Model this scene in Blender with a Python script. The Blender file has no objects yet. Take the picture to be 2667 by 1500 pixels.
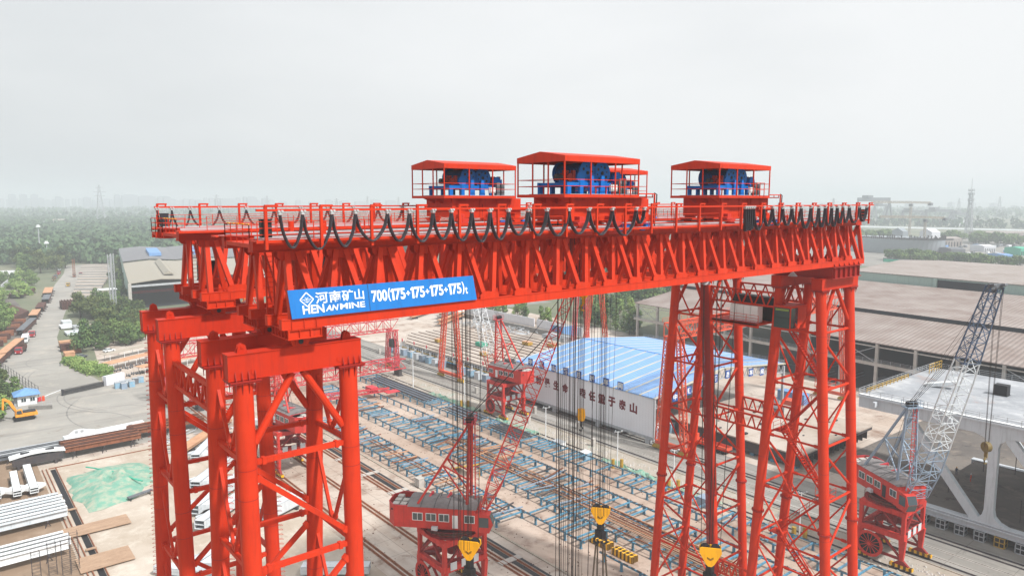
import bpy, math, random
import numpy as np
from mathutils import Vector, Matrix
random.seed(7); np.random.seed(7)
SC = bpy.context.scene; COL = SC.collection
H = 63.0            # camera height above the yard
R = math.radians
V = Vector
# ------------------------------------------------------------------ helpers
def tag(o, label=None, cat=None, group=None, kind=None):
    if label: o['label'] = label
    if cat: o['category'] = cat
    if group: o['group'] = group
    if kind: o['kind'] = kind
    return o
def empty(name, loc, rz=0, label=None, cat=None, group=None):
    o = bpy.data.objects.new(name, None); COL.objects.link(o)
    o.location = loc; o.rotation_euler = (0, 0, rz); o.empty_display_size = 1
    return tag(o, label, cat, group)
def woff(p):
    v = V((0, 0, 0))
    while p is not None:
        v += V(p.location); p = p.parent
    return v
class MB:
    def __init__(s): s.v = []; s.f = []; s.m = []; s.mi = 0
    def add(s, vs, fs):
        n = len(s.v); s.v += [tuple(v) for v in vs]
        s.f += [tuple(n + i for i in f) for f in fs]; s.m += [s.mi] * len(fs); return s
    def box(s, x0, x1, y0, y1, z0, z1):
        return s.add([(x0,y0,z0),(x1,y0,z0),(x1,y1,z0),(x0,y1,z0),(x0,y0,z1),(x1,y0,z1),(x1,y1,z1),(x0,y1,z1)],
          [(3,2,1,0),(4,5,6,7),(0,1,5,4),(1,2,6,5),(2,3,7,6),(3,0,4,7)])
    def bar(s, p, q, w, h=None, up=(0,0,1)):
        p = V(p); q = V(q); h = w if h is None else h; d = q - p
        if d.length < 1e-6: return s
        d.normalize(); u = V(up)
        if abs(d.dot(u)) > .98: u = V((1,0,0)) if abs(d.x) < .9 else V((0,1,0))
        a = d.cross(u).normalized(); b = a.cross(d).normalized(); a *= w/2; b *= h/2
        vs = [p-a-b, p+a-b, p+a+b, p-a+b, q-a-b, q+a-b, q+a+b, q-a+b]
        return s.add(vs, [(3,2,1,0),(4,5,6,7),(0,1,5,4),(1,2,6,5),(2,3,7,6),(3,0,4,7)])
    def tube(s, p, q, r, n=8, r2=None, cap=True):
        p = V(p); q = V(q); r2 = r if r2 is None else r2; d = (q-p).normalized()
        u = V((0,0,1)) if abs(d.z) < .9 else V((1,0,0))
        a = d.cross(u).normalized(); b = d.cross(a)
        vs = []
        for c, rr in ((p, r), (q, r2)):
            for i in range(n):
                t = 2*math.pi*i/n; vs.append(c + a*(rr*math.cos(t)) + b*(rr*math.sin(t)))
        fs = [(i, (i+1) % n, n+(i+1) % n, n+i) for i in range(n)]
        if cap: fs += [tuple(range(n))[::-1], tuple(range(n, 2*n))]
        return s.add(vs, fs)
    def pipe(s, pts, r, n=6, w=None):
        # swept round (or flat: w) section along a polyline
        pts = [V(p) for p in pts]; m = len(pts); vs = []
        for k, p in enumerate(pts):
            d = (pts[min(k+1, m-1)] - pts[max(k-1, 0)]).normalized()
            if w is None:
                u = V((0,0,1)) if abs(d.z) < .95 else V((1,0,0))
                a = d.cross(u).normalized(); b = a.cross(d)
                for i in range(n):
                    t = 2*math.pi*i/n; vs.append(p + a*(r*math.cos(t)) + b*(r*math.sin(t)))
            else:
                a = V((0,1,0)); b = a.cross(d).normalized()
                for i, j in ((-1,-1),(1,-1),(1,1),(-1,1)): vs.append(p + a*(w/2*i) + b*(r*j))
        if w is not None: n = 4
        fs = []
        for k in range(m-1):
            for i in range(n): fs.append((k*n+i, k*n+(i+1) % n, (k+1)*n+(i+1) % n, (k+1)*n+i))
        return s.add(vs, fs)
    def prism(s, poly, ax, c0, c1):
        # polygon in the plane normal to axis ax ('x': (y,z), 'y': (x,z), 'z': (x,y)) extruded c0..c1
        n = len(poly)
        def P(p, c): return (c, p[0], p[1]) if ax == 'x' else (p[0], c, p[1]) if ax == 'y' else (p[0], p[1], c)
        vs = [P(p, c0) for p in poly] + [P(p, c1) for p in poly]
        fs = [tuple(range(n))[::-1], tuple(range(n, 2*n))] + [(i, (i+1) % n, n+(i+1) % n, n+i) for i in range(n)]
        return s.add(vs, fs)
    def quad(s, a, b, c, d): return s.add([a, b, c, d], [(0,1,2,3)])
    def lattice(s, p, q, w, h, n, rc=.12, rb=.07, up=(0,0,1), w2=None, h2=None, sides=4):
        # four-chord lattice boom
        p = V(p); q = V(q); d = (q-p); L = d.length; d.normalize(); u = V(up)
        a = d.cross(u).normalized(); b = a.cross(d).normalized()
        w2 = w if w2 is None else w2; h2 = h if h2 is None else h2
        def c(t, i, j): return p + d*(L*t) + a*((w+(w2-w)*t)/2*i) + b*((h+(h2-h)*t)/2*j)
        cs = [(-1,-1),(1,-1),(1,1),(-1,1)]
        for i, j in cs: s.bar(c(0,i,j), c(1,i,j), rc)
        for k in range(n):
            t0 = k/n; t1 = (k+1)/n
            for e in range(4):
                A = cs[e]; B = cs[(e+1) % 4]
                if k % 2: A, B = B, A
                s.bar(c(t0,*A), c(t1,*B), rb)
                s.bar(c(t0,*A), c(t0,*B), rb)
        return s
    def build(s, name, mat, parent=None, smooth=False, label=None, cat=None, group=None, kind=None):
        off = woff(parent)
        me = bpy.data.meshes.new(name)
        vs = [(x-off.x, y-off.y, z-off.z) for x, y, z in s.v]
        me.from_pydata(vs, [], s.f); me.update()
        mats = mat if isinstance(mat, (list, tuple)) else [mat]
        for m in mats: me.materials.append(M[m] if isinstance(m, str) else m)
        if len(mats) > 1: me.polygons.foreach_set('material_index', s.m)
        if smooth:
            me.polygons.foreach_set('use_smooth', [True]*len(me.polygons))
            try: me.set_sharp_from_angle(angle=R(40))
            except Exception: pass
        o = bpy.data.objects.new(name, me); COL.objects.link(o)
        if parent: o.parent = parent
        return tag(o, label, cat, group, kind)
def copy_tree(o, parent=None):
    c = o.copy(); COL.objects.link(c)
    if parent is not None: c.parent = parent
    for ch in list(o.children): copy_tree(ch, c)
    return c
def child_of(o, n): return [c for c in o.children if c.name.split('.')[0] == n]
class Parts:
    # collects single bars: the first `lim` become parts of their own, the rest one stuff part
    def __init__(s, name, mat, parent, lim=100): s.n = name; s.mat = mat; s.p = parent; s.k = 0; s.lim = lim; s.rest = MB()
    def add(s, fn):
        if s.k < s.lim:
            m = MB(); fn(m); m.build(s.n, s.mat, s.p)
        else: fn(s.rest)
        s.k += 1
    def done(s):
        if s.rest.f: tag(s.rest.build(s.n, s.mat, s.p), kind='stuff')
# ------------------------------------------------------------------ materials
M = {}
def nodes(name):
    m = bpy.data.materials.new(name); m.use_nodes = True; nt = m.node_tree
    return m, nt, nt.nodes, nt.links, nt.nodes['Principled BSDF']
def lin(c): return tuple(x/12.92 if x <= .04045 else ((x+.055)/1.055)**2.4 for x in c)
def S(r, g, b): return lin((r/255, g/255, b/255)) + (1,)
def paint(key, c, c2=None, rough=.55, scale=.6, amt=.5, metal=0, bump=0, bscale=8, stretch=None, spec=.35, lo=.35, hi=.75):
    m, nt, N, L, P = nodes(key); M[key] = m
    P.inputs['Roughness'].default_value = rough; P.inputs['Metallic'].default_value = metal
    P.inputs['Specular IOR Level'].default_value = spec
    tc = N.new('ShaderNodeTexCoord'); mp = N.new('ShaderNodeMapping'); L.new(tc.outputs['Object'], mp.inputs[0])
    if stretch: mp.inputs['Scale'].default_value = stretch
    c2 = c2 or tuple(x*.72 for x in c[:3]) + (1,)
    n1 = N.new('ShaderNodeTexNoise'); n1.inputs['Scale'].default_value = scale; n1.inputs['Detail'].default_value = 8; n1.inputs['Roughness'].default_value = .65
    L.new(mp.outputs[0], n1.inputs[0])
    r = N.new('ShaderNodeValToRGB'); r.color_ramp.elements[0].position = lo; r.color_ramp.elements[1].position = hi
    r.color_ramp.elements[0].color = c; r.color_ramp.elements[1].color = tuple(c[i]*(1-amt)+c2[i]*amt for i in range(3)) + (1,)
    L.new(n1.outputs[0], r.inputs[0])
    # run-down streaks and grime patches that belong to the surface
    gm = N.new('ShaderNodeMapping'); L.new(tc.outputs['Object'], gm.inputs[0]); gm.inputs['Scale'].default_value = (2.2, 2.2, .22)
    gn = N.new('ShaderNodeTexNoise'); gn.inputs['Scale'].default_value = 1.0; gn.inputs['Detail'].default_value = 7; gn.inputs['Roughness'].default_value = .7; L.new(gm.outputs[0], gn.inputs[0])
    gr = N.new('ShaderNodeMapRange'); gr.inputs[1].default_value = .5; gr.inputs[2].default_value = .78; gr.inputs[4].default_value = .55; L.new(gn.outputs[0], gr.inputs[0])
    gx = N.new('ShaderNodeMix'); gx.data_type = 'RGBA'; L.new(gr.outputs[0], gx.inputs[0]); L.new(r.outputs[0], gx.inputs[6]); gx.inputs[7].default_value = tuple(x*.6+.012 for x in c2[:3]) + (1,)
    L.new(gx.outputs[2], P.inputs['Base Color'])
    if bump:
        n2 = N.new('ShaderNodeTexNoise'); n2.inputs['Scale'].default_value = bscale; n2.inputs['Detail'].default_value = 6
        L.new(mp.outputs[0], n2.inputs[0]); b = N.new('ShaderNodeBump'); b.inputs['Strength'].default_value = bump; b.inputs['Distance'].default_value = .1
        L.new(n2.outputs[0], b.inputs['Height']); L.new(b.outputs[0], P.inputs['Normal'])
    return m
paint('red', S(203,56,27), S(174,42,20), .5, .35, .6, spec=.14)
paint('red_beam', S(192,48,23), S(160,36,18), .5, .3, .6, spec=.14)
paint('red_dark', S(160,32,22), S(130,26,20), .55, .5, .7)
paint('crane_red', S(208,58,48), S(164,46,40), .6, .7, .7)
paint('crane_red_old', S(150,38,38), S(104,34,34), .6, .9, .7)
paint('pink_red', S(205,62,72), S(170,48,56), .6, .5, .6)
paint('orange_red', S(222,92,62), S(190,74,50), .6, .5, .6)
paint('white', S(232,236,238), S(205,208,208), .5, .6, .5)
paint('white_steel', S(208,214,218), S(176,184,190), .5, .4, .6)
paint('bridge_white', S(200,206,212), S(176,182,188), .55, .25, .6)
paint('pale_blue', S(146,164,182), S(120,138,158), .5, .6, .6)
paint('black', S(22,22,26), S(38,38,42), .55, 1.2, .5)
paint('cable', S(46,44,50), S(70,66,76), .5, 1.5, .5)
paint('dark', S(38,40,46), S(60,60,64), .6, .6, .6)
paint('silver', S(196,198,200), S(160,160,160), .45, 2, .6, metal=.2)
paint('galv', S(176,180,184), S(140,144,148), .5, 1, .6)
paint('machine_blue', S(6,112,200), S(4,84,156), .45, .8, .6, spec=.2)
paint('rack_blue', S(84,144,174), S(84,78,76), .6, 1.2, .8, lo=.45, hi=.66)
paint('dusty_top', S(176,140,116), S(70,62,60), .8, .9, .8)
paint('bin_blue', S(120,170,200), S(170,176,178), .6, 1.5, .8)
paint('yellow', S(246,178,14), S(214,148,10), .45, 1.2, .5)
paint('yellow_dirty', S(196,158,60), S(110,92,50), .6, 1.5, .8)
paint('olive', S(120,104,60), S(80,70,48), .6, 1.5, .8)
paint('rust', S(150,96,68), S(84,54,44), .85, .8, .8, stretch=(1,1,1))
paint('rust_dark', S(96,58,46), S(58,40,38), .85, .9, .8)
paint('rust_orange', S(202,158,124), S(160,112,84), .85, .5, .7)
paint('rust_plate', S(178,150,126), S(146,118,96), .85, .35, .8, stretch=(1,3,1))
paint('steel_grey', S(112,116,122), S(70,72,78), .6, .8, .8)
paint('steel_dark', S(58,58,64), S(90,80,76), .7, .7, .8)
paint('sling', S(84,72,58), S(60,52,44), .8, 2, .6)
paint('rope', S(40,36,36), S(60,50,48), .6, 2, .5)
paint('copper_red', S(150,40,34), S(120,30,26), .6, 1, .6)
paint('roof_grey', S(128,124,124), S(98,94,94), .8, .8, .7)
paint('concrete', S(188,184,178), S(150,146,140), .85, .5, .7)
paint('concrete_dark', S(140,138,134), S(104,102,100), .85, .4, .7)
paint('panel_white', S(216,218,224), S(200,202,208), .5, .15, .5)
paint('green_wall', S(168,190,182), S(150,172,166), .7, .1, .6)
paint('sign_blue', S(20,114,190), S(16,100,176), .4, .5, .5)
paint('char_blue', S(34,82,160), S(26,66,140), .5, 1, .5)
paint('char_red', S(116,24,40), S(96,22,34), .6, 1, .5)
paint('boom_grey', S(84,104,132), S(60,70,86), .6, 1.2, .8)
paint('hut_blue', S(112,156,206), S(90,130,180), .6, .8, .5)
paint('interior_shade', S(34,38,46), S(26,28,34), .9, .2, .6)  # near-black: the shade inside open halls is put into the colour
paint('net_green', S(110,160,142), S(168,172,154), .9, .5, .95, bump=1, bscale=1.2, lo=.42, hi=.62)
paint('net_bright', S(60,172,144), S(90,180,156), .8, .5, .6)
paint('tyre', S(30,30,32), None, .85)
paint('truck_red', S(170,32,44), S(120,28,34), .4, .6, .6)
paint('hivis', S(214,80,40), S(190,60,30), .8, 2, .5)
paint('skin', S(190,140,110), None, .6)
paint('navy', S(40,52,80), None, .8)
paint('kerb', S(176,166,152), S(140,130,118), .9, .6, .7)
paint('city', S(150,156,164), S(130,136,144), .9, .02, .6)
paint('excavator', S(236,160,50), S(200,130,40), .5, .8, .6)
paint('tarp_green', S(60,170,140), S(90,180,150), .8, .3, .6)
paint('bark', S(90,74,58), S(60,50,40), .9, 1, .6)
paint('hull', S(150,158,164), S(132,140,146), .7, .02, .6)
def glass(key, c=(.03,.05,.06,1), rough=.08):
    m, nt, N, L, P = nodes(key); M[key] = m
    P.inputs['Base Color'].default_value = c; P.inputs['Roughness'].default_value = rough; P.inputs['Specular IOR Level'].default_value = .8
glass('glass'); glass('glass_light', S(150,165,170), .15)
def leafy(key, a, b, c):
    m, nt, N, L, P = nodes(key); M[key] = m
    P.inputs['Roughness'].default_value = .8; P.inputs['Specular IOR Level'].default_value = .15
    g = N.new('ShaderNodeNewGeometry'); oi = N.new('ShaderNodeObjectInfo'); tc = N.new('ShaderNodeTexCoord')
    n1 = N.new('ShaderNodeTexNoise'); n1.inputs['Scale'].default_value = .08; n1.inputs['Detail'].default_value = 5
    L.new(g.outputs['Position'], n1.inputs[0])
    ad = N.new('ShaderNodeMath'); ad.operation = 'ADD'; mu = N.new('ShaderNodeMath'); mu.operation = 'MULTIPLY'; mu.inputs[1].default_value = .35
    L.new(g.outputs['Random Per Island'], mu.inputs[0]); L.new(n1.outputs[0], ad.inputs[0]); L.new(mu.outputs[0], ad.inputs[1])
    ad2 = N.new('ShaderNodeMath'); ad2.operation = 'MULTIPLY_ADD'; ad2.inputs[1].default_value = .25; L.new(oi.outputs['Random'], ad2.inputs[0]); L.new(ad.outputs[0], ad2.inputs[2])
    r = N.new('ShaderNodeValToRGB'); e = r.color_ramp.elements
    e[0].position = .35; e[0].color = a; e[1].position = .95; e[1].color = c; k = e.new(.62); k.color = b
    L.new(ad2.outputs[0], r.inputs[0]); L.new(r.outputs[0], P.inputs['Base Color'])
leafy('leaf', S(36,58,38), S(66,92,54), S(112,134,78))
leafy('leaf_dark', S(32,50,38), S(54,76,50), S(96,106,62))
leafy('leaf_light', S(58,90,44), S(98,130,66), S(144,166,96))
leafy('forest', S(30,50,40), S(54,78,58), S(88,112,78))
def striped(key, c1, c2, axis, period, duty, rough=.5, c3=None, rib=0, noise=.4, dark=None):
    # sheet-metal: stripes along one object axis, optional fine ribs as bump
    m, nt, N, L, P = nodes(key); M[key] = m; P.inputs['Roughness'].default_value = rough
    tc = N.new('ShaderNodeTexCoord'); sx = N.new('ShaderNodeSeparateXYZ'); L.new(tc.outputs['Object'], sx.inputs[0])
    dv = N.new('ShaderNodeMath'); dv.operation = 'DIVIDE'; dv.inputs[1].default_value = period; L.new(sx.outputs[axis], dv.inputs[0])
    fr = N.new('ShaderNodeMath'); fr.operation = 'FRACT'; L.new(dv.outputs[0], fr.inputs[0])
    lt = N.new('ShaderNodeMath'); lt.operation = 'LESS_THAN'; lt.inputs[1].default_value = duty; L.new(fr.outputs[0], lt.inputs[0])
    mx = N.new('ShaderNodeMix'); mx.data_type = 'RGBA'; mx.inputs[6].default_value = c1; mx.inputs[7].default_value = c2; L.new(lt.outputs[0], mx.inputs[0])
    n1 = N.new('ShaderNodeTexNoise'); n1.inputs['Scale'].default_value = .12; n1.inputs['Detail'].default_value = 8; L.new(tc.outputs['Object'], n1.inputs[0])
    rp = N.new('ShaderNodeMapRange'); rp.inputs[1].default_value = .3; rp.inputs[2].default_value = .75; rp.inputs[3].default_value = 0; rp.inputs[4].default_value = noise; L.new(n1.outputs[0], rp.inputs[0])
    m2 = N.new('ShaderNodeMix'); m2.data_type = 'RGBA'; L.new(rp.outputs[0], m2.inputs[0]); L.new(mx.outputs[2], m2.inputs[6]); m2.inputs[7].default_value = dark or tuple(x*.6 for x in c1[:3]) + (1,)
    L.new(m2.outputs[2], P.inputs['Base Color'])
    if rib:
        d2 = N.new('ShaderNodeMath'); d2.operation = 'MULTIPLY'; d2.inputs[1].default_value = 2*math.pi/rib; L.new(sx.outputs[axis], d2.inputs[0])
        sn = N.new('ShaderNodeMath'); sn.operation = 'SINE'; L.new(d2.outputs[0], sn.inputs[0])
        b = N.new('ShaderNodeBump'); b.inputs['Strength'].default_value = .6; b.inputs['Distance'].default_value = .12; L.new(sn.outputs[0], b.inputs['Height']); L.new(b.outputs[0], P.inputs['Normal'])
striped('roof_blue', S(126,170,222), S(206,196,164), 1, 4.7, .16, .5, rib=1.0, noise=.45, dark=S(108,148,200))
striped('roof_brown', S(158,148,143), S(142,132,127), 1, 1.5, .5, .8, rib=1.5, noise=.85, dark=S(116,98,90))
striped('roof_brown2', S(162,154,150), S(148,140,136), 1, 2.0, .5, .8, rib=2, noise=.8, dark=S(132,120,112))
striped('roof_tan', S(160,155,144), S(146,141,130), 1, 6, .5, .8, noise=.4, dark=S(160,150,130))
striped('roof_dark', S(124,124,128), S(116,116,120), 1, 6, .5, .8, noise=.4, dark=S(96,96,100))
striped('panel_wall', S(232,234,240), S(216,218,224), 1, 1.0, .06, .5, noise=.4, dark=S(196,196,200))
striped('stripe_yb', S(240,180,20), S(24,24,24), 1, .9, .5, .5)
def groundmat(key, cols, scales, rough=.9, streak=None, joints=None, stain=None, bump=.3):
    m, nt, N, L, P = nodes(key); M[key] = m; P.inputs['Roughness'].default_value = rough; P.inputs['Specular IOR Level'].default_value = .2
    GK = .86
    sc_ = lambda c: tuple(x*GK for x in c[:3]) + (1,)
    cols = [sc_(c) for c in cols]
    if streak: streak = (streak[0], streak[1], sc_(streak[2]))
    if stain: stain = (stain[0], sc_(stain[1]), stain[2])
    tc = N.new('ShaderNodeTexCoord')
    def noise(sc, det=8, st=None, rg=.6, dis=0):
        n = N.new('ShaderNodeTexNoise'); n.inputs['Scale'].default_value = sc; n.inputs['Detail'].default_value = det; n.inputs['Roughness'].default_value = rg; n.inputs['Distortion'].default_value = dis
        mp = N.new('ShaderNodeMapping'); L.new(tc.outputs['Object'], mp.inputs[0])
        if st: mp.inputs['Scale'].default_value = st
        L.new(mp.outputs[0], n.inputs[0]); return n
    def ramp(n, p0, p1):
        r = N.new('ShaderNodeMapRange'); r.inputs[1].default_value = p0; r.inputs[2].default_value = p1; L.new(n.outputs[0], r.inputs[0]); return r
    def mix(f, a, b):
        x = N.new('ShaderNodeMix'); x.data_type = 'RGBA'; L.new(f.outputs[0], x.inputs[0])
        for k, c in ((6, a), (7, b)):
            if isinstance(c, tuple): x.inputs[k].default_value = c
            else: L.new(c.outputs[2], x.inputs[k])
        return x
    x = mix(ramp(noise(scales[0]), .38, .62), cols[0], cols[1])
    x = mix(ramp(noise(scales[1], 9, None, .7), .5, .72), x, cols[2])
    if streak:
        x = mix(ramp(noise(streak[0], 7, streak[1], .7), .52, .75), x, streak[2])
    if stain:
        x = mix(ramp(noise(stain[0], 8, None, .72, .6), stain[2], stain[2]+.14), x, stain[1])
    x = mix(ramp(noise(1.8, 4, None, .6), .62, .9), x, tuple(c*.7 for c in cols[0][:3]) + (1,))
    if joints:
        bk = N.new('ShaderNodeTexBrick'); bk.inputs['Scale'].default_value = 1; bk.inputs['Brick Width'].default_value = joints[0]; bk.inputs['Row Height'].default_value = joints[1]; bk.inputs['Mortar Size'].default_value = .06; bk.offset = 0
        bk.inputs['Color1'].default_value = (0, 0, 0, 1); bk.inputs['Color2'].default_value = (0, 0, 0, 1); bk.inputs['Mortar'].default_value = (.45, .45, .45, 1); L.new(tc.outputs['Object'], bk.inputs['Vector'])
        y = N.new('ShaderNodeMix'); y.data_type = 'RGBA'; L.new(bk.outputs['Color'], y.inputs[0]); L.new(x.outputs[2], y.inputs[6]); y.inputs[7].default_value = (.06, .05, .045, 1); x = y
    L.new(x.outputs[2], P.inputs['Base Color'])
    if bump:
        b = N.new('ShaderNodeBump'); b.inputs['Strength'].default_value = bump; b.inputs['Distance'].default_value = .15; L.new(noise(1.1, 8, None, .7).outputs[0], b.inputs['Height']); L.new(b.outputs[0], P.inputs['Normal'])
groundmat('g_land', [S(104,114,90), S(140,138,118), S(84,98,76)], [.01, .04])
groundmat('g_yard', [S(206,196,186), S(188,172,158), S(158,136,122)], [.02, .12], streak=(.15, (1, .1, 1), S(218,210,200)), stain=(.09, S(136,110,94), .54), joints=(7, 6))
groundmat('g_rack', [S(200,182,168), S(180,158,142), S(138,114,100)], [.03, .16], stain=(.14, S(112,86,76), .58))
groundmat('g_road', [S(172,169,163), S(156,153,147), S(188,181,171)], [.02, .1], streak=(.2, (.06, 1, 1), S(136,133,129)), stain=(.12, S(134,124,114), .6))
groundmat('g_asphalt', [S(150,147,141), S(132,129,125), S(170,166,158)], [.03, .12], streak=(.3, (1, .05, 1), S(190,188,184)), stain=(.2, S(108,104,100), .57), joints=(5, 9))
groundmat('g_dark', [S(126,120,114), S(98,94,92), S(146,136,126)], [.05, .2], stain=(.3, S(74,70,70), .56))
groundmat('g_sand', [S(204,193,180), S(184,170,154), S(220,212,200)], [.06, .2], streak=(.1, (1, .2, 1), S(168,150,132)), stain=(.16, S(146,126,108), .6))
groundmat('g_deck', [S(196,186,176), S(182,170,158), S(160,142,128)], [.05, .2], stain=(.2, S(130,110,98), .62))
groundmat('g_snow', [S(178,181,186), S(150,154,160), S(206,208,210)], [.08, .22], streak=(.3, (1, .12, 1), S(138,142,148)), stain=(.07, S(176,140,120), .62))
groundmat('g_strip', [S(186,180,170), S(170,158,144), S(150,146,128)], [.08, .3], stain=(.12, S(150,186,170), .6))
groundmat('g_brown', [S(158,136,116), S(146,124,104), S(172,150,130)], [.05, .2])
m, nt, N, L, P = nodes('water'); M['water'] = m
P.inputs['Base Color'].default_value = S(200,206,204); P.inputs['Roughness'].default_value = .3; P.inputs['Specular IOR Level'].default_value = .6  # pale base colour carries the reflection of the sky
# ------------------------------------------------------------------ text as mesh
def text_mesh(txt, size, bold=0.0, sx=1.0, depth=.02, shear=0.0):
    cu = bpy.data.curves.new('t', 'FONT'); cu.body = txt; cu.size = size; cu.offset = bold; cu.extrude = depth/2
    cu.align_x = 'LEFT'; cu.align_y = 'BOTTOM_BASELINE'; cu.resolution_u = 3; cu.shear = shear
    ob = bpy.data.objects.new('t', cu); COL.objects.link(ob)
    bpy.context.view_layer.update()
    me = bpy.data.meshes.new_from_object(ob.evaluated_get(bpy.context.evaluated_depsgraph_get()))
    vs = [V(v.co) for v in me.vertices]; fs = [tuple(p.vertices) for p in me.polygons]
    bpy.data.objects.remove(ob); bpy.data.curves.remove(cu); bpy.data.meshes.remove(me)
    if not vs: return [], []
    x0 = min(v.x for v in vs); x1 = max(v.x for v in vs); y0 = min(v.y for v in vs); y1 = max(v.y for v in vs)
    return [V(((v.x-x0)*sx, v.y-y0, v.z)) for v in vs], fs
def fit_text(mb, txt, o, ux, uy, w, h, bold=0.0, depth=.02, shear=0.0):
    # text fitted to a w x h field whose lower-left corner is o; ux, uy unit axes; normal = ux x uy
    vs, fs = text_mesh(txt, 1.0, bold, 1, .02, shear)
    if not vs: return
    W = max(v.x for v in vs); Hh = max(v.y for v in vs); o = V(o); ux = V(ux); uy = V(uy); n = ux.cross(uy)
    mb.add([o + ux*(v.x/W*w) + uy*(v.y/Hh*h) + n*(v.z*depth/.02) for v in vs], fs)
# ------------------------------------------------------------------ camera, sky, sun, haze
cam = bpy.data.cameras.new('camera'); co = bpy.data.objects.new('camera', cam); COL.objects.link(co); SC.camera = co
cam.sensor_width = 36; cam.lens = 1875/2667*36; cam.clip_start = .5; cam.clip_end = 40000
aR = R(50.976); pt = R(6.933)
Fw = V((math.cos(aR)*math.cos(pt), math.sin(aR)*math.cos(pt), -math.sin(pt))); Rt = V((math.sin(aR), -math.cos(aR), 0)); Up = Rt.cross(Fw)
mw = Matrix((Rt, Up, -Fw)).transposed().to_4x4(); mw.translation = V((0, 0, H)); co.matrix_world = mw
SUN_EL = 49; sun_dir = V((.22, -1.0, 0)).normalized()*math.cos(R(SUN_EL)) + V((0, 0, math.sin(R(SUN_EL))))
sl = bpy.data.lights.new('sun', 'SUN'); sl.energy = 5.0; sl.angle = R(3.5); sl.color = (1, .97, .93)
so = bpy.data.objects.new('sun', sl); COL.objects.link(so); so.rotation_euler = sun_dir.to_track_quat('Z', 'Y').to_euler()
W = bpy.data.worlds.new('World'); SC.world = W; W.use_nodes = True
N = W.node_tree.nodes; L = W.node_tree.links; bg = N['Background']
sky = N.new('ShaderNodeTexSky'); sky.sky_type = 'NISHITA'; sky.sun_disc = False
sky.sun_elevation = R(SUN_EL); sky.sun_rotation = math.atan2(sun_dir.x, sun_dir.y)
sky.dust_density = 6; sky.air_density = 1.5; sky.altitude = 60
# thin high overcast in front of that sky: pale, brighter towards the right of the photograph
tc = N.new('ShaderNodeTexCoord'); sx = N.new('ShaderNodeVectorMath'); sx.operation = 'DOT_PRODUCT'
sx.inputs[1].default_value = (Rt.x*.85+.05, Rt.y*.85, .62); L.new(tc.outputs['Generated'], sx.inputs[0])
mr = N.new('ShaderNodeMapRange'); mr.inputs[1].default_value = -.55; mr.inputs[2].default_value = 1.0; L.new(sx.outputs['Value'], mr.inputs[0])
nz = N.new('ShaderNodeTexNoise'); nz.inputs['Scale'].default_value = 1.6; nz.inputs['Detail'].default_value = 5
mp = N.new('ShaderNodeMapping'); mp.inputs['Scale'].default_value = (1, 1, 3); L.new(tc.outputs['Generated'], mp.inputs[0]); L.new(mp.outputs[0], nz.inputs[0])
ad = N.new('ShaderNodeMath'); ad.operation = 'MULTIPLY_ADD'; ad.inputs[1].default_value = .8; L.new(nz.outputs[0], ad.inputs[0]); L.new(mr.outputs[0], ad.inputs[2])
cr = N.new('ShaderNodeValToRGB'); cr.color_ramp.elements[0].position = .15; cr.color_ramp.elements[1].position = 1.05
cr.color_ramp.elements[0].color = (5.5, 5.95, 6.2, 1); cr.color_ramp.elements[1].color = (9.8, 9.95, 10.05, 1); L.new(ad.outputs[0], cr.inputs[0])
mx = N.new('ShaderNodeMix'); mx.data_type = 'RGBA'; mx.inputs[0].default_value = .93; L.new(sky.outputs[0], mx.inputs[6]); L.new(cr.outputs[0], mx.inputs[7])
L.new(mx.outputs[2], bg.inputs[0]); bg.inputs[1].default_value = .1
vs_ = SC.view_settings; vs_.view_transform = 'Standard'; vs_.look = 'None'; vs_.exposure = 0.0; vs_.gamma = 1
SC.cycles.volume_bounces = 1; SC.cycles.max_bounces = 6; SC.cycles.diffuse_bounces = 2
HAZE = .00036
hz = MB(); hz.box(-900, 9500, -4200, 10500, -1, 150)
hm = bpy.data.materials.new('haze'); hm.use_nodes = True; hn = hm.node_tree.nodes; hn.remove(hn['Principled BSDF'])
pv = hn.new('ShaderNodeVolumePrincipled'); pv.inputs['Color'].default_value = (.78, .84, .89, 1); pv.inputs['Density'].default_value = HAZE; pv.inputs['Anisotropy'].default_value = .0
hm.node_tree.links.new(pv.outputs[0], hn['Material Output'].inputs['Volume'])
ho = hz.build('haze', hm, kind='stuff'); ho.display_type = 'WIRE'
# ------------------------------------------------------------------ the ground
def sheet(name, poly, z, mat, kind='structure'):
    m = MB(); m.add([(x, y, z) for x, y in poly], [tuple(range(len(poly)))])
    a = sum(poly[i][0]*poly[(i+1) % len(poly)][1]-poly[(i+1) % len(poly)][0]*poly[i][1] for i in range(len(poly)))
    if a < 0: m.f = [f[::-1] for f in m.f]
    return m.build(name, mat, kind=kind)
def rect(name, x0, x1, y0, y1, z, mat): return sheet(name, [(x0,y0),(x1,y0),(x1,y1),(x0,y1)], z, mat)
rect('ground', -15000, 24000, -15000, 24000, 0, 'g_land')
sheet('yard_ground', [(-40,-60),(240,-60),(262,330),(210,420),(60,420),(44,283),(37,290),(24,266),(-30,268)], .012, 'g_yard')
sheet('road', [(-30,250),(24,262),(44,272),(42.5,291),(37,320),(43,388),(55,460),(67.5,531),(96,693),(118,820),(103,820),(88,720),(72.6,641),(53,525),(30,398),(19,340),(-30,300)], .03, 'g_road')
sheet('forecourt', [(-40,200),(60,203),(74,262),(48,277),(43,275),(30,269),(16,262),(-40,262)], .021, 'g_road')
rect('rack_ground', 80.5, 122.5, -20, 262, .024, 'g_rack')
rect('strip', 122.8, 131.5, -20, 300, .024, 'g_strip')
rect('asphalt_lane', 132, 150.5, -20, 330, .026, 'g_asphalt')
rect('sand_lot', -20, 56, 60, 199, .024, 'g_sand')
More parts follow.
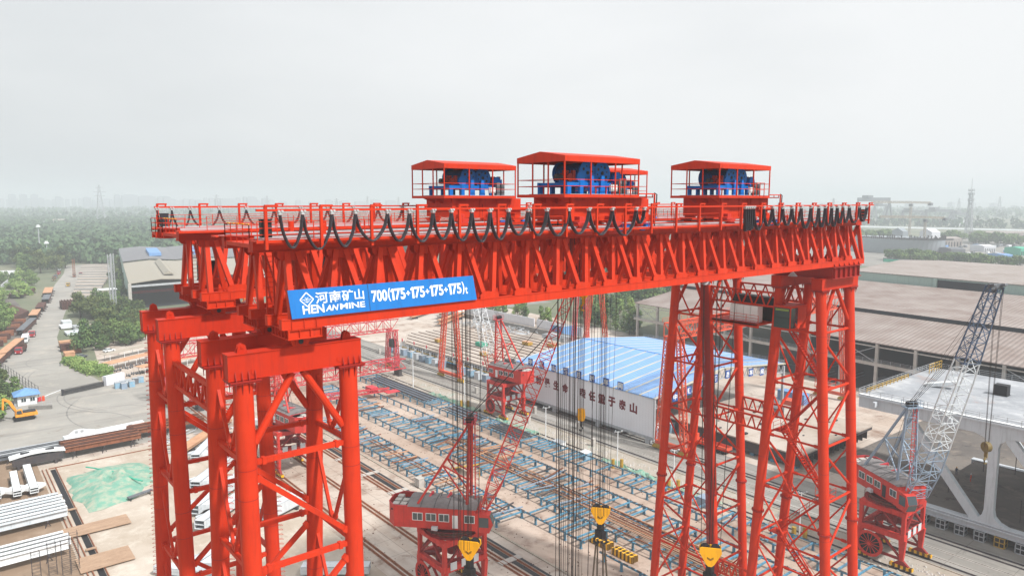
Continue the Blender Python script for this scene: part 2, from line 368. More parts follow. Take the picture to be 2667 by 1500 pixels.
rect('beam_yard', -20, 16.2, 100, 212, .032, 'g_brown')
rect('dark_floor', 160, 236, -20, 82, .03, 'g_dark')
rect('workshop_floor', 150, 236, 82, 175, .03, 'g_yard')
# river beyond the far yards
RV = [((1560,2400),(1700,2400)),((1700,728),(1818,790)),((1757,491),(1862,500)),((1900,-300),(2060,-300)),((2400,-3000),(2700,-3000))]
m = MB()
for k in range(4): (a, b), (c, d) = RV[k], RV[k+1]; m.add([a+(.4,), c+(.4,), d+(.4,), b+(.4,)], [(0,1,2,3)])
m.build('river', 'water', kind='structure')
# ================================================================== the big gantry crane
YB = [43.85, 49.2, 60.3, 65.6]
GC = empty('gantry_crane', (54, 55, 0), 0, 'huge red double-girder gantry crane on two lattice towers, blue banner on its near truss', 'gantry crane')
ZC0, ZC1, ZT0, ZT1 = 55.1, 55.75, 59.9, 60.62
XT = [17.6 + 3.26*k for k in range(23)]
def strut(m, a, b, w=.36, h=.42): m.bar(a, b, w, h, up=(0,1,0))
near = []; rest = []
for ti, yc in enumerate(YB):
    cy = (yc-1.2, yc+1.15)
    tb = MB()
    tb.box(15.2, 92.8, yc-.26, yc+.26, ZT0, ZT1)
    tb.box(15.1, 92.9, yc-.5, yc+.5, ZT1, ZT1+.05); tb.box(15.1, 92.9, yc-.34, yc+.34, ZT0-.05, ZT0)
    for x in XT:   # gusset plates under the beam
        for s in (-1, 1):
            tb.prism([(x-.95, ZT0), (x-.95, ZT0-.35), (x-.7, ZT0-.62), (x+.7, ZT0-.62), (x+.95, ZT0-.35), (x+.95, ZT0)], 'y', yc+s*.3-.03, yc+s*.3+.03)
    top = tb.build('top_beam', 'red_beam', GC)
    rl = MB(); rl.box(15.4, 92.6, yc-.06, yc+.06, ZT1+.05, ZT1+.2); rl.build('rail', 'galv', top)
    for ci, y in enumerate(cy):
        c = MB(); t = .035
        c.box(16.35, 91.7, y-.24, y+.24, ZC0, ZC0+t); c.box(16.35, 91.7, y-.24, y+.24, ZC1-t, ZC1)
        c.box(16.38, 91.68, y-.2, y-.14, ZC0+t, ZC1-t); c.box(16.38, 91.68, y+.14, y+.2, ZC0+t, ZC1-t)
        c.box(16.33, 16.38, y-.24, y+.24, ZC0, ZC1)
        for x in XT[:-1]:
            xb = x+1.63
            for s in (-1, 1):
                c.prism([(xb-.85, ZC1), (xb-.85, ZC1+.3), (xb-.6, ZC1+.5), (xb+.6, ZC1+.5), (xb+.85, ZC1+.3), (xb+.85, ZC1)], 'y', y+s*.17-.02, y+s*.17+.02)
        c.build('bottom_chord', 'red', GC)
        lst = near if ti == 0 and ci == 0 else rest
        for k, x in enumerate(XT):
            yt = yc + (-.2 if ci == 0 else .2)
            lst.append(((x-.34, yt, ZT0-.1), (x-1.28, y, ZC1-.05)) if k else ((x-.34, yt, ZT0-.1), (x-.5, y, ZC1-.05)))
            lst.append(((x+.34, yt, ZT0-.1), (x+1.28, y, ZC1-.05)))
        lst.append(((92.5, yc, ZT0-.05), (91.5, y, ZC1-.05)))
    cb = MB()
    for x in XT[:-1]:   # batten plates between the two chords of a truss
        cb.box(x+1.1, x+1.25, cy[0]+.24, cy[1]-.24, ZC0+.1, ZC1-.12); cb.bar((x+1.3, cy[0], ZC0+.3), (x+3.26+1.0, cy[1], ZC0+.3), .16, .16)
    for yy in ((yc-.0,),): pass
    cb.build('chord_lacing', 'red_beam', GC)
P_ = Parts('strut', 'red', GC, 98)
for a, b in near + rest: P_.add(lambda m, a=a, b=b: strut(m, a, b))
P_.done()
# trusses tied together in pairs at the ends, ladders inside
tie = MB()
for y0, y1 in ((43.85, 49.2), (60.3, 65.6)):
    for x in (17.3, 91.0):
        tie.box(x-.2, x+.2, y0+.3, y1-.3, ZT0+.05, ZT0+.5)
    for x in (24, 34, 74, 84): tie.bar((x, y0+1.3, ZC0+.3), (x, y1-1.3, ZC0+.3), .2, .3)
tie.build('cross_tie', 'red', GC)
for y in (45.6, 62.1):
    ld = MB()
    for s in (-.25, .25): ld.bar((16.9+s, y, 55.6), (16.9+s, y, 60), .09)
    for k in range(13): ld.bar((16.65, y, 55.8+.33*k), (17.15, y, 55.8+.33*k), .04)
    ld.build('ladder', 'red', GC)
# walkways: decks, posts, handrails, festoon rail
def handrail(m, p, q, h=1.1, sp=1.6, n=3, r=.045):
    p = V(p); q = V(q); Ln = (q-p).length; k = max(1, int(Ln/sp))
    for i in range(k+1):
        a = p.lerp(q, i/k); m.bar(a, a+V((0,0,h)), r)
    for j in range(n): z = h*(j+1)/n; m.bar(p+V((0,0,z)), q+V((0,0,z)), r*.9)
def walkway(y0, y1, outer, x0=14.9, x1=91.8):
    d = MB(); d.box(x0, x1, y0, y1, 60.55, 60.63); d.box(x0, x1, outer-.06, outer+.06, 60.48, 60.66)
    w = d.build('walkway', 'red', GC)
    g = MB(); g.box(x0+.3, x1-.3, min(y0, y1)+.12, max(y0, y1)-.45, 60.64, 60.66); g.build('grating', 'silver', w)
    return w
walkway(42.15, 43.3, 42.15); walkway(66.15, 67.2, 67.2); walkway(49.75, 50.7, 50.7); walkway(58.8, 59.8, 58.8)
FY = 41.98
def festoon_rail(y, s, part='festoon_rail'):
    m = MB(); m.bar((15.2 if s < 0 else 14.9, y, 62.42), (92.3, y, 62.42), .16, .14)
    r = m.build(part, 'red', GC)
    for k in range(23):
        x = 15.45+3.45*k
        if k == 22: x = 91.2
        p = MB(); p.bar((x, y-.0*s, 60.1), (x, y, 62.66), .17); p.box(x-.05, x+.75, y-.1, y+.1, 62.6, 62.74); p.box(x+.6, x+.7, y-.06, y+.06, 62.45, 62.62)
        p.build('rail_post', 'red', GC)
    return r
festoon_rail(FY, 1); festoon_rail(67.3, -1)
hr = MB(); handrail(hr, (15, 42.2, 60.6), (91.7, 42.2, 60.6), 1.15, 3.45, 3, .05); hr.build('handrail', 'red', GC)
hr = MB(); handrail(hr, (17, 50.7, 60.6), (91.7, 50.7, 60.6), 1.15, 2.3, 3, .045); hr.build('handrail', 'red', GC)
hr = MB(); handrail(hr, (15.3, 67.15, 60.6), (91.7, 67.15, 60.6), 1.15, 2.3, 3, .045); hr.build('handrail', 'red', GC)
hr = MB(); handrail(hr, (17, 58.8, 60.6), (91.7, 58.8, 60.6), 1.15, 2.3, 3, .045); hr.build('handrail', 'red', GC)
# end platforms with cages
for (x0, x1, y0, y1) in ((15.25, 17.0, 44.3, 48.9), (15.25, 17.0, 60.75, 65.1), (14.9, 15.9, 65.9, 67.3), (91.0, 92.4, 44.3, 48.9)):
    e = MB(); e.box(x0, x1, y0, y1, 60.1, 60.35)
    for yy in (y0, y1-.3): e.box(x0, x1, yy, yy+.3, 59.85, 60.1)
    ep = e.build('end_platform', 'red', GC)
    h = MB()
    for a, b in (((x0, y0), (x1, y0)), ((x0, y0), (x0, y1)), ((x0, y1), (x1, y1))) if x0 < 50 else (((x1, y0), (x1, y1)), ((x0, y0), (x1, y0)), ((x0, y1), (x1, y1))):
        handrail(h, a+(60.35,), b+(60.35,), 1.15, 1.0, 3, .05)
    h.build('handrail', 'red', ep)
yb = MB()
for k in range(5): yb.bar((15.28, 44.4+k*.9, 61.54), (15.28, 44.9+k*.9, 61.54), .07); yb.bar((15.28, 60.9+k*.85, 61.54), (15.28, 61.4+k*.85, 61.54), .07)
yb.build('caution_rail', 'yellow', GC)
# stop posts on the rails, junction boxes, extinguishers
for y in YB:
    for x in (20.1, 22.6, 88.6):
        if x > 80 or y in (YB[0], YB[1]):
            s = MB(); s.tube((x, y+.55, 60.67), (x, y+.55, 61.5), .19, 12); s.build('end_stop', 'red', GC, smooth=True)
for x, y in ((15.3, 42.3), (15.5, 66.5), (90.6, 42.3)):
    j = MB(); j.box(x, x+.62, y, y+.4, 60.8, 61.85); j.box(x-.03, x+.65, y-.03, y+.43, 61.85, 61.9); j.build('junction_box', 'dark', GC)
for x in (74.2, 74.8): s = MB(); s.tube((x, 43.4, 60.66), (x, 43.4, 61.3), .12, 10); s.tube((x, 43.4, 61.3), (x, 43.4, 61.5), .05, 8); s.build('extinguisher', 'red', GC, smooth=True)
fb = MB(); fb.box(18.6, 20.4, 67.2, 68.0, 55.9, 57.6); fb.build('control_box', 'dark', GC)
fb = MB(); fb.box(26, 33, 67.0, 67.2, 56.2, 58.0); fb.build('black_panel', 'black', GC)  # plain black panel on the outer side of the far truss
# festoon cables
def festoon(xs, y, zb, nm='festoon_cable', w=.34):
    pts = []
    for i in range(len(xs)-1):
        a, b = xs[i], xs[i+1]; d = b-a; zt = 62.1; z0 = zb(i)
        for k in range(17):
            t = k/16; u = 2*t-1
            x = a + d*(t + .07*math.sin(2*math.pi*t)*(1 if d > 1 else 0)); pts.append((x, y, zt - (zt-z0)*(1-abs(u)**2.4)**.62))
        # rounded top
    m = MB(); m.pipe(pts, .035, w=w)
    for off in (-.5, .5):
        m.pipe([(p[0], p[1]+off*w*.9, p[2]+.04) for p in pts], .038, 6)
    c = m.build(nm, 'cable', GC, smooth=False)
    for x in xs:
        h = MB(); h.box(x-.11, x+.11, y-.14, y+.14, 62.16, 62.33); h.tube((x-.1, y-.2, 62.36), (x-.1, y+.2, 62.36), .07, 8); h.tube((x+.1, y-.2, 62.36), (x+.1, y+.2, 62.36), .07, 8); h.build('cable_trolley', 'silver', c)
XA = [16.3, 17.7, 19.6, 21.2, 23.5, 25.16, 27.04, 28.55, 30.31, 31.95, 33.67, 35.59, 37.5, 39.8, 42.1, 44.85, 47.85, 48.9]
festoon(XA, FY-.02, lambda i: (60.15, 60.0, 60.1, 60.4, 60.3, 60.2, 60.3)[i % 7] if i < 16 else 61.0)
XB = [64.3, 64.65, 65.0, 65.4, 65.8, 67.65, 69.3, 71.3, 73.15, 75.06, 77.13, 78.86, 80.32, 81.8, 83.1, 84.45, 86.04, 88.6, 90.5]
festoon(XB, FY-.02, lambda i: (59.9, 60.0, 59.95, 60.1, 59.95, 60.3, 60.35, 60.3, 60.4)[i % 9])
festoon([15.4, 16.6, 18.1, 20.6, 23, 25.6, 28.2, 31, 33.8, 36.6, 39.5], 67.32, lambda i: 60.4)
festoon([50.5, 52.7, 55, 57.3, 59.5], 67.32, lambda i: 60.5)
# ---------------------------------------------------------------- banner
bn = MB(); bn.add([(16.95, 42.28, 55.78), (30.95, 42.28, 55.78), (30.85, 42.62, 57.52), (16.85, 42.62, 57.52),
                   (16.95, 42.36, 55.78), (30.95, 42.36, 55.78), (30.85, 42.70, 57.52), (16.85, 42.70, 57.52)],
                  [(0,1,2,3), (7,6,5,4), (0,4,5,1), (1,5,6,2), (2,6,7,3), (3,7,4,0)])
BN = bn.build('banner', 'sign_blue', GC)
bu = V((1, 0, 0)); bv = V((-.05, .34, 1.74)); bvl = bv.length; bv.normalize(); bnn = bu.cross(bv).normalized()
bv = bnn.cross(bu).normalized()
bo = V((16.95, 42.28, 55.78)) + bnn*.012
def B(x, y): return bo + bu*x + bv*y
sm = MB(); sm.add([B(5.3, .02), B(5.33, .02), B(5.33, 1.75), B(5.3, 1.75)], [(0,1,2,3)]); sm.build('seam', 'dark', BN)
lt = MB()
fit_text(lt, '河', B(1.62, .80), bu, bv, .84, .72, .016); fit_text(lt, '南', B(2.55, .80), bu, bv, .80, .72, .016)
fit_text(lt, '矿', B(3.42, .80), bu, bv, .80, .72, .016); fit_text(lt, '山', B(4.30, .82), bu, bv, .68, .68, .016)
fit_text(lt, 'HEN', B(.72, .22), bu, bv, 1.42, .54, .026)
fit_text(lt, 'AN', B(2.22, .28), bu, bv, .90, .38, .028, shear=.25)
fit_text(lt, 'MINE', B(3.22, .30), bu, bv, 1.76, .38, .022)
lt.build('lettering', 'white', BN)
lt = MB(); fit_text(lt, '700', B(5.52, .55), bu, bv, 1.16, .78, .028); fit_text(lt, '(', B(6.74, .50), bu, bv, .2, .9, .03)
x = 6.98
for k in range(4):
    lt.add([B(x+.08, .55), B(x+.24, .55), B(x+.24, 1.33), B(x+.1, 1.33), B(x-.02, 1.22), B(x-.02, 1.1), B(x+.08, 1.14)], [(0,1,2,3,4,5,6)]); fit_text(lt, '75', B(x+.28, .55), bu, bv, .82, .78, .03); x += 1.17
    if k < 3: fit_text(lt, '+', B(x, .78), bu, bv, .3, .32, .04); x += .38
fit_text(lt, ')', B(x+.0, .50), bu, bv, .2, .9, .03); fit_text(lt, 't', B(x+.26, .50), bu, bv, .2, .52, .02)
lt.build('lettering', 'white', BN)
em = MB(); cxx, cyy = 1.06, 1.12
def seg(a, b, w=.05):
    a = B(cxx+a[0], cyy+a[1]); b = B(cxx+b[0], cyy+b[1]); d = (b-a).normalized(); n = bnn.cross(d)*w/2
    em.add([a-n, b-n, b+n, a+n], [(0,1,2,3)])
dm = [(0,.44),(.44,0),(0,-.44),(-.44,0)]
for i in range(4): seg(dm[i], dm[(i+1) % 4], .07)
seg((-.3, .0), (.3, .0), .035); seg((0, .06), (0, -.2), .035); seg((-.12,.14),(0,.05), .03); seg((.12,.14),(0,.05), .03); seg((-.17,-.08),(0,-.2), .03); seg((.17,-.08),(0,-.2), .03)
em.build('emblem', 'white', BN)
# ---------------------------------------------------------------- towers
def col_lines(x_tops, bots):
    return [[V((x, YB[i], 52.15)), V((x, bots[i], .9))] for i in range(4) for x in x_tops]
LB = [42.9, 53.0, 58.1, 70.2]; RB = [40.3, 52.3, 56.9, 68.6]
def at(ln, z):
    a, b = ln; t = (a.z-z)/(a.z-b.z); return a.lerp(b, t)
ZH = [46.8, 39.7, 32.6, 25.5, 18.4, 11.3, 4.2]
brP = Parts('brace', 'red', GC, 100)
for side, (xs, bots, zt) in enumerate((((14.3, 21.3), LB, 53.82), ((83.9, 91.0), RB, 53.6))):
    lines = {}
    for i in range(4):
        for j, x in enumerate(xs):
            ln = [V((x, YB[i], 52.15)), V((x+(0 if side == 0 else .0), bots[i], .9))]; lines[i, j] = ln
            c = MB(); rr = .6 if side == 0 else .62
            c.tube(ln[0], ln[1], rr, 28)
            for k, z in enumerate((46.5+1.3*(i % 2), 45.2+1.3*(i % 2), 38.2-2*j, 36.9-2*j, 29.5, 21.0)):   # weld seams
                p = at(ln, z); d = (ln[1]-ln[0]).normalized(); pass
            lg = c.build('leg', 'red', GC, smooth=True)
            for z in (46.5+1.3*(i % 2), 44.6-1.1*(i % 2)+.6*j, 38.2-2*j, 36.1-j, 29.5, 21.0+3*j):
                p = at(ln, z); d = (ln[1]-ln[0]).normalized(); c = MB(); c.tube(p-d*.02, p+d*.02, rr+.012, 28); c.build('weld_seam', 'red_dark', lg, smooth=True)
            fl = MB(); p = ln[0]
            fl.box(p.x-.95, p.x+.95, p.y-.75, p.y+.75, 52.08, 52.16); fl.box(p.x-.9, p.x+.9, p.y-.7, p.y+.7, 51.98, 52.06)
            for s in (-.6, -.2, .2, .6):
                for t in (-1, 1):
                    fl.prism([(p.y+t*.55, 52.0), (p.y+t*.75, 52.0), (p.y+t*.58, 51.3)], 'x', p.x+s-.02, p.x+s+.02)
                    fl.prism([(p.y+t*.56, 52.2), (p.y+t*.74, 52.2), (p.y+t*.56, 52.75)], 'x', p.x+s-.02, p.x+s+.02)
            fl.build('flange', 'red_dark', lg)
            if side == 1:
                q = at(ln, 21.8); d = (ln[1]-ln[0]).normalized(); f2 = MB(); f2.tube(q-d*.07, q+d*.07, .82, 24)
                for t in range(14): a = t*math.pi/7; f2.box(q.x+.74*math.cos(a)-.04, q.x+.74*math.cos(a)+.04, q.y+.74*math.sin(a)-.04, q.y+.74*math.sin(a)+.04, q.z-.16, q.z+.16)
                f2.build('flange', 'red_dark', lg)
            if side == 0 and (i in (3,) and j == 0 or i == 1 and j == 0 or i == 2 and j == 1):
                for k in range(58):
                    q = at(ln, 51-k*.42); yy = q.y; ru = MB()
                    if i == 3: ru.pipe([(q.x-.35, yy+.5, q.z), (q.x-.55, yy+.75, q.z), (q.x-.75, yy+.55, q.z), (q.x-.5, yy+.3, q.z)], .018, 4)
                    else: ru.pipe([(q.x+.45, yy-.4, q.z), (q.x+.75, yy-.45, q.z), (q.x+.75, yy-.75, q.z), (q.x+.42, yy-.5, q.z)], .018, 4)
                    ru.build('rung', 'red', lg)
    for i in range(4):
        x0, x1 = (13.3, 22.1) if side == 0 else (82.8, 91.9)
        y = YB[i]; b = MB(); hw = .52 if side == 0 else .75; z0 = 52.2
        b.box(x0, x1, y-hw, y+hw, zt-.05, zt); b.box(x0, x1, y-hw, y+hw, z0, z0+.05)
        b.box(x0+.02, x1-.02, y-hw+.06, y-hw+.1, z0+.05, zt-.05); b.box(x0+.02, x1-.02, y+hw-.1, y+hw-.06, z0+.05, zt-.05)
        for xx in (x0+.05, x1-.09): b.box(xx, xx+.04, y-hw+.1, y+hw-.1, z0+.05, zt-.05)
        lb = b.build('leg_beam', 'red_beam', GC)
        if side == 0:
            for x in (x0+1.0, x1-.9):
                e = MB(); e.prism([(x-.32, zt), (x-.22, zt+.45), (x, zt+.58), (x+.22, zt+.45), (x+.32, zt)], 'y', y-.16, y-.1); e.prism([(x-.32, zt), (x-.22, zt+.45), (x, zt+.58), (x+.22, zt+.45), (x+.32, zt)], 'y', y+.1, y+.16)
                e.tube((x, y-.2, zt+.34), (x, y+.2, zt+.34), .09, 10); e.build('lifting_lug', 'red_beam', lb)
            for x in (x0+1.6, x1-1.6):
                e = MB(); e.tube((x, y-hw+.06, z0+.42), (x, y-hw+.03, z0+.42), .2, 18); e.build('access_cover', 'red_beam', lb, smooth=True)
            # bearing seat and pin under the truss
            bs = MB(); xb = 18.0
            bs.box(16.7, 18.95, y-1.42, y+1.37, 55.02, 55.09); bs.box(16.7, 18.95, y-1.42, y+1.37, 54.45, 54.52)
            bs.box(16.85, 18.85, y-1.3, y+1.25, 54.52, 55.02)
            for k in range(4): bs.box(16.75+.71*k, 16.79+.71*k, y-1.42, y-1.3, 54.52, 55.02)
            for k in range(6): bs.box(16.72, 16.85, y-1.4+.53*k, y-1.36+.53*k, 54.52, 55.02)
            for k in range(3):
                x = 16.95+.8*k; bs.prism([(y-1.43, 55.09), (y-1.5, 55.09), (y-1.46, 55.7), (y-1.43, 55.7)], 'x', x, x+.03)
            bs.prism([(17.1, 54.45), (18.6, 54.45), (18.35, 53.9), (18.6, 53.84), (17.0, 53.84), (17.35, 53.9)], 'y', y-.55, y+.5)
            be = bs.build('bearing', 'red', lb)
            pn = MB(); pn.tube((17.85, y-.64, 54.15), (17.85, y+.6, 54.15), .17, 16); pn.build('pin', 'dark', be, smooth=True)
            pn = MB(); pn.box(17.5, 18.2, y-.61, y-.56, 53.9, 54.42); pn.build('pin_plate', 'red_beam', be)
    if side == 0:
        m = MB()
        for y0, y1 in ((44.4, 48.65), (60.85, 65.05)):
            m.box(16.0, 17.6, y0, y1, 52.9, 53.0); m.box(16.1, 16.14, y0, y1, 52.3, 52.9); m.box(17.45, 17.49, y0, y1, 52.3, 52.9)
        m.build('beam_tie', 'red_beam', GC)
    else:
        for y0, y1 in ((42.2, 50.9), (58.7, 67.2)):
            m = MB(); m.box(83.6, 90.6, y0, y1, 54.98, 55.06); m.box(83.6, 90.6, y0, y1, 53.62, 53.7); m.box(83.9, 90.3, y0+.3, y1-.3, 53.7, 54.98)
            for k in range(6):
                m.box(84.0+k*1.22, 84.04+k*1.22, y0+.02, y0+.3, 53.7, 54.98); m.prism([(y0+.0, 55.06), (y0+.35, 55.06), (y0+.35, 55.7)], 'x', 84.0+k*1.22, 84.04+k*1.22)
            m.build('head_beam', 'red_dark', GC)
    tb_ = lambda p, q, r=.17: (lambda m: m.tube(p, q, r, 10))
    sq_ = lambda p, q, r=.3: (lambda m: (m.bar(p, q, r, r), m.bar(p+(q-p)*.07, p+(q-p)*.11, r*1.35, r*1.35), m.bar(p+(q-p)*.89, p+(q-p)*.93, r*1.35, r*1.35)))
    bar_ = sq_ if side == 0 else (lambda p, q, r=.28: (lambda m: (m.tube(p, q, r/2, 8), m.bar(p+(q-p)*.08, p+(q-p)*.15, r*1.5, .05, up=(1, 0, 0)), m.bar(p+(q-p)*.85, p+(q-p)*.92, r*1.5, .05, up=(1, 0, 0)))))
    for i in range(4):      # bracing between the two legs of one frame
        A, B_ = lines[i, 0], lines[i, 1]
        mid = (at(A, 52)+at(B_, 52))/2
        for ln, s in ((A, -1), (B_, 1)):
            p = mid+V((s*.35, 0, .1)); q = at(ln, 48.0); q = q-V((s*.55, 0, 0)); brP.add(tb_(p, q, .24))
        for k, z in enumerate(ZH): brP.add(bar_(at(A, z)+V((.5,0,0)), at(B_, z)-V((.5,0,0)), .32))
        for k in range(len(ZH)-1):
            z0, z1 = ZH[k]-.5, ZH[k+1]+.5
            p, q = (at(A, z0), at(B_, z1)) if k % 2 == 0 else (at(B_, z0), at(A, z1))
            brP.add(bar_(p, q, .32))
    for i0, i1 in ((0, 1), (2, 3)):   # K bracing between neighbouring frames
        for j in range(2):
            A, B_ = lines[i0, j], lines[i1, j]
            for k, z in enumerate(ZH):
                brP.add(bar_(at(A, z), at(B_, z), .3)); md = (at(A, z)+at(B_, z))/2
                zt_ = 51.2 if k == 0 else ZH[k-1]-.9
                for ln in (A, B_): brP.add(bar_(at(ln, zt_), md+(at(ln, zt_)-md).normalized()*.2, .22))
    # lattice links between the two A-frames
    links = [(0, 50.4, 48.6), (0, 22.5, 20.6)] if side == 0 else [(0, 51.2, 49.4), (1, 51.2, 49.4), (0, 34.5, 32.8), (1, 34.5, 32.8), (0, 12.5, 10.6)]
    for j, z1, z0 in links:
        A, B_ = lines[1, j], lines[2, j]; m = MB(); w = .3 if side == 0 else .24
        a1, b1, a0, b0 = at(A, z1), at(B_, z1), at(A, z0), at(B_, z0)
        m.bar(a1, b1, w); m.bar(a0, b0, w)
        n = 6
        for k in range(n):
            p = a1.lerp(b1, (k+.5)/n); m.bar(a0.lerp(b0, (k+.08)/n), p, w*.6); m.bar(p, a0.lerp(b0, (k+.92)/n), w*.6)
        m.build('link_truss', 'red', GC)
    tr = MB()       # travelling bogies at the feet
    for i in range(4):
        p = lines[i, 0][1]; q = lines[i, 1][1]
        tr.box(p.x-1, q.x+1, p.y-.8, p.y+.8, .5, 1.7)
    tr.build('travel_bogie', 'red_dark', GC)
brP.done()
RL = lambda i, j, z: at([V(((83.9, 91.0)[j], YB[i], 52.15)), V(((83.9, 91.0)[j], RB[i], .9))], z)
# ribbed cable duct down the far tower's near leg
m = MB(); a, b = RL(2, 0, 52), RL(2, 0, 1)
for k in range(7): m.bar(a+V((-.75, .55-.2*k, 0)), b+V((-.75, .55-.2*k, 0)), .1, .12)
m.build('cable_duct', 'red_dark', GC)
# operator cab
cb = MB(); x0, x1, y0, y1, z0, z1 = 82.6, 86.4, 46.9, 49.3, 46.95, 49.75
cb.box(x0-.05, x1, y0-.05, y1, z1, z1+.12); cb.box(x0+.0, x1, y0, y1, z0-.1, z0); cb.box(x0+1.9, x1-.05, y0+.03, y0+.1, z0, z1); cb.box(x1-.1, x1, y0+.1, y1, z0, z1); cb.box(x0+.1, x1-.1, y1-.1, y1-.02, z0, z1)
for x, y in ((x0, y0), (x0, y1-.12), (x0+1.75, y0)): cb.box(x, x+.12, y, y+.12, z0, z1)
for z in (z0, z1-.12): cb.box(x0+.12, x0+1.75, y0+.02, y0+.1, z, z+.12); cb.box(x0+.02, x0+.1, y0+.12, y1-.12, z, z+.12)
CB = cb.build('operator_cab', 'red', GC)
m = MB(); m.box(x0+.05, x0+.08, y0+.12, y1-.12, z0+.12, z1-.12); m.box(x0+.12, x0+1.75, y0+.05, y0+.08, z0+.12, z1-.12); m.build('cab_window', 'glass', CB)
m = MB(); m.box(x0+.02, x0+.045, y0+.1, y1-.1, 48.3, 48.36); m.box(x0+.12, x0+1.8, y0+.01, y0+.04, 48.3, 48.36); m.build('window_bar', 'black', CB)
m = MB(); m.box(x0+.015, x0+.045, y0+.3, y1-.3, 49.25, 49.5); m.build('sun_blind', 'leaf_light', CB)
# electrical house on its platform between the far-tower frames
m = MB(); m.box(82.4, 90.5, 51.4, 58.3, 46.85, 47.05); m.box(82.4, 82.6, 51.2, 58.6, 46.6, 47.05)
PF = m.build('service_platform', 'red', GC)
for k in range(4):
    m = MB(); y = 52.0+k*1.05; m.box(83.4, 84.6, y, y+1.0, 47.1, 49.25); m.build('electrical_cabinet', 'white', PF)
m = MB(); m.box(86.0, 87.4, 51.2, 57.6, 47.1, 50.2); m.build('equipment_room', 'dark', PF)
m = MB(); handrail(m, (82.5, 51.3, 47.05), (82.5, 58.4, 47.05), 1.15, 1.5, 3, .05); m.build('handrail', 'red', PF)
# stair flights inside the near right tower
for k in range(6):
    z1 = 46.6-7.1*k; z0 = z1-7.1
    xa = 87.3; ya, yb2 = (45.2, 49.9) if k % 2 else (49.9, 44.4-.4*k)
    if k % 2: ya = 44.4-.4*k
    a = V((xa, ya, z1)); b = V((xa, yb2, z0+.0)); st = MB()
    for s in (-.4, .4):
        st.bar(a+V((s,0,0)), b+V((s,0,0)), .07, .22)
        st.bar(a+V((s,0,1.05)), b+V((s,0,1.05)), .05); st.bar(a+V((s,0,.55)), b+V((s,0,.55)), .035)
        for t in range(6): q = a.lerp(b, t/5); st.bar(q+V((s,0,0)), q+V((s,0,1.05)), .045)
    for t in range(1, 24): q = a.lerp(b, t/24); st.box(q.x-.4, q.x+.4, q.y-.14, q.y+.14, q.z-.02, q.z+.02)
    st.build('stair', 'red_beam', GC)
    lp = MB(); lp.box(xa-.9, xa+.9, b.y-.9, b.y+.9, z0-.08, z0)
    handrail(lp, (xa-.9, b.y-.9, z0), (xa+.9, b.y-.9, z0), 1.1, .9, 2, .045); handrail(lp, (xa-.9, b.y+.9, z0), (xa+.9, b.y+.9, z0), 1.1, .9, 2, .045)
    lp.build('stair_landing', 'red', GC)
# floodlights under the girders
for x, y in ((63.2, 45.5), (77.9, 44.2), (48, 62), (74, 50)):
    m = MB(); m.tube((x, y, 54.9), (x, y, 54.65), .12, 10); m.tube((x, y, 54.65), (x, y, 54.25), .2, 14, .55); m.build('floodlight', 'galv', GC, smooth=True)
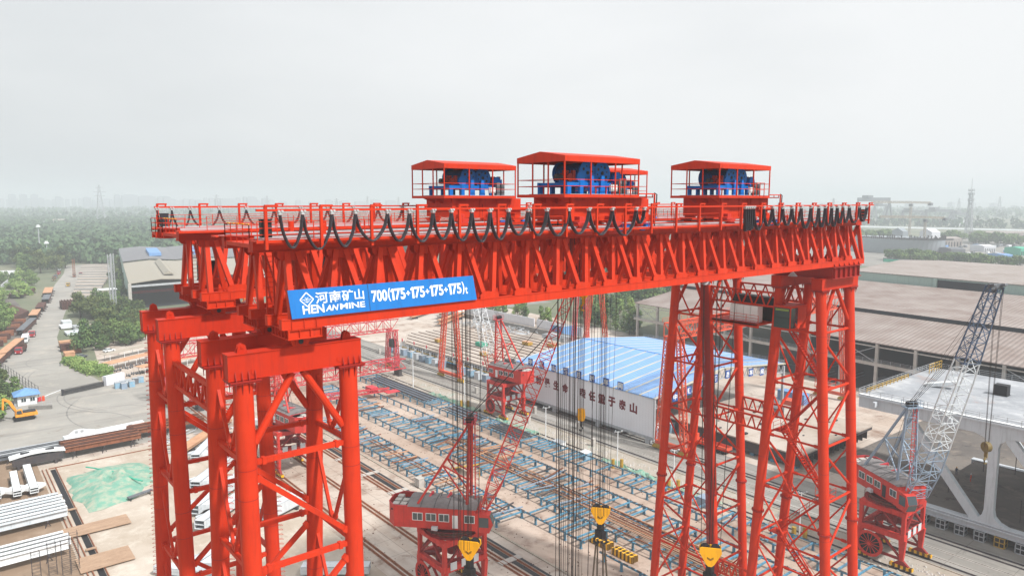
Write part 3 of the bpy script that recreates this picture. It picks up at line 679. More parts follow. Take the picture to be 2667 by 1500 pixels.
# ================================================================== hoist trolleys
def make_trolley(label):
    # local frame: x along the girder (0..9.2), y across (-3.05..3.05), z = 0 at the platform underside
    t = empty('hoist_trolley', (0, 0, 0), 0, label, 'hoist trolley', 'hoist trolleys on the girder')
    m = MB(); m.box(0, 9.2, -3.05, 3.05, 0, .1)
    for y in (-3.05, 2.93): m.box(0, 9.2, y, y+.12, .1, .26)
    for x in (0, 9.08): m.box(x, x+.12, -2.93, 2.93, .1, .26)
    m.build('platform', 'red', t)
    m = MB(); m.box(1.0, 9.6, -2.7, 2.6, .27, .31)
    for k in range(9): m.box(1.2+k*.95, 1.3+k*.95, -2.7, 2.6, .2, .27)
    m.build('deck_grating', 'galv', t)
    m = MB()       # roof: fascia with two gables, ridge along x
    e0, e1, rz = 2.95, 3.42, 3.85; T = .04
    for s in (-1, 1):
        m.add([(0, s*3.05, e1), (9.2, s*3.05, e1), (9.2, 0, rz), (0, 0, rz), (0, s*3.05, e1-T), (9.2, s*3.05, e1-T), (9.2, 0, rz-T), (0, 0, rz-T)],
              [(0,1,2,3), (7,6,5,4)])
        m.box(0, 9.2, s*3.05-T/2, s*3.05+T/2, e0, e1)
    for x in (0, 9.2-T): m.prism([(-3.05, e0), (3.05, e0), (3.05, e1), (0, rz), (-3.05, e1)], 'x', x, x+T)
    m.build('roof', 'red', t)
    for x, y in [(x, y) for x in (.06, 3.1, 6.1, 9.14) for y in (-2.99, 2.99)]+[(x, y) for x in (.06, 9.14) for y in (-1, 1)]: m = MB(); m.bar((x, y, .1), (x, y, 3.0), .1); m.build('roof_post', 'red', t)
    m = MB()
    for z in (.95, 1.5):
        for y in (-3.0, 3.0): m.bar((0, y, z), (9.2, y, z), .055)
        for x in (.05, 9.15): m.bar((x, -3, z), (x, 3, z), .055)
    m.build('handrail', 'red', t)
    # trolley body straddling the two rails
    m = MB(); m.box(3.2, 10.8, -1.9, -1.7, -2.0, 0); m.box(3.2, 10.8, 1.7, 1.9, -2.0, 0); m.box(1.4, 1.8, -2.4, 2.4, -1.9, 0); m.box(10.4, 10.8, -1.7, 1.7, -2, 0)
    m.box(1.8, 3.2, -1.9, 1.9, -.25, 0); m.box(1.8, 10.4, -1.75, 1.75, -1.3, -1.1); m.box(1.6, 3.25, -2.0, -1.7, -2.0, -.25)
    for s in (-1, 1):
        for y in (-2.2, -.7, .8): m.prism([(1.4, 0), (-.0, 0), (1.4, -.55)], 'y', y, y+.06)
        for x in (3.25, 5.2, 7.4, 9.2): m.box(x, x+.05, s*1.9-.06, s*1.9+.06, -1.95, -.05)
    m.build('trolley_frame', 'red', t)
    m = MB(); m.tube((8.6, -2.05, -1.15), (11.6, -2.05, -1.15), .17, 14); m.build('buffer', 'red', t, smooth=True)
    for x in (2.4, 6.3, 9.6):
        for s in (-1, 1):
            b = MB(); y = s*2.72; b.prism([(x-.85, -2.05), (x+.85, -2.05), (x+.5, -2.45), (x+.95, -2.7), (x+.95, -3.15), (x-.95, -3.15), (x-.95, -2.7), (x-.5, -2.45)], 'y', y-.28, y+.28)
            b.box(x-.3, x+.3, min(y, s*1.7), max(y, s*1.7), -2.1, -1.6)
            bo = b.build('bogie', 'crane_red' if x < 9 else 'red', t)
            for dx in (-.55, .55):
                w = MB(); w.tube((x+dx, y-.12, -3.02), (x+dx, y+.12, -3.02), .32, 18); w.build('wheel', 'dark', bo, smooth=True)
    for x in (6.9, 9.9):
        b = MB(); b.box(x, x+.95, -3.3, -2.9, -2.75, -2.25); b.tube((x-.5, -3.1, -2.75), (x, -3.1, -2.75), .2, 12); b.build('drive_motor', 'machine_blue', t)
    # winch machinery
    m = MB()
    for y in (-1.9, 1.7):
        m.box(1.4, 8.4, y, y+.25, .95, 1.3)
        for x in (1.45, 2.9, 4.2, 5.4, 6.6, 8.0): m.box(x, x+.42, y, y+.25, .3, .95)
    for x in (1.5, 3.3, 6.0, 8.0): m.box(x, x+.3, -1.65, 1.7, 1.0, 1.28)
    for x in (4.1, 5.4): m.prism([(x-.3, .31), (x+.35, .31), (x+.22, 1.9), (x-.12, 1.9)], 'y', -2.15, -1.95)
    m.build('winch_frame', 'machine_blue', t)
    for x in (3.95, 5.75):
        d = MB(); d.tube((x, -1.75, 2.12), (x, -1.65, 2.12), 1.02, 36); d.tube((x, -1.65, 2.12), (x, 1.6, 2.12), .82, 32); d.tube((x, 1.6, 2.12), (x, 1.7, 2.12), 1.02, 36)
        do = d.build('rope_drum', 'machine_blue', t, smooth=True)
        h = MB()
        for k in range(8):
            a = k*math.pi/4+.2; cx, cz = x+.58*math.cos(a), 2.12+.58*math.sin(a); h.tube((cx, -1.752, cz), (cx, -1.757, cz), .13 if k % 2 else .08, 12)
        h.tube((x, -1.752, 2.12), (x, -1.80, 2.12), .16, 14)
        for k in range(16): h.tube((x, -1.5+.19*k, 2.12), (x, -1.42+.19*k, 2.12), .845, 24, cap=False)
        h.build('drum_detail', 'black', do)
    for x, s in ((1.9, 1), (7.5, -1)):
        g = MB(); g.box(x-.1, x+1.0, -1.5, -.4, 1.32, 2.0); g.tube((x+.6+s*.55, -1.9, 1.75), (x+.6+s*.55, -1.5, 1.75), .5, 20); g.build('gearbox', 'machine_blue', t, smooth=True)
        g = MB(); g.tube((x-.5, -1.1, 1.75), (x-.1, -1.1, 1.75), .3, 16); g.tube((x+.05, -1.7, 1.7), (x+.05, -1.5, 1.7), .36, 16); g.box(x-.25, x+.15, -1.4, -1.0, 2.0, 2.3); g.box(x+.3, x+.6, -1.75, -1.45, 1.45, 2.3)
        g.build('hoist_brake', 'copper_red', t)
        g = MB(); g.tube((x-1.0*s-.1, -1.1, 1.72), (x-.35*s, -1.1, 1.72), .27, 16); g.build('motor', 'dark', t, smooth=True)
    m = MB(); m.box(6.9, 7.3, -2.7, -2.2, .32, 1.65); m.box(7.5, 7.9, -2.7, -2.3, .32, 1.5); m.build('control_cabinet', 'steel_grey', t)
    m = MB(); m.box(5.9, 6.7, -2.72, -2.5, .55, 1.15); m.build('switch_box', 'white', t)
    m = MB(); m.box(7.3, 11.3, -2.9, -1.9, 0, .1)
    m.bar((11.25, -3.1, -2.4), (11.25, -3.1, .35), .12); m.bar((9.2, -3.1, .35), (11.3, -3.1, .35), .1)
    for x in (9.3, 10.3, 11.2): m.bar((x, -2.9, .1), (x, -2.9, .35), .06)
    m.build('cable_arm', 'red', t)
    m = MB(); m.pipe([(11.2, -3.12, .42), (11.55, -3.12, .3), (11.5, -3.12, -.6), (11.35, -3.12, -1.8), (11.3, -3.12, -2.7), (11.1, -3.12, -3.0), (10.8, -3.12, -2.6)], .06, 6); m.build('supply_cable', 'cable', t)
    m = MB()
    for s in (0, .55): m.bar((6.6+s, -2.12, -2.9), (6.6+s, -2.12, 1.3), .07)
    for k in range(13): m.bar((6.6, -2.12, -2.8+.32*k), (7.15, -2.12, -2.8+.32*k), .04)
    for x in (6.55, 7.2, 8.0): m.bar((x, -3.1, .2), (x, -3.1, 1.6), .06)
    for z in (.9, 1.6): m.bar((6.55, -3.1, z), (8.0, -3.1, z), .055)
    m.build('ladder', 'red', t)
    return t
PZ = 63.23; ybar = (YB[0]+YB[1])/2; ybar2 = (YB[2]+YB[3])/2
T1 = make_trolley('large hoist trolley on the near girder, its red canopy the highest of the four')
T1.location = (40.75, ybar, PZ)
T2 = copy_tree(T1); T2.location = (61.95, ybar, PZ); T2['label'] = 'hoist trolley at the right of the near girder beside the bunched cable loops'
T3 = copy_tree(T1); T3.location = (39.95, ybar2+.05, PZ-.03); T3['label'] = 'leftmost hoist trolley, on the far girder, with blue drums under its red canopy'
T4 = copy_tree(T1); T4.location = (61.2, ybar2+.05, PZ-.03); T4['label'] = 'hoist trolley mostly hidden behind the middle one, only its right end showing'
for t in (T3, T4):
    for n in ('ladder', 'cable_arm', 'supply_cable'):
        for c in child_of(t, n): bpy.data.objects.remove(c)
# ---------------------------------------------------------------- hook blocks and their ropes
def make_hook(x, y, z, label, sling=False, ztop=62.6, nrope=11, az=R(-52)):
    t = empty('hook_block', (x, y, z), 0, label, 'hook block', 'yellow hook blocks under the trolleys')
    ca, sa = math.cos(az), math.sin(az)
    def W(u, v, w): return (x+u*ca-v*sa, y+u*sa+v*ca, z+w)
    for s in (-.42, .42):
        m = MB(); pr = [(-1.25, .45), (-1.2, .95), (-1.0, 1.05), (1.0, 1.05), (1.2, .95), (1.25, .45), (.45, -.95), (.2, -1.2), (-.2, -1.2), (-.45, -.95)]
        n = len(pr); vs = [W(a, s-.07, b) for a, b in pr]+[W(a, s+.07, b) for a, b in pr]
        m.add(vs, [tuple(range(n))[::-1], tuple(range(n, 2*n))]+[(i, (i+1) % n, n+(i+1) % n, n+i) for i in range(n)]); m.build('side_plate', 'yellow', t)
    m = MB()
    for a, b in ((-.2, -.05), (-.33, -.18)):
        for q in (-1, 1): m.bar(W(0, -.50, a-.1), W(q*.36, -.50, a+.14), .02, .05)
    m.build('chevron_mark', 'black', t)
    for u in (-.6, .6):
        for k in range(5):
            m = MB(); v = -.3+.15*k; m.tube(W(u, v-.045, .75), W(u, v+.045, .75), .52, 18); m.build('sheave', 'black', t)
    m = MB(); m.bar(W(0, 0, -1.0), W(0, 0, -2.3), .75, .6); m.bar(W(0, 0, -2.2), W(0, 0, -3.2), 1.35, .7); m.build('swivel', 'black', t)
    m = MB()
    for s in (-1, 1):
        m.pipe([W(s*.1, 0, -3.0), W(s*.7, 0, -3.2), W(s*.85, 0, -3.8), W(s*.45, 0, -4.1), W(s*.2, 0, -3.8)], .2, 8)
    m.build('hook', 'dark', t, smooth=True)
    rp = []
    for u in (-1.05, -.15, .15, 1.05):
        for k in range(3): rp.append((u, -.3+.27*k))
    for u, v in rp[:nrope]:
        p = W(u, v, .75); m = MB(); m.tube(p, (x+(p[0]-x)*1.5, y+(p[1]-y)*1.9, ztop), .021, 5, cap=False); m.build('rope', 'rope', t)
    if sling:
        for s, q in ((-.55, -1.2), (-.35, -.3), (.35, .5), (.55, 1.3)):
            m = MB(); m.tube(W(s, 0, -3.9), W(q*1.1, .3*q, -15), .12, 6); m.build('sling', 'sling', t)
    return t
make_hook(44.9, 63.0, 24.0, 'yellow hook block hanging in front of the nearest portal crane cab')
make_hook(66.1, 63.0, 22.0, 'yellow hook block with four long slings hanging over the blue racks', sling=True)
make_hook(67.1, 46.6, 22.6, 'yellow hook block hanging low beside the ribbed leg of the far tower')
make_hook(45.3, 46.6, 3.2, 'hook block hanging lowest on many black ropes in the middle', nrope=12)
def extra_ropes(x, y, zt, zb, n, label, sp=.42, dy=.0, th=.022):
    t = empty('rope_bundle', (x, y, zb), 0, label, 'ropes')
    for k in range(n):
        m = MB(); xx = x+(k-(n-1)/2)*sp; yy = y+dy*k+.25*math.sin(k*2.3); m.tube((xx, yy, zb), (xx, yy, zt), th*(1.25 if k % 3 == 0 else .8), 5, cap=False); m.build('rope', 'rope', t)
extra_ropes(44.4, 46.3, 62.3, 4, 18, 'wide bundle of black hoist ropes under the middle trolley', .2)
extra_ropes(64.6, 61.6, 62.3, 22.4, 11, 'thin bundle of black ropes right of the middle, before the blue roof', .2)
extra_ropes(43.2, 62.2, 62.3, 24.4, 9, 'short bundle of black ropes falling left of the portal crane mast', .25)
# auxiliary hook block
t = empty('small_hook', (60.7, 61.5, 36.6), 0, 'small yellow auxiliary hook hanging in front of the white workshop wall', 'hook block')
m = MB(); m.prism([(60.35, 36.6), (60.5, 37.6), (61.1, 37.6), (61.25, 36.6), (61.0, 36.1), (60.6, 36.1)], 'y', 61.2, 61.8); m.build('sheave_case', 'yellow', t)
m = MB(); m.tube((60.8, 61.5, 36.1), (60.8, 61.5, 35.4), .14, 8); m.pipe([(60.8, 61.5, 35.4), (61.1, 61.5, 35.1), (60.8, 61.5, 34.8), (60.55, 61.5, 35.0)], .1, 6); m.build('hook', 'dark', t)
for k in range(4): m = MB(); m.tube((60.5+.2*k, 61.5, 37.4), (60.4+.25*k, 61.5, 62), .03, 5, cap=False); m.build('rope', 'rope', t)
# ================================================================== the yard: racks, rails, slabs
def on(x, y, z=0): return (x, y, z)
def rack(x0, x1, ys, label, xl=None, fill=.9, posts=True, single=False, h=1.6, seed=1, rusty=.1):
    rnd = random.Random(seed); y0, y1 = ys; xm = (x0+x1)/2
    t = empty('steel_rack', (xm, y0, 0), 0, label, 'steel rack', 'blue steel racks on the assembly ground')
    xs = [x0] if single else [x0, x1]
    for x in xs:
        m = MB(); m.box(x-.12, x+.12, y0, y1, h-.28, h-.02)
        m.build('rail_beam', 'rack_blue', t)
        m = MB(); y = y0
        while y < y1:
            l = rnd.uniform(.3, 1.1); m.box(x-.14+rnd.uniform(-.03, .03), x+.12, y, min(y1, y+l), h-.018, h+.05); y += l+rnd.uniform(.2, .9)
        tag(m.build('rail_pads', 'steel_dark', t), kind='stuff')
    y = y0+1; ps = Parts('post', 'rack_blue', t, 100)
    while y < y1:
        for x in xs: ps.add(lambda m, x=x, y=y: (m.box(x-.17, x+.17, y-.17, y+.17, .05, h-.28), m.box(x-.3, x+.3, y-.3, y+.3, 0, .05)))
        y += 4.2
    ps.done()
    if not single:
        y = y0+1; ps = Parts('cross_beam', 'rack_blue', t, 100)
        while y < y1:
            if rnd.random() < fill:
                yy = y+rnd.uniform(-.1, .1); ps.add(lambda m, y=y, yy=yy: m.bar((x0+.12, y, h-.2), (x1-.12, yy, h-.2), .26, .3))
            y += 3.0 if rnd.random() < .6 else 1.5
        ps.done()
    return t
def stock(name, label, cat, x0, x1, y0, y1, z, n, mat, seed=1, group=None, w=.16, long='y', jit=.4):
    rnd = random.Random(seed); t = empty(name, ((x0+x1)/2, (y0+y1)/2, z), 0, label, cat, group); 
    for k in range(n):
        m = MB(); f = (k+.5)/n
        if long == 'y':
            x = x0+(x1-x0)*f; m.bar((x+rnd.uniform(-jit, jit)*.3, y0+rnd.uniform(0, 2), z+.1), (x+rnd.uniform(-jit, jit)*.3, y1-rnd.uniform(0, 2), z+.1), w, .2)
        else:
            y = y0+(y1-y0)*f; m.bar((x0+rnd.uniform(0, 1), y, z+.1), (x1-rnd.uniform(0, 1), y+rnd.uniform(-jit, jit), z+.1), w, .2)
        m.build('steel_bar', mat if isinstance(mat, str) else mat[k % len(mat)], t)
    return t
rack(114.4, 120.6, (40, 226), 'farthest long blue steel rack, running beside the rubble strip', seed=2, fill=.95)
rack(108.6, 108.9, (40, 213), 'single row of blue posts and rail left of the farthest rack', seed=3, single=True)
rack(102.2, 108.4, (40, 172), 'middle blue rack crowded with rusty cross beams', seed=4, fill=1)
rack(95.2, 101.8, (48, 222), 'long blue rack in front of the crowded middle rack, closely spaced cross beams', seed=5, fill=1)
rack(81.6, 88.0, (104.5, 186), 'nearer blue rack ending behind the nearest portal crane', seed=6, fill=1)
rack(88.3, 95.0, (88, 107), 'short blue rack piece joining the near rack to the long one', seed=8, fill=.9)
rack(88.0, 88.3, (40, 84), 'single blue rail on posts at the lower right of the racks', seed=7, single=True)
rack(95.3, 95.6, (40, 60), 'short blue rail on posts beside the far tower foot', seed=9, single=True)
stock('steel_profiles', 'dark long steel profiles lying on the far end of the farthest rack', 'steel profiles', 115, 120.3, 184, 222, 1.6, 14, ['steel_dark', 'steel_dark', 'pale_blue', 'steel_grey'], 3)
stock('steel_profiles', 'dark and pale steel bars on the farthest rack, second pile from its far end', 'steel profiles', 115, 120.3, 158, 176, 1.6, 9, ['steel_dark', 'pale_blue', 'steel_dark'], 4)
stock('steel_profiles', 'dark steel bars on the farthest rack, behind the loose ropes', 'steel profiles', 115, 120.3, 138, 154, 1.6, 10, ['steel_dark', 'steel_grey'], 5)
stock('rusty_bars', 'bundle of long rusty rails laid along the middle rack', 'steel bars', 98.5, 103, 62, 150, 1.7, 7, ['rust', 'rust_orange'], 6, jit=3)
stock('rusty_bars', 'long rusty rail pair on the nearer rack', 'steel bars', 83.5, 86, 106, 165, 1.7, 2, 'rust', 7)
stock('rusty_bars', 'thick bundle of rusty rails beside the hanging slings', 'steel bars', 96.3, 100.8, 40, 96, 1.75, 7, ['rust', 'rust_plate'], 8, jit=2)
rnd = random.Random(11)
for k in range(84):      # loose cross pieces on the racks
    x0, x1 = [(102.2, 108.4), (95.2, 101.8), (81.6, 88)][k % 3]; y = rnd.uniform(100, 200) if k % 3 else rnd.uniform(100, 170); mt = ['rust', 'steel_dark', 'rack_blue', 'rust_orange', 'pale_blue'][k % 5]
    m = MB(); m.bar((x0+rnd.uniform(-1, 1), y, 1.78), (x1+rnd.uniform(-1, 1.5), y+rnd.uniform(-2, 2), 1.8), .22, .25)
    tag(m.build('loose_beam', mt), {'rust': 'rusty loose beam laid across a blue rack', 'steel_dark': 'dark loose beam laid across a blue rack', 'rack_blue': 'blue loose beam laid across a rack', 'rust_orange': 'orange primed loose beam laid across a blue rack', 'pale_blue': 'pale blue loose beam laid across a rack'}[mt], 'steel beam', 'loose beams on the blue racks')
# crane rails and pits
def rail(x, y0, y1, kind='track', label=None, mat='rust'):
    m = MB(); m.box(x-.07, x+.07, y0, y1, .05, .2); m.box(x-.3, x+.3, y0, y1, .03, .06)
    m.build('crane_rail', mat, kind='structure')
for x in (58.75, 66.5): rail(x-.45, -20, 240); rail(x+.45, -20, 240)
for x in (73.6, 74.5, 76.6): rail(x, -20, 190)
for x in (125.3, 133.2): rail(x, -20, 300, mat='steel_dark')
for x in (134.9, 138.4): rail(x, -20, 300, mat='concrete')
for x in (142.1, 143.6): rail(x, -20, 330, mat='steel_dark')
rect('rail_pit', 75.2, 76.2, 60, 190, .05, 'black'); rect('rail_pit', 77.1, 77.7, 60, 190, .05, 'dark')
for k in range(9):
    m = MB(); m.box(73.2, 77.8, 80+k*13.0, 81.4+k*13.0, .06, .16); m.build('pit_cover', 'concrete', kind='structure')
m = MB(); m.box(79.9, 80.3, -20, 200, .02, .18); m.build('kerb', 'kerb', kind='structure')
m = MB(); m.box(122.4, 122.7, -20, 262, .02, .2); m.box(131.6, 131.85, -20, 300, .02, .16); m.build('kerb', 'kerb', kind='structure')
# green netting scraps along the rubble strip
for k, (y, l, w) in enumerate(((170, 26, 1.6), (142, 18, 1.1), (96, 22, 1.3), (84, 10, 1))):
    n = 26; m = MB(); vs = []
    for i in range(n+1):
        for j in range(5):
            vs.append((123.4+w*j/4*1.6+rnd.uniform(-.2, .2)+.5*math.sin(i*.7), y+l*i/n, .08+rnd.uniform(0, .7)*(0 < j < 4)))
    m.add(vs, [(i*5+j, (i+1)*5+j, (i+1)*5+j+1, i*5+j+1) for i in range(n) for j in range(4)])
    tag(m.build('dust_net', 'net_green'), ['crumpled green dust net along the rubble strip, its longest piece', 'crumpled green dust net farther right on the rubble strip', 'green dust net scrap behind the hanging slings', 'small green dust net scrap near the far tower foot'][k], 'net')
# rubble clods
m = MB()
for k in range(1500):
    x = 123+rnd.random()**.7*7; y = rnd.uniform(30, 250); s = rnd.uniform(.08, .3); z = .03
    m.add([(x-s, y-s, z), (x+s, y-s*.7, z), (x+s*.8, y+s, z), (x-s*.7, y+s, z), (x+rnd.uniform(-.3, .3)*s, y, z+s*.9)], [(0,1,4), (1,2,4), (2,3,4), (3,0,4)])
tag(m.build('rubble', 'concrete'), kind='stuff')
m = MB()
for k in range(2200):
    x = rnd.uniform(56, 122); y = rnd.uniform(60, 230); s = rnd.uniform(.04, .16); z = .03
    m.add([(x-s, y-s, z), (x+s, y-s*.7, z), (x+s*.8, y+s, z), (x-s*.7, y+s, z), (x, y, z+s)], [(0,1,4), (1,2,4), (2,3,4), (3,0,4)])
tag(m.build('litter', 'rust_dark'), kind='stuff')
# light poles, barrels, bollards
def light_pole(x, y, h, label, group='white lamp poles along the rubble strip', barrels=True):
    t = empty('light_pole', (x, y, 0), 0, label, 'light pole', group)
    m = MB(); m.tube((x, y, 0), (x, y, h), .16, 8, .1); m.build('pole', 'white', t)
    m = MB(); m.bar((x-.7, y+.4, h-.1), (x+.7, y-.4, h-.1), .08)
    m.build('lamp_arm', 'white', t)
    for s in (-1, 1):
        m = MB(); m.bar((x+s*.7, y-s*.4, h-.2), (x+s*.55, y-s*.5-.3, h+.25), .5, .18); m.build('lamp', 'galv', t)
    if barrels:
        for s in (-1, 1):
            m = MB(); m.tube((x+s*.75, y-s*.7, .03), (x+s*.75, y-s*.7, 2.2), .42, 12); m.build('barrel', 'yellow_dirty', t)
light_pole(123.6, 205.5, 13, 'leftmost white lamp pole, beside the far end of the blue racks', barrels=False)
light_pole(124.0, 176, 9.5, 'white lamp pole with two pale yellow barrels, left of the ropes')
light_pole(122.9, 137.5, 9, 'white lamp pole in front of the middle portal crane', barrels=False)
light_pole(122.9, 112, 9, 'white lamp pole with a double lamp, in front of the workshop wall')
light_pole(123.0, 95.5, 9, 'white lamp pole with two yellow barrels, left of the far tower')
light_pole(123.0, 66.0, 9, 'white lamp pole seen through the near legs of the far tower')
bl = [(141.8, 262), (141.8, 237), (141.8, 214.5), (136.5, 187), (136.8, 166), (136.8, 158), (136.5, 139), (129.3, 152), (129.6, 126.5)]
for x, y in bl:
    m = MB(); m.box(x-.45, x+.45, y-.45, y+.45, 0, 1.9); m.box(x-.52, x+.52, y-.52, y+.52, 1.9, 2.05); m.box(x-.46, x+.2, y-.47, y-.45, .6, 1.4)
    tag(m.build('stub_post', 'concrete'), 'short square concrete post beside the crane rails', 'concrete post', 'square concrete posts beside the rails')
def small_box(name, mat, x, y, sx, sy, sz, label, cat, z=0, top=None, group=None):
    m = MB(); m.box(x-sx/2, x+sx/2, y-sy/2, y+sy/2, z, z+sz)
    o = m.build(name, mat, label=label, cat=cat, group=group)
    if top:
        m = MB(); m.box(x-sx/2-.06, x+sx/2+.06, y-sy/2-.06, y+sy/2+.06, z+sz+.002, z+sz+.1); m.build('lid', top, o)
    for k in range(2):
        m = MB(); yy = y-sy/2+sy*(k+.5)/2; m.box(x-sx/2-.03, x-sx/2-.002, yy-sy*.18, yy+sy*.18, z+sz*.2, z+sz*.8); m.build('panel', mat, o)
    return o
small_box('site_box', 'white', 122.0, 131.5, 2.2, 3, 1.6, 'white cabinet at the edge of the farthest rack', 'cabinet', top='galv')
small_box('site_box', 'bin_blue', 121.8, 121.5, 2.2, 2.2, 1.6, 'pale blue cabinet left of the ropes on the rack edge', 'cabinet', top='white')
small_box('site_box', 'pale_blue', 121.4, 86, 2.4, 2.4, 1.9, 'light blue cabinet by the far rack beside the far tower', 'cabinet', top='pale_blue')
small_box('site_box', 'yellow_dirty', 82.0, 70.5, 1.8, 1.6, 1.3, 'small yellow machine at the bottom, between pale steel strips', 'machine', top='dark')
small_box('site_box', 'concrete', 80.6, 132, 1.4, 1.8, 2.0, 'grey concrete block beside the near column', 'block', top='concrete')
# chevron barriers under the slings
for k, (x, y) in enumerate(((92.3, 87.6), (92.0, 81.6))):
    t = empty('crash_barrier', (x, y, 0), 0, ['yellow and black striped barrier stack left of the slings', 'yellow and black striped barrier stack right of the slings'][k], 'barrier', 'striped barriers below the racks')
    for j in range(4):
        m = MB(); m.box(x-.9+.45*j, x-.6+.45*j, y-2.4, y+2.4, .03, 1.25-.1*(j % 2)); m.build('barrier_board', 'stripe_yb', t)
# wooden stair by the portal crane
t = empty('site_stairs', (93, 132, 0), 0, 'yellow slatted stairs standing between the blue racks', 'stairs')
m = MB()
for k in range(11): m.box(92.2, 94.2, 128+k*.75, 128.5+k*.75, .35+.28*(10-k)-.1, .35+.28*(10-k))
m.build('treads', 'yellow_dirty', t)
m = MB()
for x in (92.1, 94.2): m.bar((x, 128, 4.2), (x, 136, 1.2), .07); m.bar((x, 128, 0), (x, 128, 4.2), .08); m.bar((x, 136, 0), (x, 136, 1.2), .08)
m.build('stair_frame', 'yellow', t)
# ---------------------------------------------------------------- big plate deck at the back left
DK = empty('plate_deck', (176, 230, 0), 0, 'wide pale steel deck plate with dark parallel ribs, on low supports', 'steel deck')
m = MB(); m.prism([(151.5, 176), (151.5, 258), (163, 276), (186, 276), (203, 238), (203, 176)], 'z', 3.55, 4.0); m.build('deck_plate', 'g_deck', DK)
m = MB(); m.box(152.2, 152.4, 176, 257, .9, 3.55); m.build('front_web', 'steel_dark', DK)
for k in range(13):
    x = 153.5+3.8*k; m = MB(); y1 = 258+(x-151.5)*1.5 if x < 163 else (276 if x < 186 else 276-(x-186)*2.2)
    m.box(x-.12, x+.12, 177, y1-1, 4.004, 4.22); m.build('deck_rib', 'rust_dark', DK)
m = MB()
for k in range(14): m.box(154, 155.2, 178+6*k, 179.2+6*k, 0, 3.5)
m.build('deck_supports', 'concrete_dark', DK)
# bins, rail, flags along its front
for k in range(22):
    y = 262-k*4.6+random.uniform(-.8, .8); x = 148.2+random.uniform(-.3, .3)
    if k in (9, 10, 15): continue
    t = small_box('gas_cage', ['bin_blue', 'white_steel', 'pale_blue'][k % 3], x, y, 2.3, 2.5, 2.5, ['pale blue equipment cage in the row along the steel deck', 'off-white equipment cage in the row along the steel deck', 'faded blue equipment cage in the row along the steel deck'][k % 3], 'equipment cage', top='galv', group='equipment cages along the steel deck')
t = empty('walkway_rail', (150.3, 225, 0), 0, 'low yellow railing with white notice boards along the front of the steel deck', 'railing')
m = MB(); handrail(m, (150.2, 178, 2.6), (150.2, 266, 2.6), 1.3, 1.6, 2, .09); m.build('railing', 'white_steel', t)
m = MB(); m.box(149.9, 150.4, 178, 266, 2.4, 2.6); m.build('toe_board', 'yellow_dirty', t)
m = MB(); m.box(149.6, 151.2, 178, 240, 1.9, 2.2); m.build('blue_beam', 'rack_blue', t)
for k in range(15):
    y = 180+5.6*k; m = MB(); m.box(149.78, 149.84, y-.6, y+.6, 2.0, 3.6); m.build('notice_board', 'white', t)
for k in range(9):
    y = 184+k*9.4; t = empty('red_flag', (150.6, y, 2.6), 0, 'small red flag on a pole along the steel deck', 'flag', 'red flags along the steel deck')
    m = MB(); m.tube((150.6, y, 2.6), (150.6, y, 6.0), .05, 6); m.build('pole', 'white', t)
    m = MB(); m.add([(150.6, y, 6), (150.9, y-.5, 5.7), (150.8, y-.7, 4.6), (150.6, y, 4.5), (150.63, y, 6), (150.93, y-.5, 5.7), (150.83, y-.7, 4.6), (150.63, y, 4.5)], [(0,1,2,3), (7,6,5,4), (0,4,5,1), (1,5,6,2), (2,6,7,3)]); m.build('flag_cloth', 'pink_red', t)
# things on the deck
small_box('skip', 'tarp_green', 172, 232, 3, 4.5, 1.4, 'green skip standing on the steel deck', 'skip', z=4.25)
small_box('crate', 'steel_dark', 158, 196, 3, 3, 2.6, 'dark crate on the steel deck behind the ropes', 'crate', z=4.25)
for k, (x, y) in enumerate(((193, 212), (188, 222), (163, 250), (162, 217))):
    small_box('yellow_machine', 'yellow_dirty', x, y, 2.4, 4 if k < 2 else 2.4, 1.2, ['yellow trailer on the far right of the steel deck', 'small ochre machine in the middle of the steel deck', 'small orange compressor on the left end of the steel deck', 'low round tank on the front of the steel deck'][k], 'machine', z=4.25, top='rust_orange')
# ---------------------------------------------------------------- second deck under assembly, behind the far tower
D2 = empty('plate_deck', (170, 100, 0), 0, 'grey and pink steel deck plate under assembly behind the far tower, dark web below', 'steel deck')
m = MB(); m.prism([(154.2, 83.2), (154.2, 122), (190, 122), (190, 83.2)], 'z', 3.7, 4.0); m.build('deck_plate', 'g_deck', D2)
m = MB(); m.box(155, 155.2, 84, 122, .8, 3.7); m.build('front_web', 'steel_dark', D2)
for k in range(14): m = MB(); m.box(154.3, 190, 83.3-.0+k*.0, 83.4, 3.0, 3.7) if k == 0 else m.box(155.2+k*2.5, 155.3+k*2.5, 83.5, 84.6, .9, 3.7); m.build('edge_rib', 'steel_dark', D2)
m = MB()
for k in range(7): m.box(155.2, 157, 85+k*5.6, 86.2+k*5.6, 0, 3.6)
m.build('deck_supports', 'rack_blue', D2)
rnd = random.Random(5)
for k in range(26):
    x = rnd.uniform(157, 188); y = rnd.uniform(85, 118); s = rnd.uniform(.2, .6)
    m = MB(); m.box(x-s, x+s, y-s*.6, y+s*.6, 4.01, 4.01+s*.7); tag(m.build('tool_box', 'dark' if k % 3 else 'rust_dark'), 'small dark tool or offcut lying on the assembly deck', 'offcut', 'offcuts lying on the assembly deck')
for k, (x, y) in enumerate(((184, 109), (178, 104))): small_box('crate', 'steel_grey', x, y, 3, 3, 2.6, ['grey crate at the back of the assembly deck', 'grey crate in the middle of the assembly deck'][k], 'crate', z=4.01)
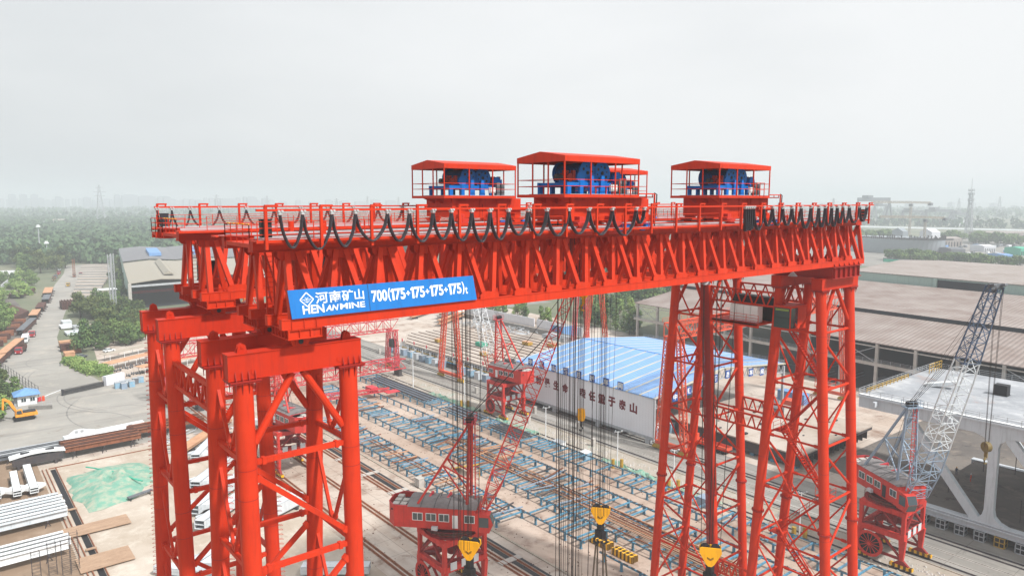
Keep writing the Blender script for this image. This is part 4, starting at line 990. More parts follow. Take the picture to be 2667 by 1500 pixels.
# ================================================================== buildings
# blue-roofed workshop ------------------------------------------------
WX0, WX1, WY0, WY1, WE, WR, WXR = 142.3, 204, 117.4, 173.5, 12.2, 15.9, 172
WS = empty('workshop', (172, 145, 0), 0, 'white walled workshop shed with a blue striped roof and red Chinese lettering on its wall', 'workshop')
m = MB(); m.box(WX0, WX0+.25, WY0, WY1, 1.9, WE); m.build('wall', 'panel_wall', WS)
m = MB(); m.box(WX0-.25, WX0+.3, WY0-.15, WY1+.15, 1.2, 1.9); m.box(WX0-.15, WX0+.4, WY0-.35, WY0+.02, 1.2, WE+.1)
for k in range(9): m.box(WX0+.25, WX0+.5, WY0+k*7, WY0+k*7+.3, 1.9, WE)
m.build('wall_frame', 'galv', WS)
for k in range(4):
    y = WY0+1+k*18; m = MB(); m.box(WX0-.5, WX0+.8, y, y+1.3, .1, 1.2); m.build('wheel_box', 'galv', WS)
T = .25
m = MB(); m.add([(WX0-.3, WY0-.6, WE), (WX0-.3, WY1+.6, WE), (WXR, WY1+.6, WR), (WXR, WY0-.6, WR), (WX0-.3, WY0-.6, WE+T), (WX0-.3, WY1+.6, WE+T), (WXR, WY1+.6, WR+T), (WXR, WY0-.6, WR+T)],
   [(0,1,2,3), (7,6,5,4), (0,4,5,1), (1,5,6,2), (2,6,7,3), (3,7,4,0)]); RF = m.build('roof', 'roof_blue', WS)
m = MB(); m.add([(WX1+.3, WY0-.6, WE+.3), (WX1+.3, WY1+.6, WE+.3), (WXR, WY1+.6, WR), (WXR, WY0-.6, WR), (WX1+.3, WY0-.6, WE+.3+T), (WX1+.3, WY1+.6, WE+.3+T), (WXR, WY1+.6, WR+T), (WXR, WY0-.6, WR+T)],
   [(3,2,1,0), (4,5,6,7), (1,5,4,0), (2,6,5,1), (3,7,6,2), (0,4,7,3)]); m.build('roof', 'roof_blue', WS)
m = MB(); m.box(WXR-.15, WXR+.15, WY0-.6, WY1+.6, WR+T-.02, WR+T+.08); m.build('ridge_cap', 'machine_blue', WS)
m = MB(); handrail(m, (WX0, WY0-.4, WE+.25), (WX0, WY1+.4, WE+.25), 1.15, 2.2, 3, .045); handrail(m, (WX0, WY0-.4, WE+.25), (WXR, WY0-.4, WR+.2), 1.1, 2.2, 3, .045); handrail(m, (WX1, WY0-.4, WE+.5), (WXR, WY0-.4, WR+.2), 1.1, 2.2, 3, .045); handrail(m, (WX1, WY0-.4, WE+.5), (WX1, WY1+.4, WE+.5), 1.1, 2.2, 3, .045)
m.build('roof_railing', 'galv', WS)
def zr(x): return WE+(WR-WE)*(x-WX0)/(WXR-WX0) if x < WXR else WE+.3+(WR-WE-.3)*(WX1-x)/(WX1-WXR)
m = MB(); y = WY0; n = 22
for k in range(n):
    xa = WX0+(WX1-WX0)*k/n; xb = WX0+(WX1-WX0)*(k+1)/n; xm = (xa+xb)/2; d = 2.7
    m.bar((xa, y, zr(xa)-.1), (xb, y, zr(xb)-.1), .3); m.bar((xa, y, zr(xa)-d), (xb, y, zr(xb)-d), .3)
    m.bar((xa, y, zr(xa)-.1), (xm, y, zr(xm)-d), .16); m.bar((xm, y, zr(xm)-d), (xb, y, zr(xb)-.1), .16); m.bar((xa, y, zr(xa)-.1), (xa, y, zr(xa)-d), .16)
m.build('gable_truss', 'galv', WS)
for yy in (y, 145, WY1): m = MB(); m.bar((WX1, yy, 0), (WX1, yy, WE-.3), .7); m.build('column', 'galv', WS)
m = MB(); m.box(WX0+.3, WX1, WY1-.3, WY1, 1.5, 11); m.build('back_wall', 'interior_shade', WS)
ch = '中铁山桥总拼车间'
for k, c in enumerate(ch):
    y = 166.0-5.33*k; m = MB(); m.box(WX0-.45, WX0-.35, y-1.05, y+1.05, WE+.25, WE+2.35); s = m.build('sign_plate', 'char_blue', WS)
    m = MB(); fit_text(m, c, (WX0-.47, y+.85, WE+.45), (0,-1,0), (0,0,1), 1.7, 1.7, .04, .02); m.build('character', 'white', s)
for k, c in enumerate(ch):
    x = 150.3+5.85*k; z = zr(x)-1.7; m = MB(); m.box(x-1.05, x+1.05, WY0-.5, WY0-.4, z-1.2, z+1.1); s = m.build('sign_plate', 'char_blue', WS)
    m = MB(); fit_text(m, c, (x-.8, WY0-.52, z-.85), (1,0,0), (0,0,1), 1.6, 1.65, .04, .02); m.build('character', 'white', s)
yy = 170.4
for c, y in zip('安全就是生命责任重于泰山', (170.4, 166.5, 162.5, 158.6, 154.6, 150.7, 143.5, 139.7, 135.9, 132.1, 128.2, 124.3)):
    m = MB(); fit_text(m, c, (WX0-.03, y+1.3, 6.85), (0,-1,0), (0,0,1), 2.6, 2.8, .05, .03); m.build('character', 'char_red', WS)
for k in range(5): small_box('equipment_bin', 'bin_blue', 148+k*3.2, 121.5, 2.4, 2.2, 2.6, 'blue equipment bin standing inside the open end of the workshop', 'equipment bin', top='white', group='blue bins inside the workshop')
# low annex and dark equipment inside the workshop mouth
small_box('site_cabin', 'hut_blue', 208, 116, 3, 9, 3.2, 'blue cabin behind the workshop corner', 'cabin', top='hut_blue')
small_box('site_cabin', 'orange_red', 201.5, 113, 3.4, 4, 2.4, 'orange red tank box beside the blue cabin', 'tank', top='orange_red')
# long brown-roofed warehouses on the right ----------------------------
def LX(Y): return 240+(Y-104)*.085
def warehouse(name, label, xo, yr, prof, eave, mat_roof, wall=None, cols=True, openf=True, step=12.5):
    y0, y1 = yr
    t = empty(name, (LX((y0+y1)/2)+xo, (y0+y1)/2, 0), 0, label, 'warehouse')
    def P(dx, Y, z): return (LX(Y)+xo+dx, Y, z)
    for k in range(len(prof)-1):
        (xa, za), (xb, zb) = prof[k], prof[k+1]; m = MB()
        m.add([P(xa, y0, za), P(xa, y1, za), P(xb, y1, zb), P(xb, y0, zb), P(xa, y0, za-.3), P(xa, y1, za-.3), P(xb, y1, zb-.3), P(xb, y0, zb-.3)],
              [(3,2,1,0), (4,5,6,7), (1,5,4,0), (2,6,5,1), (3,7,6,2), (0,4,7,3)])
        steep = abs(zb-za) > abs(xb-xa)
        m.build('clerestory' if steep else 'roof', 'interior_shade' if steep else mat_roof, t)
    return t, P
W1, P = warehouse('steel_warehouse', 'long open-fronted warehouse with a pinkish brown ribbed roof on the right', 0, (-40, 219), [(0, 16.4), (34, 20.6), (34.2, 22.0), (46, 22.6), (46.2, 21.6), (58, 22.2), (70, 21.6), (106, 24.4)], 16.4, 'roof_brown')
n = 21
for k in range(n):
    Y = 217-12.4*k; m = MB(); a = P(.4, Y, 0); m.box(a[0]-.5, a[0]+.5, Y-.45, Y+.45, 0, 16.1); m.build('column', 'concrete', W1)
m = MB(); m.bar(P(.2, -40, 15.1), P(.2, 219, 15.1), .3, .35); m.bar(P(.2, -40, 9.2), P(.2, 219, 9.2), .6, 1.1); m.build('runway_beam', 'concrete', W1)
m = MB(); handrail(m, P(-.3, -40, 9.8), P(-.3, 219, 9.8), 1.2, 3.1, 3, .07); m.build('runway_railing', 'galv', W1)
m = MB()
for k in range(0, n, 4): Y = 217-12.4*k; m.bar(P(.3, Y, 9.6), P(.3, Y-12.4, 15.2), .2); m.bar(P(.3, Y-12.4, 9.6), P(.3, Y, 15.2), .2)
m.build('wind_brace', 'galv', W1)
m = MB(); a, b = P(45, -40, 0), P(45, 160, 0); m.add([a, b, (b[0], b[1], 16), (a[0], a[1], 16)], [(0,1,2,3)]); m.build('back_wall', 'interior_shade', W1)
m = MB(); a, b, c, d = P(-.0, -40, .04), P(0, 160, .04), P(44, 160, .04), P(44, -40, .04); m.add([a, b, c, d], [(3,2,1,0)]); m.build('shed_floor', 'dark', W1)  # dark floor colour carries the shade behind the open front
m = MB(); m.add([P(46.3, y, z) for y, z in ((-40, 22.62), (160, 22.62), (219, 22.62))]+[P(50, y, z) for y, z in ((-40, 21.9), (160, 21.9), (219, 21.9))], []); 
m = MB()
for k in range(6): pass
for k in range(24):
    Y = 150-k*7.5+rnd.uniform(-1, 1); h = rnd.uniform(1.2, 4.0); l = rnd.uniform(4, 6.5); t = empty('steel_stack', P(8+(k % 3)*7, Y, 0), 0, 'stack of dark steel sections inside the open warehouse', 'steel stack', 'steel stacks inside the warehouse')
    for j in range(int(h/.5)):
        m = MB(); a = P(4+(k % 3)*7, Y, 0); m.box(a[0], a[0]+8-j*.3, Y-l/2+j*.15, Y+l/2-j*.15, .05+j*.5, .45+j*.5); m.build('steel_layer', 'steel_dark' if j % 2 else 'steel_grey', t)
# ridge vents on the right part
for k in range(16):
    a = P(76+(k % 4)*4, 34+(k//4)*6-(k % 4)*3, 0); m = MB(); z = 22.3+(k % 4)*.3; m.tube((a[0], a[1], z), (a[0], a[1], z+.9), .35, 10); m.tube((a[0], a[1], z+.9), (a[0], a[1], z+1.4), .75, 12, .5)
    tag(m.build('roof_vent', 'white', smooth=True), 'white mushroom vent on the brown warehouse roof', 'roof vent', 'mushroom vents on the warehouse roof')
W2, P2 = warehouse('green_warehouse', 'grey roofed warehouse with a pale green wall and dark door, behind the first one', 108, (-60, 170), [(0, 28.6), (55, 31.0), (110, 27.8)], 28, 'roof_brown2')
m = MB(); a, b = P2(.5, -60, 0), P2(.5, 170, 0); m.add([a, b, (b[0], b[1], 28.3), (a[0], a[1], 28.3)], [(3,2,1,0)]); m.build('wall', 'green_wall', W2)
m = MB(); m.bar(P2(.2, 105, 19.8), P2(.2, 129, 19.8), .2, 15.6); m.build('doorway', 'interior_shade', W2)
m = MB(); a = P2(-.2, 0, 0)
for Y in (104, 130): a = P2(-.1, Y, 0); m.box(a[0]-.4, a[0]+.4, Y-.7, Y+.7, 10, 28)
m.build('door_post', 'green_wall', W2)
W3, P3 = warehouse('far_warehouse', 'low pale roofed warehouse at the back beyond the green fence', 250, (40, 190), [(0, 9), (30, 11), (60, 9)], 9, 'roof_brown2')
# open shed at the left end of the warehouse (reads as its own bay) stock
for k in range(7):
    a = P(-4+k*.2, 206-k*6, 0)
    m = MB(); m.box(a[0], a[0]+9, a[1]-2.4, a[1]+2.4, .05, 2.2+.5*(k % 3)); tag(m.build('plate_pile', 'steel_grey'), 'pile of grey steel sections at the left end of the warehouse', 'steel pile', 'steel piles at the warehouse end')
# left shed ------------------------------------------------------------
SH = empty('timber_shed', (135, 600, 0), 0, 'long shed with tan and grey roof halves left of the gantry, dark open front', 'shed')
def q_(p, z): return (p[0], p[1], z)
A, Bk, Cc, Dd = (88, 460), (143, 783), (262, 760), (200, 470)
def mixp(a, b, t): return (a[0]+(b[0]-a[0])*t, a[1]+(b[1]-a[1])*t)
m1, m2 = mixp(A, Dd, .33), mixp(A, Dd, .66); b1, b2 = mixp(Bk, Cc, .33), mixp(Bk, Cc, .66)
midA, midB = mixp(A, Bk, .48), mixp(Dd, Cc, .48)
for k, (f0, f1) in enumerate(((0, .16), (.16, .33), (.33, .5), (.5, .66), (.66, 1))):
    z0, z1 = ((15.5, 17.0), (17.0, 15.5), (15.5, 17.0), (17.0, 15.5), (15.5, 15.5))[k]
    for half, (ta, tb) in enumerate(((0, .47), (.475, 1))):
        pts = []
        for f, z in ((f0, z0), (f1, z1)):
            a0 = mixp(A, Dd, f); a1 = mixp(Bk, Cc, f); pts.append((mixp(a0, a1, ta), mixp(a0, a1, tb), z+(1.2 if half else 0)))
        (pa, pb, za), (pc, pd, zc) = pts; m = MB()
        m.add([q_(pa, za), q_(pc, zc), q_(pd, zc), q_(pb, za), q_(pa, za-.5), q_(pc, zc-.5), q_(pd, zc-.5), q_(pb, za-.5)], [(0,1,2,3), (7,6,5,4), (0,4,5,1), (1,5,6,2), (2,6,7,3), (3,7,4,0)])
        m.build('roof', 'roof_dark' if half else 'roof_tan', SH)
m = MB(); m.add([q_(A, 2), q_(Bk, 2), q_(Bk, 16.5), q_(A, 15)], [(0,1,2,3)]); a2 = (A[0]+.5, A[1]); b2_ = (Bk[0]+.5, Bk[1]); m.add([q_(a2, 2), q_(b2_, 2), q_(b2_, 16.5), q_(a2, 15)], [(3,2,1,0)]); m.build('side_wall', 'green_wall', SH)
m = MB(); p0, p1 = mixp(A, Bk, .4), mixp(Dd, Cc, .4); m.add([q_(p0, 0), q_(p1, 0), q_(p1, 14.6), q_(p0, 14.6)], [(0,1,2,3)]); m.build('back_wall', 'interior_shade', SH)
p0, p1, p2, p3 = mixp(A, Bk, .01), mixp(Dd, Cc, .01), mixp(Dd, Cc, .4), mixp(A, Bk, .4); m = MB(); m.add([q_(p0, .06), q_(p1, .06), q_(p2, .06), q_(p3, .06)], [(0,1,2,3)]); m.build('shed_floor', 'interior_shade', SH)  # floor coloured near-black to stand for shade in the shed
m = MB()
for f in (0, .33, .66, 1): p = mixp(A, Dd, f); m.box(p[0]-.5, p[0]+1.2, p[1]-.6, p[1]+.6, 0, 15.2)
m.build('column', 'concrete', SH)
m = MB(); m.bar(q_(A, 13.5), q_(Dd, 13.5), .5, 1.2); m.build('door_lintel', 'galv', SH)
m = MB(); m.lattice(q_((A[0]+3, A[1]+8), 9.0), q_((Dd[0], Dd[1]+8), 9.0), 1.2, 1.0, 26, .14, .09); m.build('bridge_crane', 'red_dark', SH)
for f in (.21, .5):
    p = mixp(A, Dd, f); e = mixp(Bk, Cc, f); a_ = mixp(p, e, .06); b_ = mixp(p, e, .4); w = V((e[0]-p[0], e[1]-p[1], 0)).normalized(); s = V((w.y, -w.x, 0))*3
    m = MB(); A_ = V(q_(a_, 17.5)); B_ = V(q_(b_, 17.5)); m.add([A_-s, A_+s, B_+s, B_-s, A_+V((0,0,2)), B_+V((0,0,2))], [(0,1,4), (1,2,5,4), (2,3,5), (3,0,4,5)]); m.build('roof_monitor', 'roof_tan', SH)
    a_ = mixp(p, e, .56); b_ = mixp(p, e, .78); m = MB(); A_ = V(q_(a_, 18)); B_ = V(q_(b_, 18)); m.add([A_-s*1.5, A_+s*1.5, B_+s*1.5, B_-s*1.5, A_-s*1.5+V((0,0,2.5)), A_+s*1.5+V((0,0,2.5)), B_+s*1.5+V((0,0,2.5)), B_-s*1.5+V((0,0,2.5))], [(0,1,5,4), (1,2,6,5), (2,3,7,6), (3,0,4,7), (4,5,6,7)]); m.build('skylight_house', 'hut_blue', SH)
m = MB(); m.box(78.5, 90, 505, 512, 7.5, 8); m.build('canopy', 'white', SH)
# concrete slab field right of the road: rows of stacked slabs ------------------
P0, P1, Q0, Q1 = (64, 506), (74, 498), (114, 800), (131, 786)
for k in range(26):
    t0, t1 = k/26, (k+.9)/26; a, b = mixp(P0, Q0, t0), mixp(P1, Q1, t0); w_ = 1.0; c, d = mixp(P1, Q1, t1), mixp(P0, Q0, t1)
    b = (b[0]+10*t0, b[1]-1.5); c = (c[0]+10*t1, c[1]-1.5); h = 1.5+.4*random.random()
    m = MB(); m.prism([a, b, c, d], 'z', 0, h); tag(m.build('slab_row', 'g_deck' if k % 2 else 'concrete_dark'), 'row of pale concrete slabs in the field right of the road', 'concrete slabs', 'rows of concrete slabs beside the road')
m = MB()
for k in range(18): m.box(57.5+.75*k, 58.0+.75*k, 484, 496, 0, 4.2+.5*(k % 2))
tag(m.build('sheet_pile_stack', 'rust_dark'), 'dark rusty stack of sheet piles at the near end of the slab field', 'steel stack')
# guard house, gate, excavator -----------------------------------------------
t = empty('guard_house', (20, 266, 0), 0, 'small white guard house with a blue hipped roof behind the excavator', 'guard house')
m = MB(); m.box(17.6, 22.6, 263.6, 268.6, 0, 3.3); m.build('wall', 'white', t)
m = MB(); e = [(16.6, 262.6, 3.3), (23.6, 262.6, 3.3), (23.6, 269.6, 3.3), (16.6, 269.6, 3.3)]; m.add(e+[(20.1, 266.1, 5.0)]+[(x, y, 3.15) for x, y, z in e], [(0,1,4), (1,2,4), (2,3,4), (3,0,4), (8,7,6,5), (0,5,6,1), (1,6,7,2), (2,7,8,3), (3,8,5,0)]); m.build('roof', 'hut_blue', t)
for x in (18.6, 20.9):
    m = MB(); m.box(x-.1, x+1.3, 263.5, 263.56, 1.1, 2.4); w = m.build('window', 'white', t); m = MB(); m.box(x, x+.55, 263.46, 263.5, 1.2, 2.3); m.box(x+.65, x+1.2, 263.46, 263.5, 1.2, 2.3); m.build('pane', 'glass', w)
m = MB(); m.box(16.8, 17.56, 264.6, 266, 0, 2.3); m.build('door', 'galv', t)
t = empty('sliding_gate', (36.5, 272, 0), 0, 'dark folding lattice gate drawn halfway across the yard entrance', 'gate')
m = MB()
for k in range(44):
    f = k/43; x = 30.3+12.5*f; y = 269.4+4.6*f; m.bar((x, y-.35, .15), (x, y-.35, 1.9), .08); m.bar((x, y+.35, .15), (x, y+.35, 1.9), .08)
    if k < 43: m.bar((x, y-.35, .3), (x+.29, y-.24, 1.7), .05); m.bar((x, y-.35, 1.7), (x+.29, y-.24, .3), .05); m.bar((x, y+.35, .3), (x+.29, y+.46, 1.7), .05)
for z in (.2, 1.0, 1.85): m.bar((30.3, 269.05, z), (42.8, 273.65, z), .07); m.bar((30.3, 269.75, z), (42.8, 274.35, z), .07)
m.build('gate_lattice', 'dark', t)
m = MB(); m.box(29.9, 30.4, 268.9, 269.9, 0, 2.0); m.build('gate_head', 'dark', t)
m = MB()
A_, B_ = V((43.2, 274.6, 0)), V((49.5, 277.6, 0)); m.bar(A_+V((0,0,1.7)), B_+V((0,0,1.7)), 1.8, 3.2)
tag(m.build('boundary_wall', 'panel_white'), 'white wall block at the right end of the folding gate', 'wall')
t = empty('boom_barrier', (24.6, 266.2, 0), 0, 'white barrier arm with an orange box beside the guard house', 'barrier')
m = MB(); m.box(24.2, 24.9, 265.8, 266.6, 0, 1.5); m.build('barrier_box', 'hivis', t); m = MB(); m.bar((24.6, 266.2, 1.3), (30.0, 272.4, 1.3), .16, .2); m.build('arm', 'white', t)
m = MB(); m.bar((22.9, 264.9, .9), (24.0, 265.8, .9), .05, 1.4); m.build('red_panel', 'pink_red', t)
t = empty('excavator', (17.6, 246.5, 0), 0, 'orange excavator parked in front of the guard house, arm folded up', 'excavator')
for s in (-1.35, 1.35):
    m = MB(); m.prism([(15.2, .15), (15.0, .6), (15.4, 1.0), (20.0, 1.0), (20.4, .6), (20.1, .15)], 'y', 246.5+s-.35, 246.5+s+.35); m.build('track', 'tyre', t)
m = MB(); m.box(16.6, 18.6, 245.5, 247.5, .6, 1.2); m.prism([(15.6, 1.2), (15.6, 2.0), (16.6, 2.2), (20.6, 2.2), (21.0, 1.9), (21.0, 1.2)], 'y', 245.2, 247.9); m.build('body', 'excavator', t)
m = MB(); m.box(17.5, 20.6, 245.4, 247.7, 2.21, 2.5); m.build('engine_cover', 'dark', t)
m = MB(); m.prism([(15.7, 2.0), (15.9, 3.2), (17.3, 3.3), (17.4, 2.0)], 'y', 245.2, 246.3); cbn = m.build('cab', 'excavator', t)
m = MB(); m.prism([(15.85, 2.2), (16.0, 3.05), (17.1, 3.1), (17.2, 2.2)], 'y', 245.15, 245.19); m.build('cab_window', 'glass', cbn)
m = MB(); m.bar((16.2, 246.9, 2.0), (14.6, 247.2, 5.6), .5, .7); m.bar((14.6, 247.2, 5.6), (13.2, 247.6, 6.6), .45, .6); m.bar((13.2, 247.6, 6.7), (12.9, 247.7, 3.3), .35, .5); m.build('boom', 'excavator', t)
m = MB(); m.bar((15.6, 246.6, 2.6), (14.3, 247.0, 4.8), .16); m.bar((14.3, 247.4, 6.2), (13.0, 247.6, 5.2), .14); m.build('hydraulic_ram', 'dark', t)
m = MB(); m.prism([(12.4, 3.3), (13.5, 3.3), (13.6, 2.3), (12.8, 2.0), (12.1, 2.6)], 'y', 247.1, 248.3); m.build('bucket', 'dark', t)
m = MB(); m.bar((19.8, 257.0, .6), (25.5, 254.0, .6), .4, 1.2); tag(m.build('retaining_wall', 'concrete_dark'), 'low grey wall behind the excavator', 'wall')
m = MB(); handrail(m, (19.8, 257.0, 1.2), (25.5, 254.0, 1.2), 1.1, 1.2, 2, .06); tag(m.build('wall_railing', 'galv'), 'grey railing on the low wall behind the excavator', 'railing')
# ================================================================== luffing portal cranes
def portal_crane(cx, cy, u, label, old=False, boom='red', s_h=12.8, s_v=37.6, mat='crane_red'):
    rz = math.atan2(u[1], u[0]); t = empty('portal_crane', (0, 0, 0), 0, label, 'portal crane', 'luffing portal cranes on the yard rails')
    gx, gy = 3.85, 3.6; dm = 'crane_red_old'
    for sx in (-1, 1):
        for sy in (-1, 1):
            m = MB(); m.bar((sx*gx, sy*gy, 5.4), (sx*gx, sy*gy, 9.9), .6); n = 4
            a = [(sx*gx-.32, sy*gy-.6, 5.4), (sx*gx+.32, sy*gy-.6, 5.4), (sx*gx+.32, sy*gy+.6, 5.4), (sx*gx-.32, sy*gy+.6, 5.4)]
            b = [(sx*gx-.28, sy*gy-.3, 1.7), (sx*gx+.28, sy*gy-.3, 1.7), (sx*gx+.28, sy*gy+.3, 1.7), (sx*gx-.28, sy*gy+.3, 1.7)]
            m.add(a+b, [(0,1,2,3), (7,6,5,4), (0,4,5,1), (1,5,6,2), (2,6,7,3), (3,7,4,0)])
            lg = m.build('leg', mat, t)
            m = MB(); m.prism([(sy*gy-1.9, .4), (sy*gy-1.9, .95), (sy*gy+1.9, .95), (sy*gy+1.9, .4)], 'x', sx*gx-.32, sx*gx+.32); m.build('bogie', 'stripe_yb', lg); m = MB(); m.prism([(sy*gy-1.3, .96), (sy*gy-.35, 1.75), (sy*gy+.35, 1.75), (sy*gy+1.3, .96)], 'x', sx*gx-.25, sx*gx+.25); m.build('balance_beam', dm, lg)
            for k in (-1.3, -.5, .5, 1.3): m = MB(); m.tube((sx*gx-.2, sy*gy+k, .4), (sx*gx+.2, sy*gy+k, .4), .36, 12); m.build('wheel', 'dark', lg)
    for z0, z1, nm in ((5.3, 6.2, 'lower_frame'), (9.5, 10.4, 'upper_frame')):
        m = MB()
        for s in (-1, 1): m.box(s*gx-.35, s*gx+.35, -gy-.35, gy+.35, z0, z1); m.box(-gx+.35, gx-.35, s*gy-.35, s*gy+.35, z0+.004, z1-.004)
        for s in (-1, 1):
            for k in range(5): m.box(s*gx+s*.35, s*gx+s*.40, -gy+.7+k*1.4, -gy+.76+k*1.4, z0+.05, z1-.05); m.box(-gx+.8+k*1.5, -gx+.86+k*1.5, s*gy+s*.35, s*gy+s*.4, z0+.05, z1-.05)
        m.build(nm, mat, t)
    br = Parts('portal_brace', dm, t, 30)
    for s in (-1, 1):
        for a, b in (((s*gx, -gy, 6.2), (s*gx, 0, 9.5)), ((s*gx, gy, 6.2), (s*gx, 0, 9.5)), ((-gx, s*gy, 6.2), (0, s*gy, 9.5)), ((gx, s*gy, 6.2), (0, s*gy, 9.5)), ((s*gx, -gy, 1.9), (s*gx, 0, 5.3)), ((s*gx, gy, 1.9), (s*gx, 0, 5.3))):
            br.add(lambda m, a=a, b=b: m.bar(a, b, .32))
        br.add(lambda m, s=s: m.bar((s*gx, -gy, 1.9), (s*gx, gy, 1.9), .35, .4))
    br.done()
    m = MB()
    for k in range(4):
        a = math.pi/4+k*math.pi/2; m.bar((2.6*math.cos(a), 2.6*math.sin(a), 5.9), (gx*1.35*math.cos(a)*1.03, gy*1.35*math.sin(a)*1.03, 5.9), .7, .5)
    for k in range(20):
        a0 = k*math.pi/10; a1 = a0+math.pi/10; m.bar((2.6*math.cos(a0), 2.6*math.sin(a0), 5.9), (2.6*math.cos(a1), 2.6*math.sin(a1), 5.9), .25, 1.0)
    m.build('lower_ring', dm, t)
    m = MB()
    for k in range(24):
        a0 = k*math.pi/12; a1 = a0+math.pi/12+.02; m.bar((3.7*math.cos(a0), 3.7*math.sin(a0), 10.75), (3.7*math.cos(a1), 3.7*math.sin(a1), 10.75), .4, .5)
    m.build('slew_ring', 'rust_dark', t)
    m = MB(); m.prism([(4.6*math.cos(k*math.pi/8+.2), 4.6*math.sin(k*math.pi/8+.2)) for k in range(16)], 'z', 10.42, 10.48); m.tube((0, 0, 6.2), (0, 0, 10.4), .8, 14); m.build('slew_platform', dm, t)
    m = MB(); z = 10.48
    for k in range(16):
        a0 = k*math.pi/8+.2; a1 = a0+math.pi/8; handrail(m, (4.6*math.cos(a0), 4.6*math.sin(a0), z), (4.6*math.cos(a1), 4.6*math.sin(a1), z), 1.1, 1.9, 2, .05)
    m.build('slew_railing', dm, t)
    m = MB()
    for k in range(3): m = MB(); m.box(-gx+.8+k*2.1, -gx+2.0+k*2.1, -gy-.46, -gy-.41, 5.6, 6.9); m.build('notice_board', 'white_steel', t)
    m = MB(); c = V((-gx-.75, 1.6, 3.1))
    for k in range(14):
        a0 = k*math.pi/7; a1 = a0+math.pi/7; d0 = V((0, math.cos(a0), math.sin(a0))); d1 = V((0, math.cos(a1), math.sin(a1)))
        m.bar(c+d0*2.1, c+d1*2.1, .12, .5); m.bar(c, c+d0*2.1, .09)
    m.tube(c-V((.3,0,0)), c+V((.3,0,0)), .3, 10); rl_ = m.build('cable_reel', 'crane_red', t)
    m = MB(); m.tube(c+V((.1,0,0)), c+V((.18,0,0)), 1.95, 24); m.build('reel_cable', 'black', rl_)
    # ---- slewing upper works: local u/v rotated by rz
    ca, sa = math.cos(rz), math.sin(rz)
    def Wp(a, b, z): return (a*ca-b*sa, a*sa+b*ca, z)
    def WB(m, a0, a1, b0, b1, z0, z1):
        vs = [Wp(a, b, z) for z in (z0, z1) for a, b in ((a0, b0), (a1, b0), (a1, b1), (a0, b1))]
        m.add(vs, [(3,2,1,0), (4,5,6,7), (0,1,5,4), (1,2,6,5), (2,3,7,6), (3,0,4,7)])
    Z0, Z1 = 11.3, 14.8; B_ = 2.75
    m = MB(); pl = [(-10.0, -1.3), (-8.8, -B_), (4.4, -B_), (4.4, B_), (-8.8, B_), (-10.0, 1.3)]; n = 6
    m.add([Wp(a, b, Z0) for a, b in pl]+[Wp(a, b, Z1) for a, b in pl], [tuple(range(n))[::-1]]+[(i, (i+1) % n, n+(i+1) % n, n+i) for i in range(n)])
    for k in range(6): WB(m, -8.8+2.2*k, -8.76+2.2*k, -B_-.02, -B_, Z0, Z1); WB(m, -8.8+2.2*k, -8.76+2.2*k, B_, B_+.02, Z0, Z1)
    hs = m.build('machine_house', 'crane_red', t)
    m = MB(); ns = 8
    for k in range(ns):
        b0 = -B_-.12+(2*B_+.24)*k/ns; b1 = -B_-.12+(2*B_+.24)*(k+1)/ns; z = lambda b: Z1+.75*(1-(b/(B_+.12))**2)
        m.add([Wp(-6.6, b0, z(b0)), Wp(4.6, b0, z(b0)), Wp(4.6, b1, z(b1)), Wp(-6.6, b1, z(b1)), Wp(-6.6, b0, Z1-.02), Wp(4.6, b0, Z1-.02), Wp(4.6, b1, Z1-.02), Wp(-6.6, b1, Z1-.02)], [(0,1,2,3), (7,6,5,4), (0,4,5,1), (3,2,6,7), (0,3,7,4), (1,5,6,2)])
    m.build('roof', 'roof_grey', hs)
    m = MB()
    for a in (-4.4, -2.2, 0, 2.2):
        for k in range(ns):
            b0 = -B_-.12+(2*B_+.24)*k/ns; b1 = b0+(2*B_+.24)/ns; z = lambda b: Z1+.77*(1-(b/(B_+.12))**2)+.01
            m.bar(Wp(a, b0, z(b0)), Wp(a, b1, z(b1)), .05)
    m.build('roof_seams', 'dark', hs)
    m = MB(); WB(m, -9.4, -6.7, -2.4, 2.4, Z1-.9, Z1-.7); m.build('counterweight_floor', 'dark', hs)
    for k in range(5): m = MB(); WB(m, -9.3+(k % 2)*1.3, -8.3+(k % 2)*1.3, -2.1+(k//2)*1.5, -1.0+(k//2)*1.5, Z1-.7, Z1-.05); m.build('ballast_block', 'concrete', hs)
    m = MB()
    for a0, b0, a1, b1 in ((-10.0, -1.3, -8.8, -B_), (-8.8, -B_, -6.6, -B_), (-6.6, -B_, -6.6, B_), (-6.6, B_, -8.8, B_), (-8.8, B_, -10, 1.3), (-10, 1.3, -10, -1.3)): m.bar(Wp(a0, b0, Z1+.06), Wp(a1, b1, Z1+.06), .12)
    m.build('parapet', 'pink_red', hs)
    for s in (-1, 1):
        for a in (-5.8, -3.6, -1.5, 2.6):
            m = MB(); WB(m, a, a+1.7, s*B_-.05, s*B_+.05, Z0+1.25, Z0+2.55); w = m.build('window', 'white', hs)
            m = MB(); e = s*(B_+.06); WB(m, a+.1, a+.8, e-.01, e+.01, Z0+1.35, Z0+2.45); WB(m, a+.9, a+1.6, e-.01, e+.01, Z0+1.35, Z0+2.45); m.build('pane', 'glass', w)
        m = MB(); WB(m, .7, 1.6, s*B_-.06, s*B_+.06, Z0+.3, Z0+2.4); m.build('door', 'white' if not old else 'dark', hs)
    m = MB(); WB(m, -2.6, -1.6, -B_-.55, -B_-.02, Z0-.1, Z0+.5); m.build('air_unit', 'white_steel', hs)
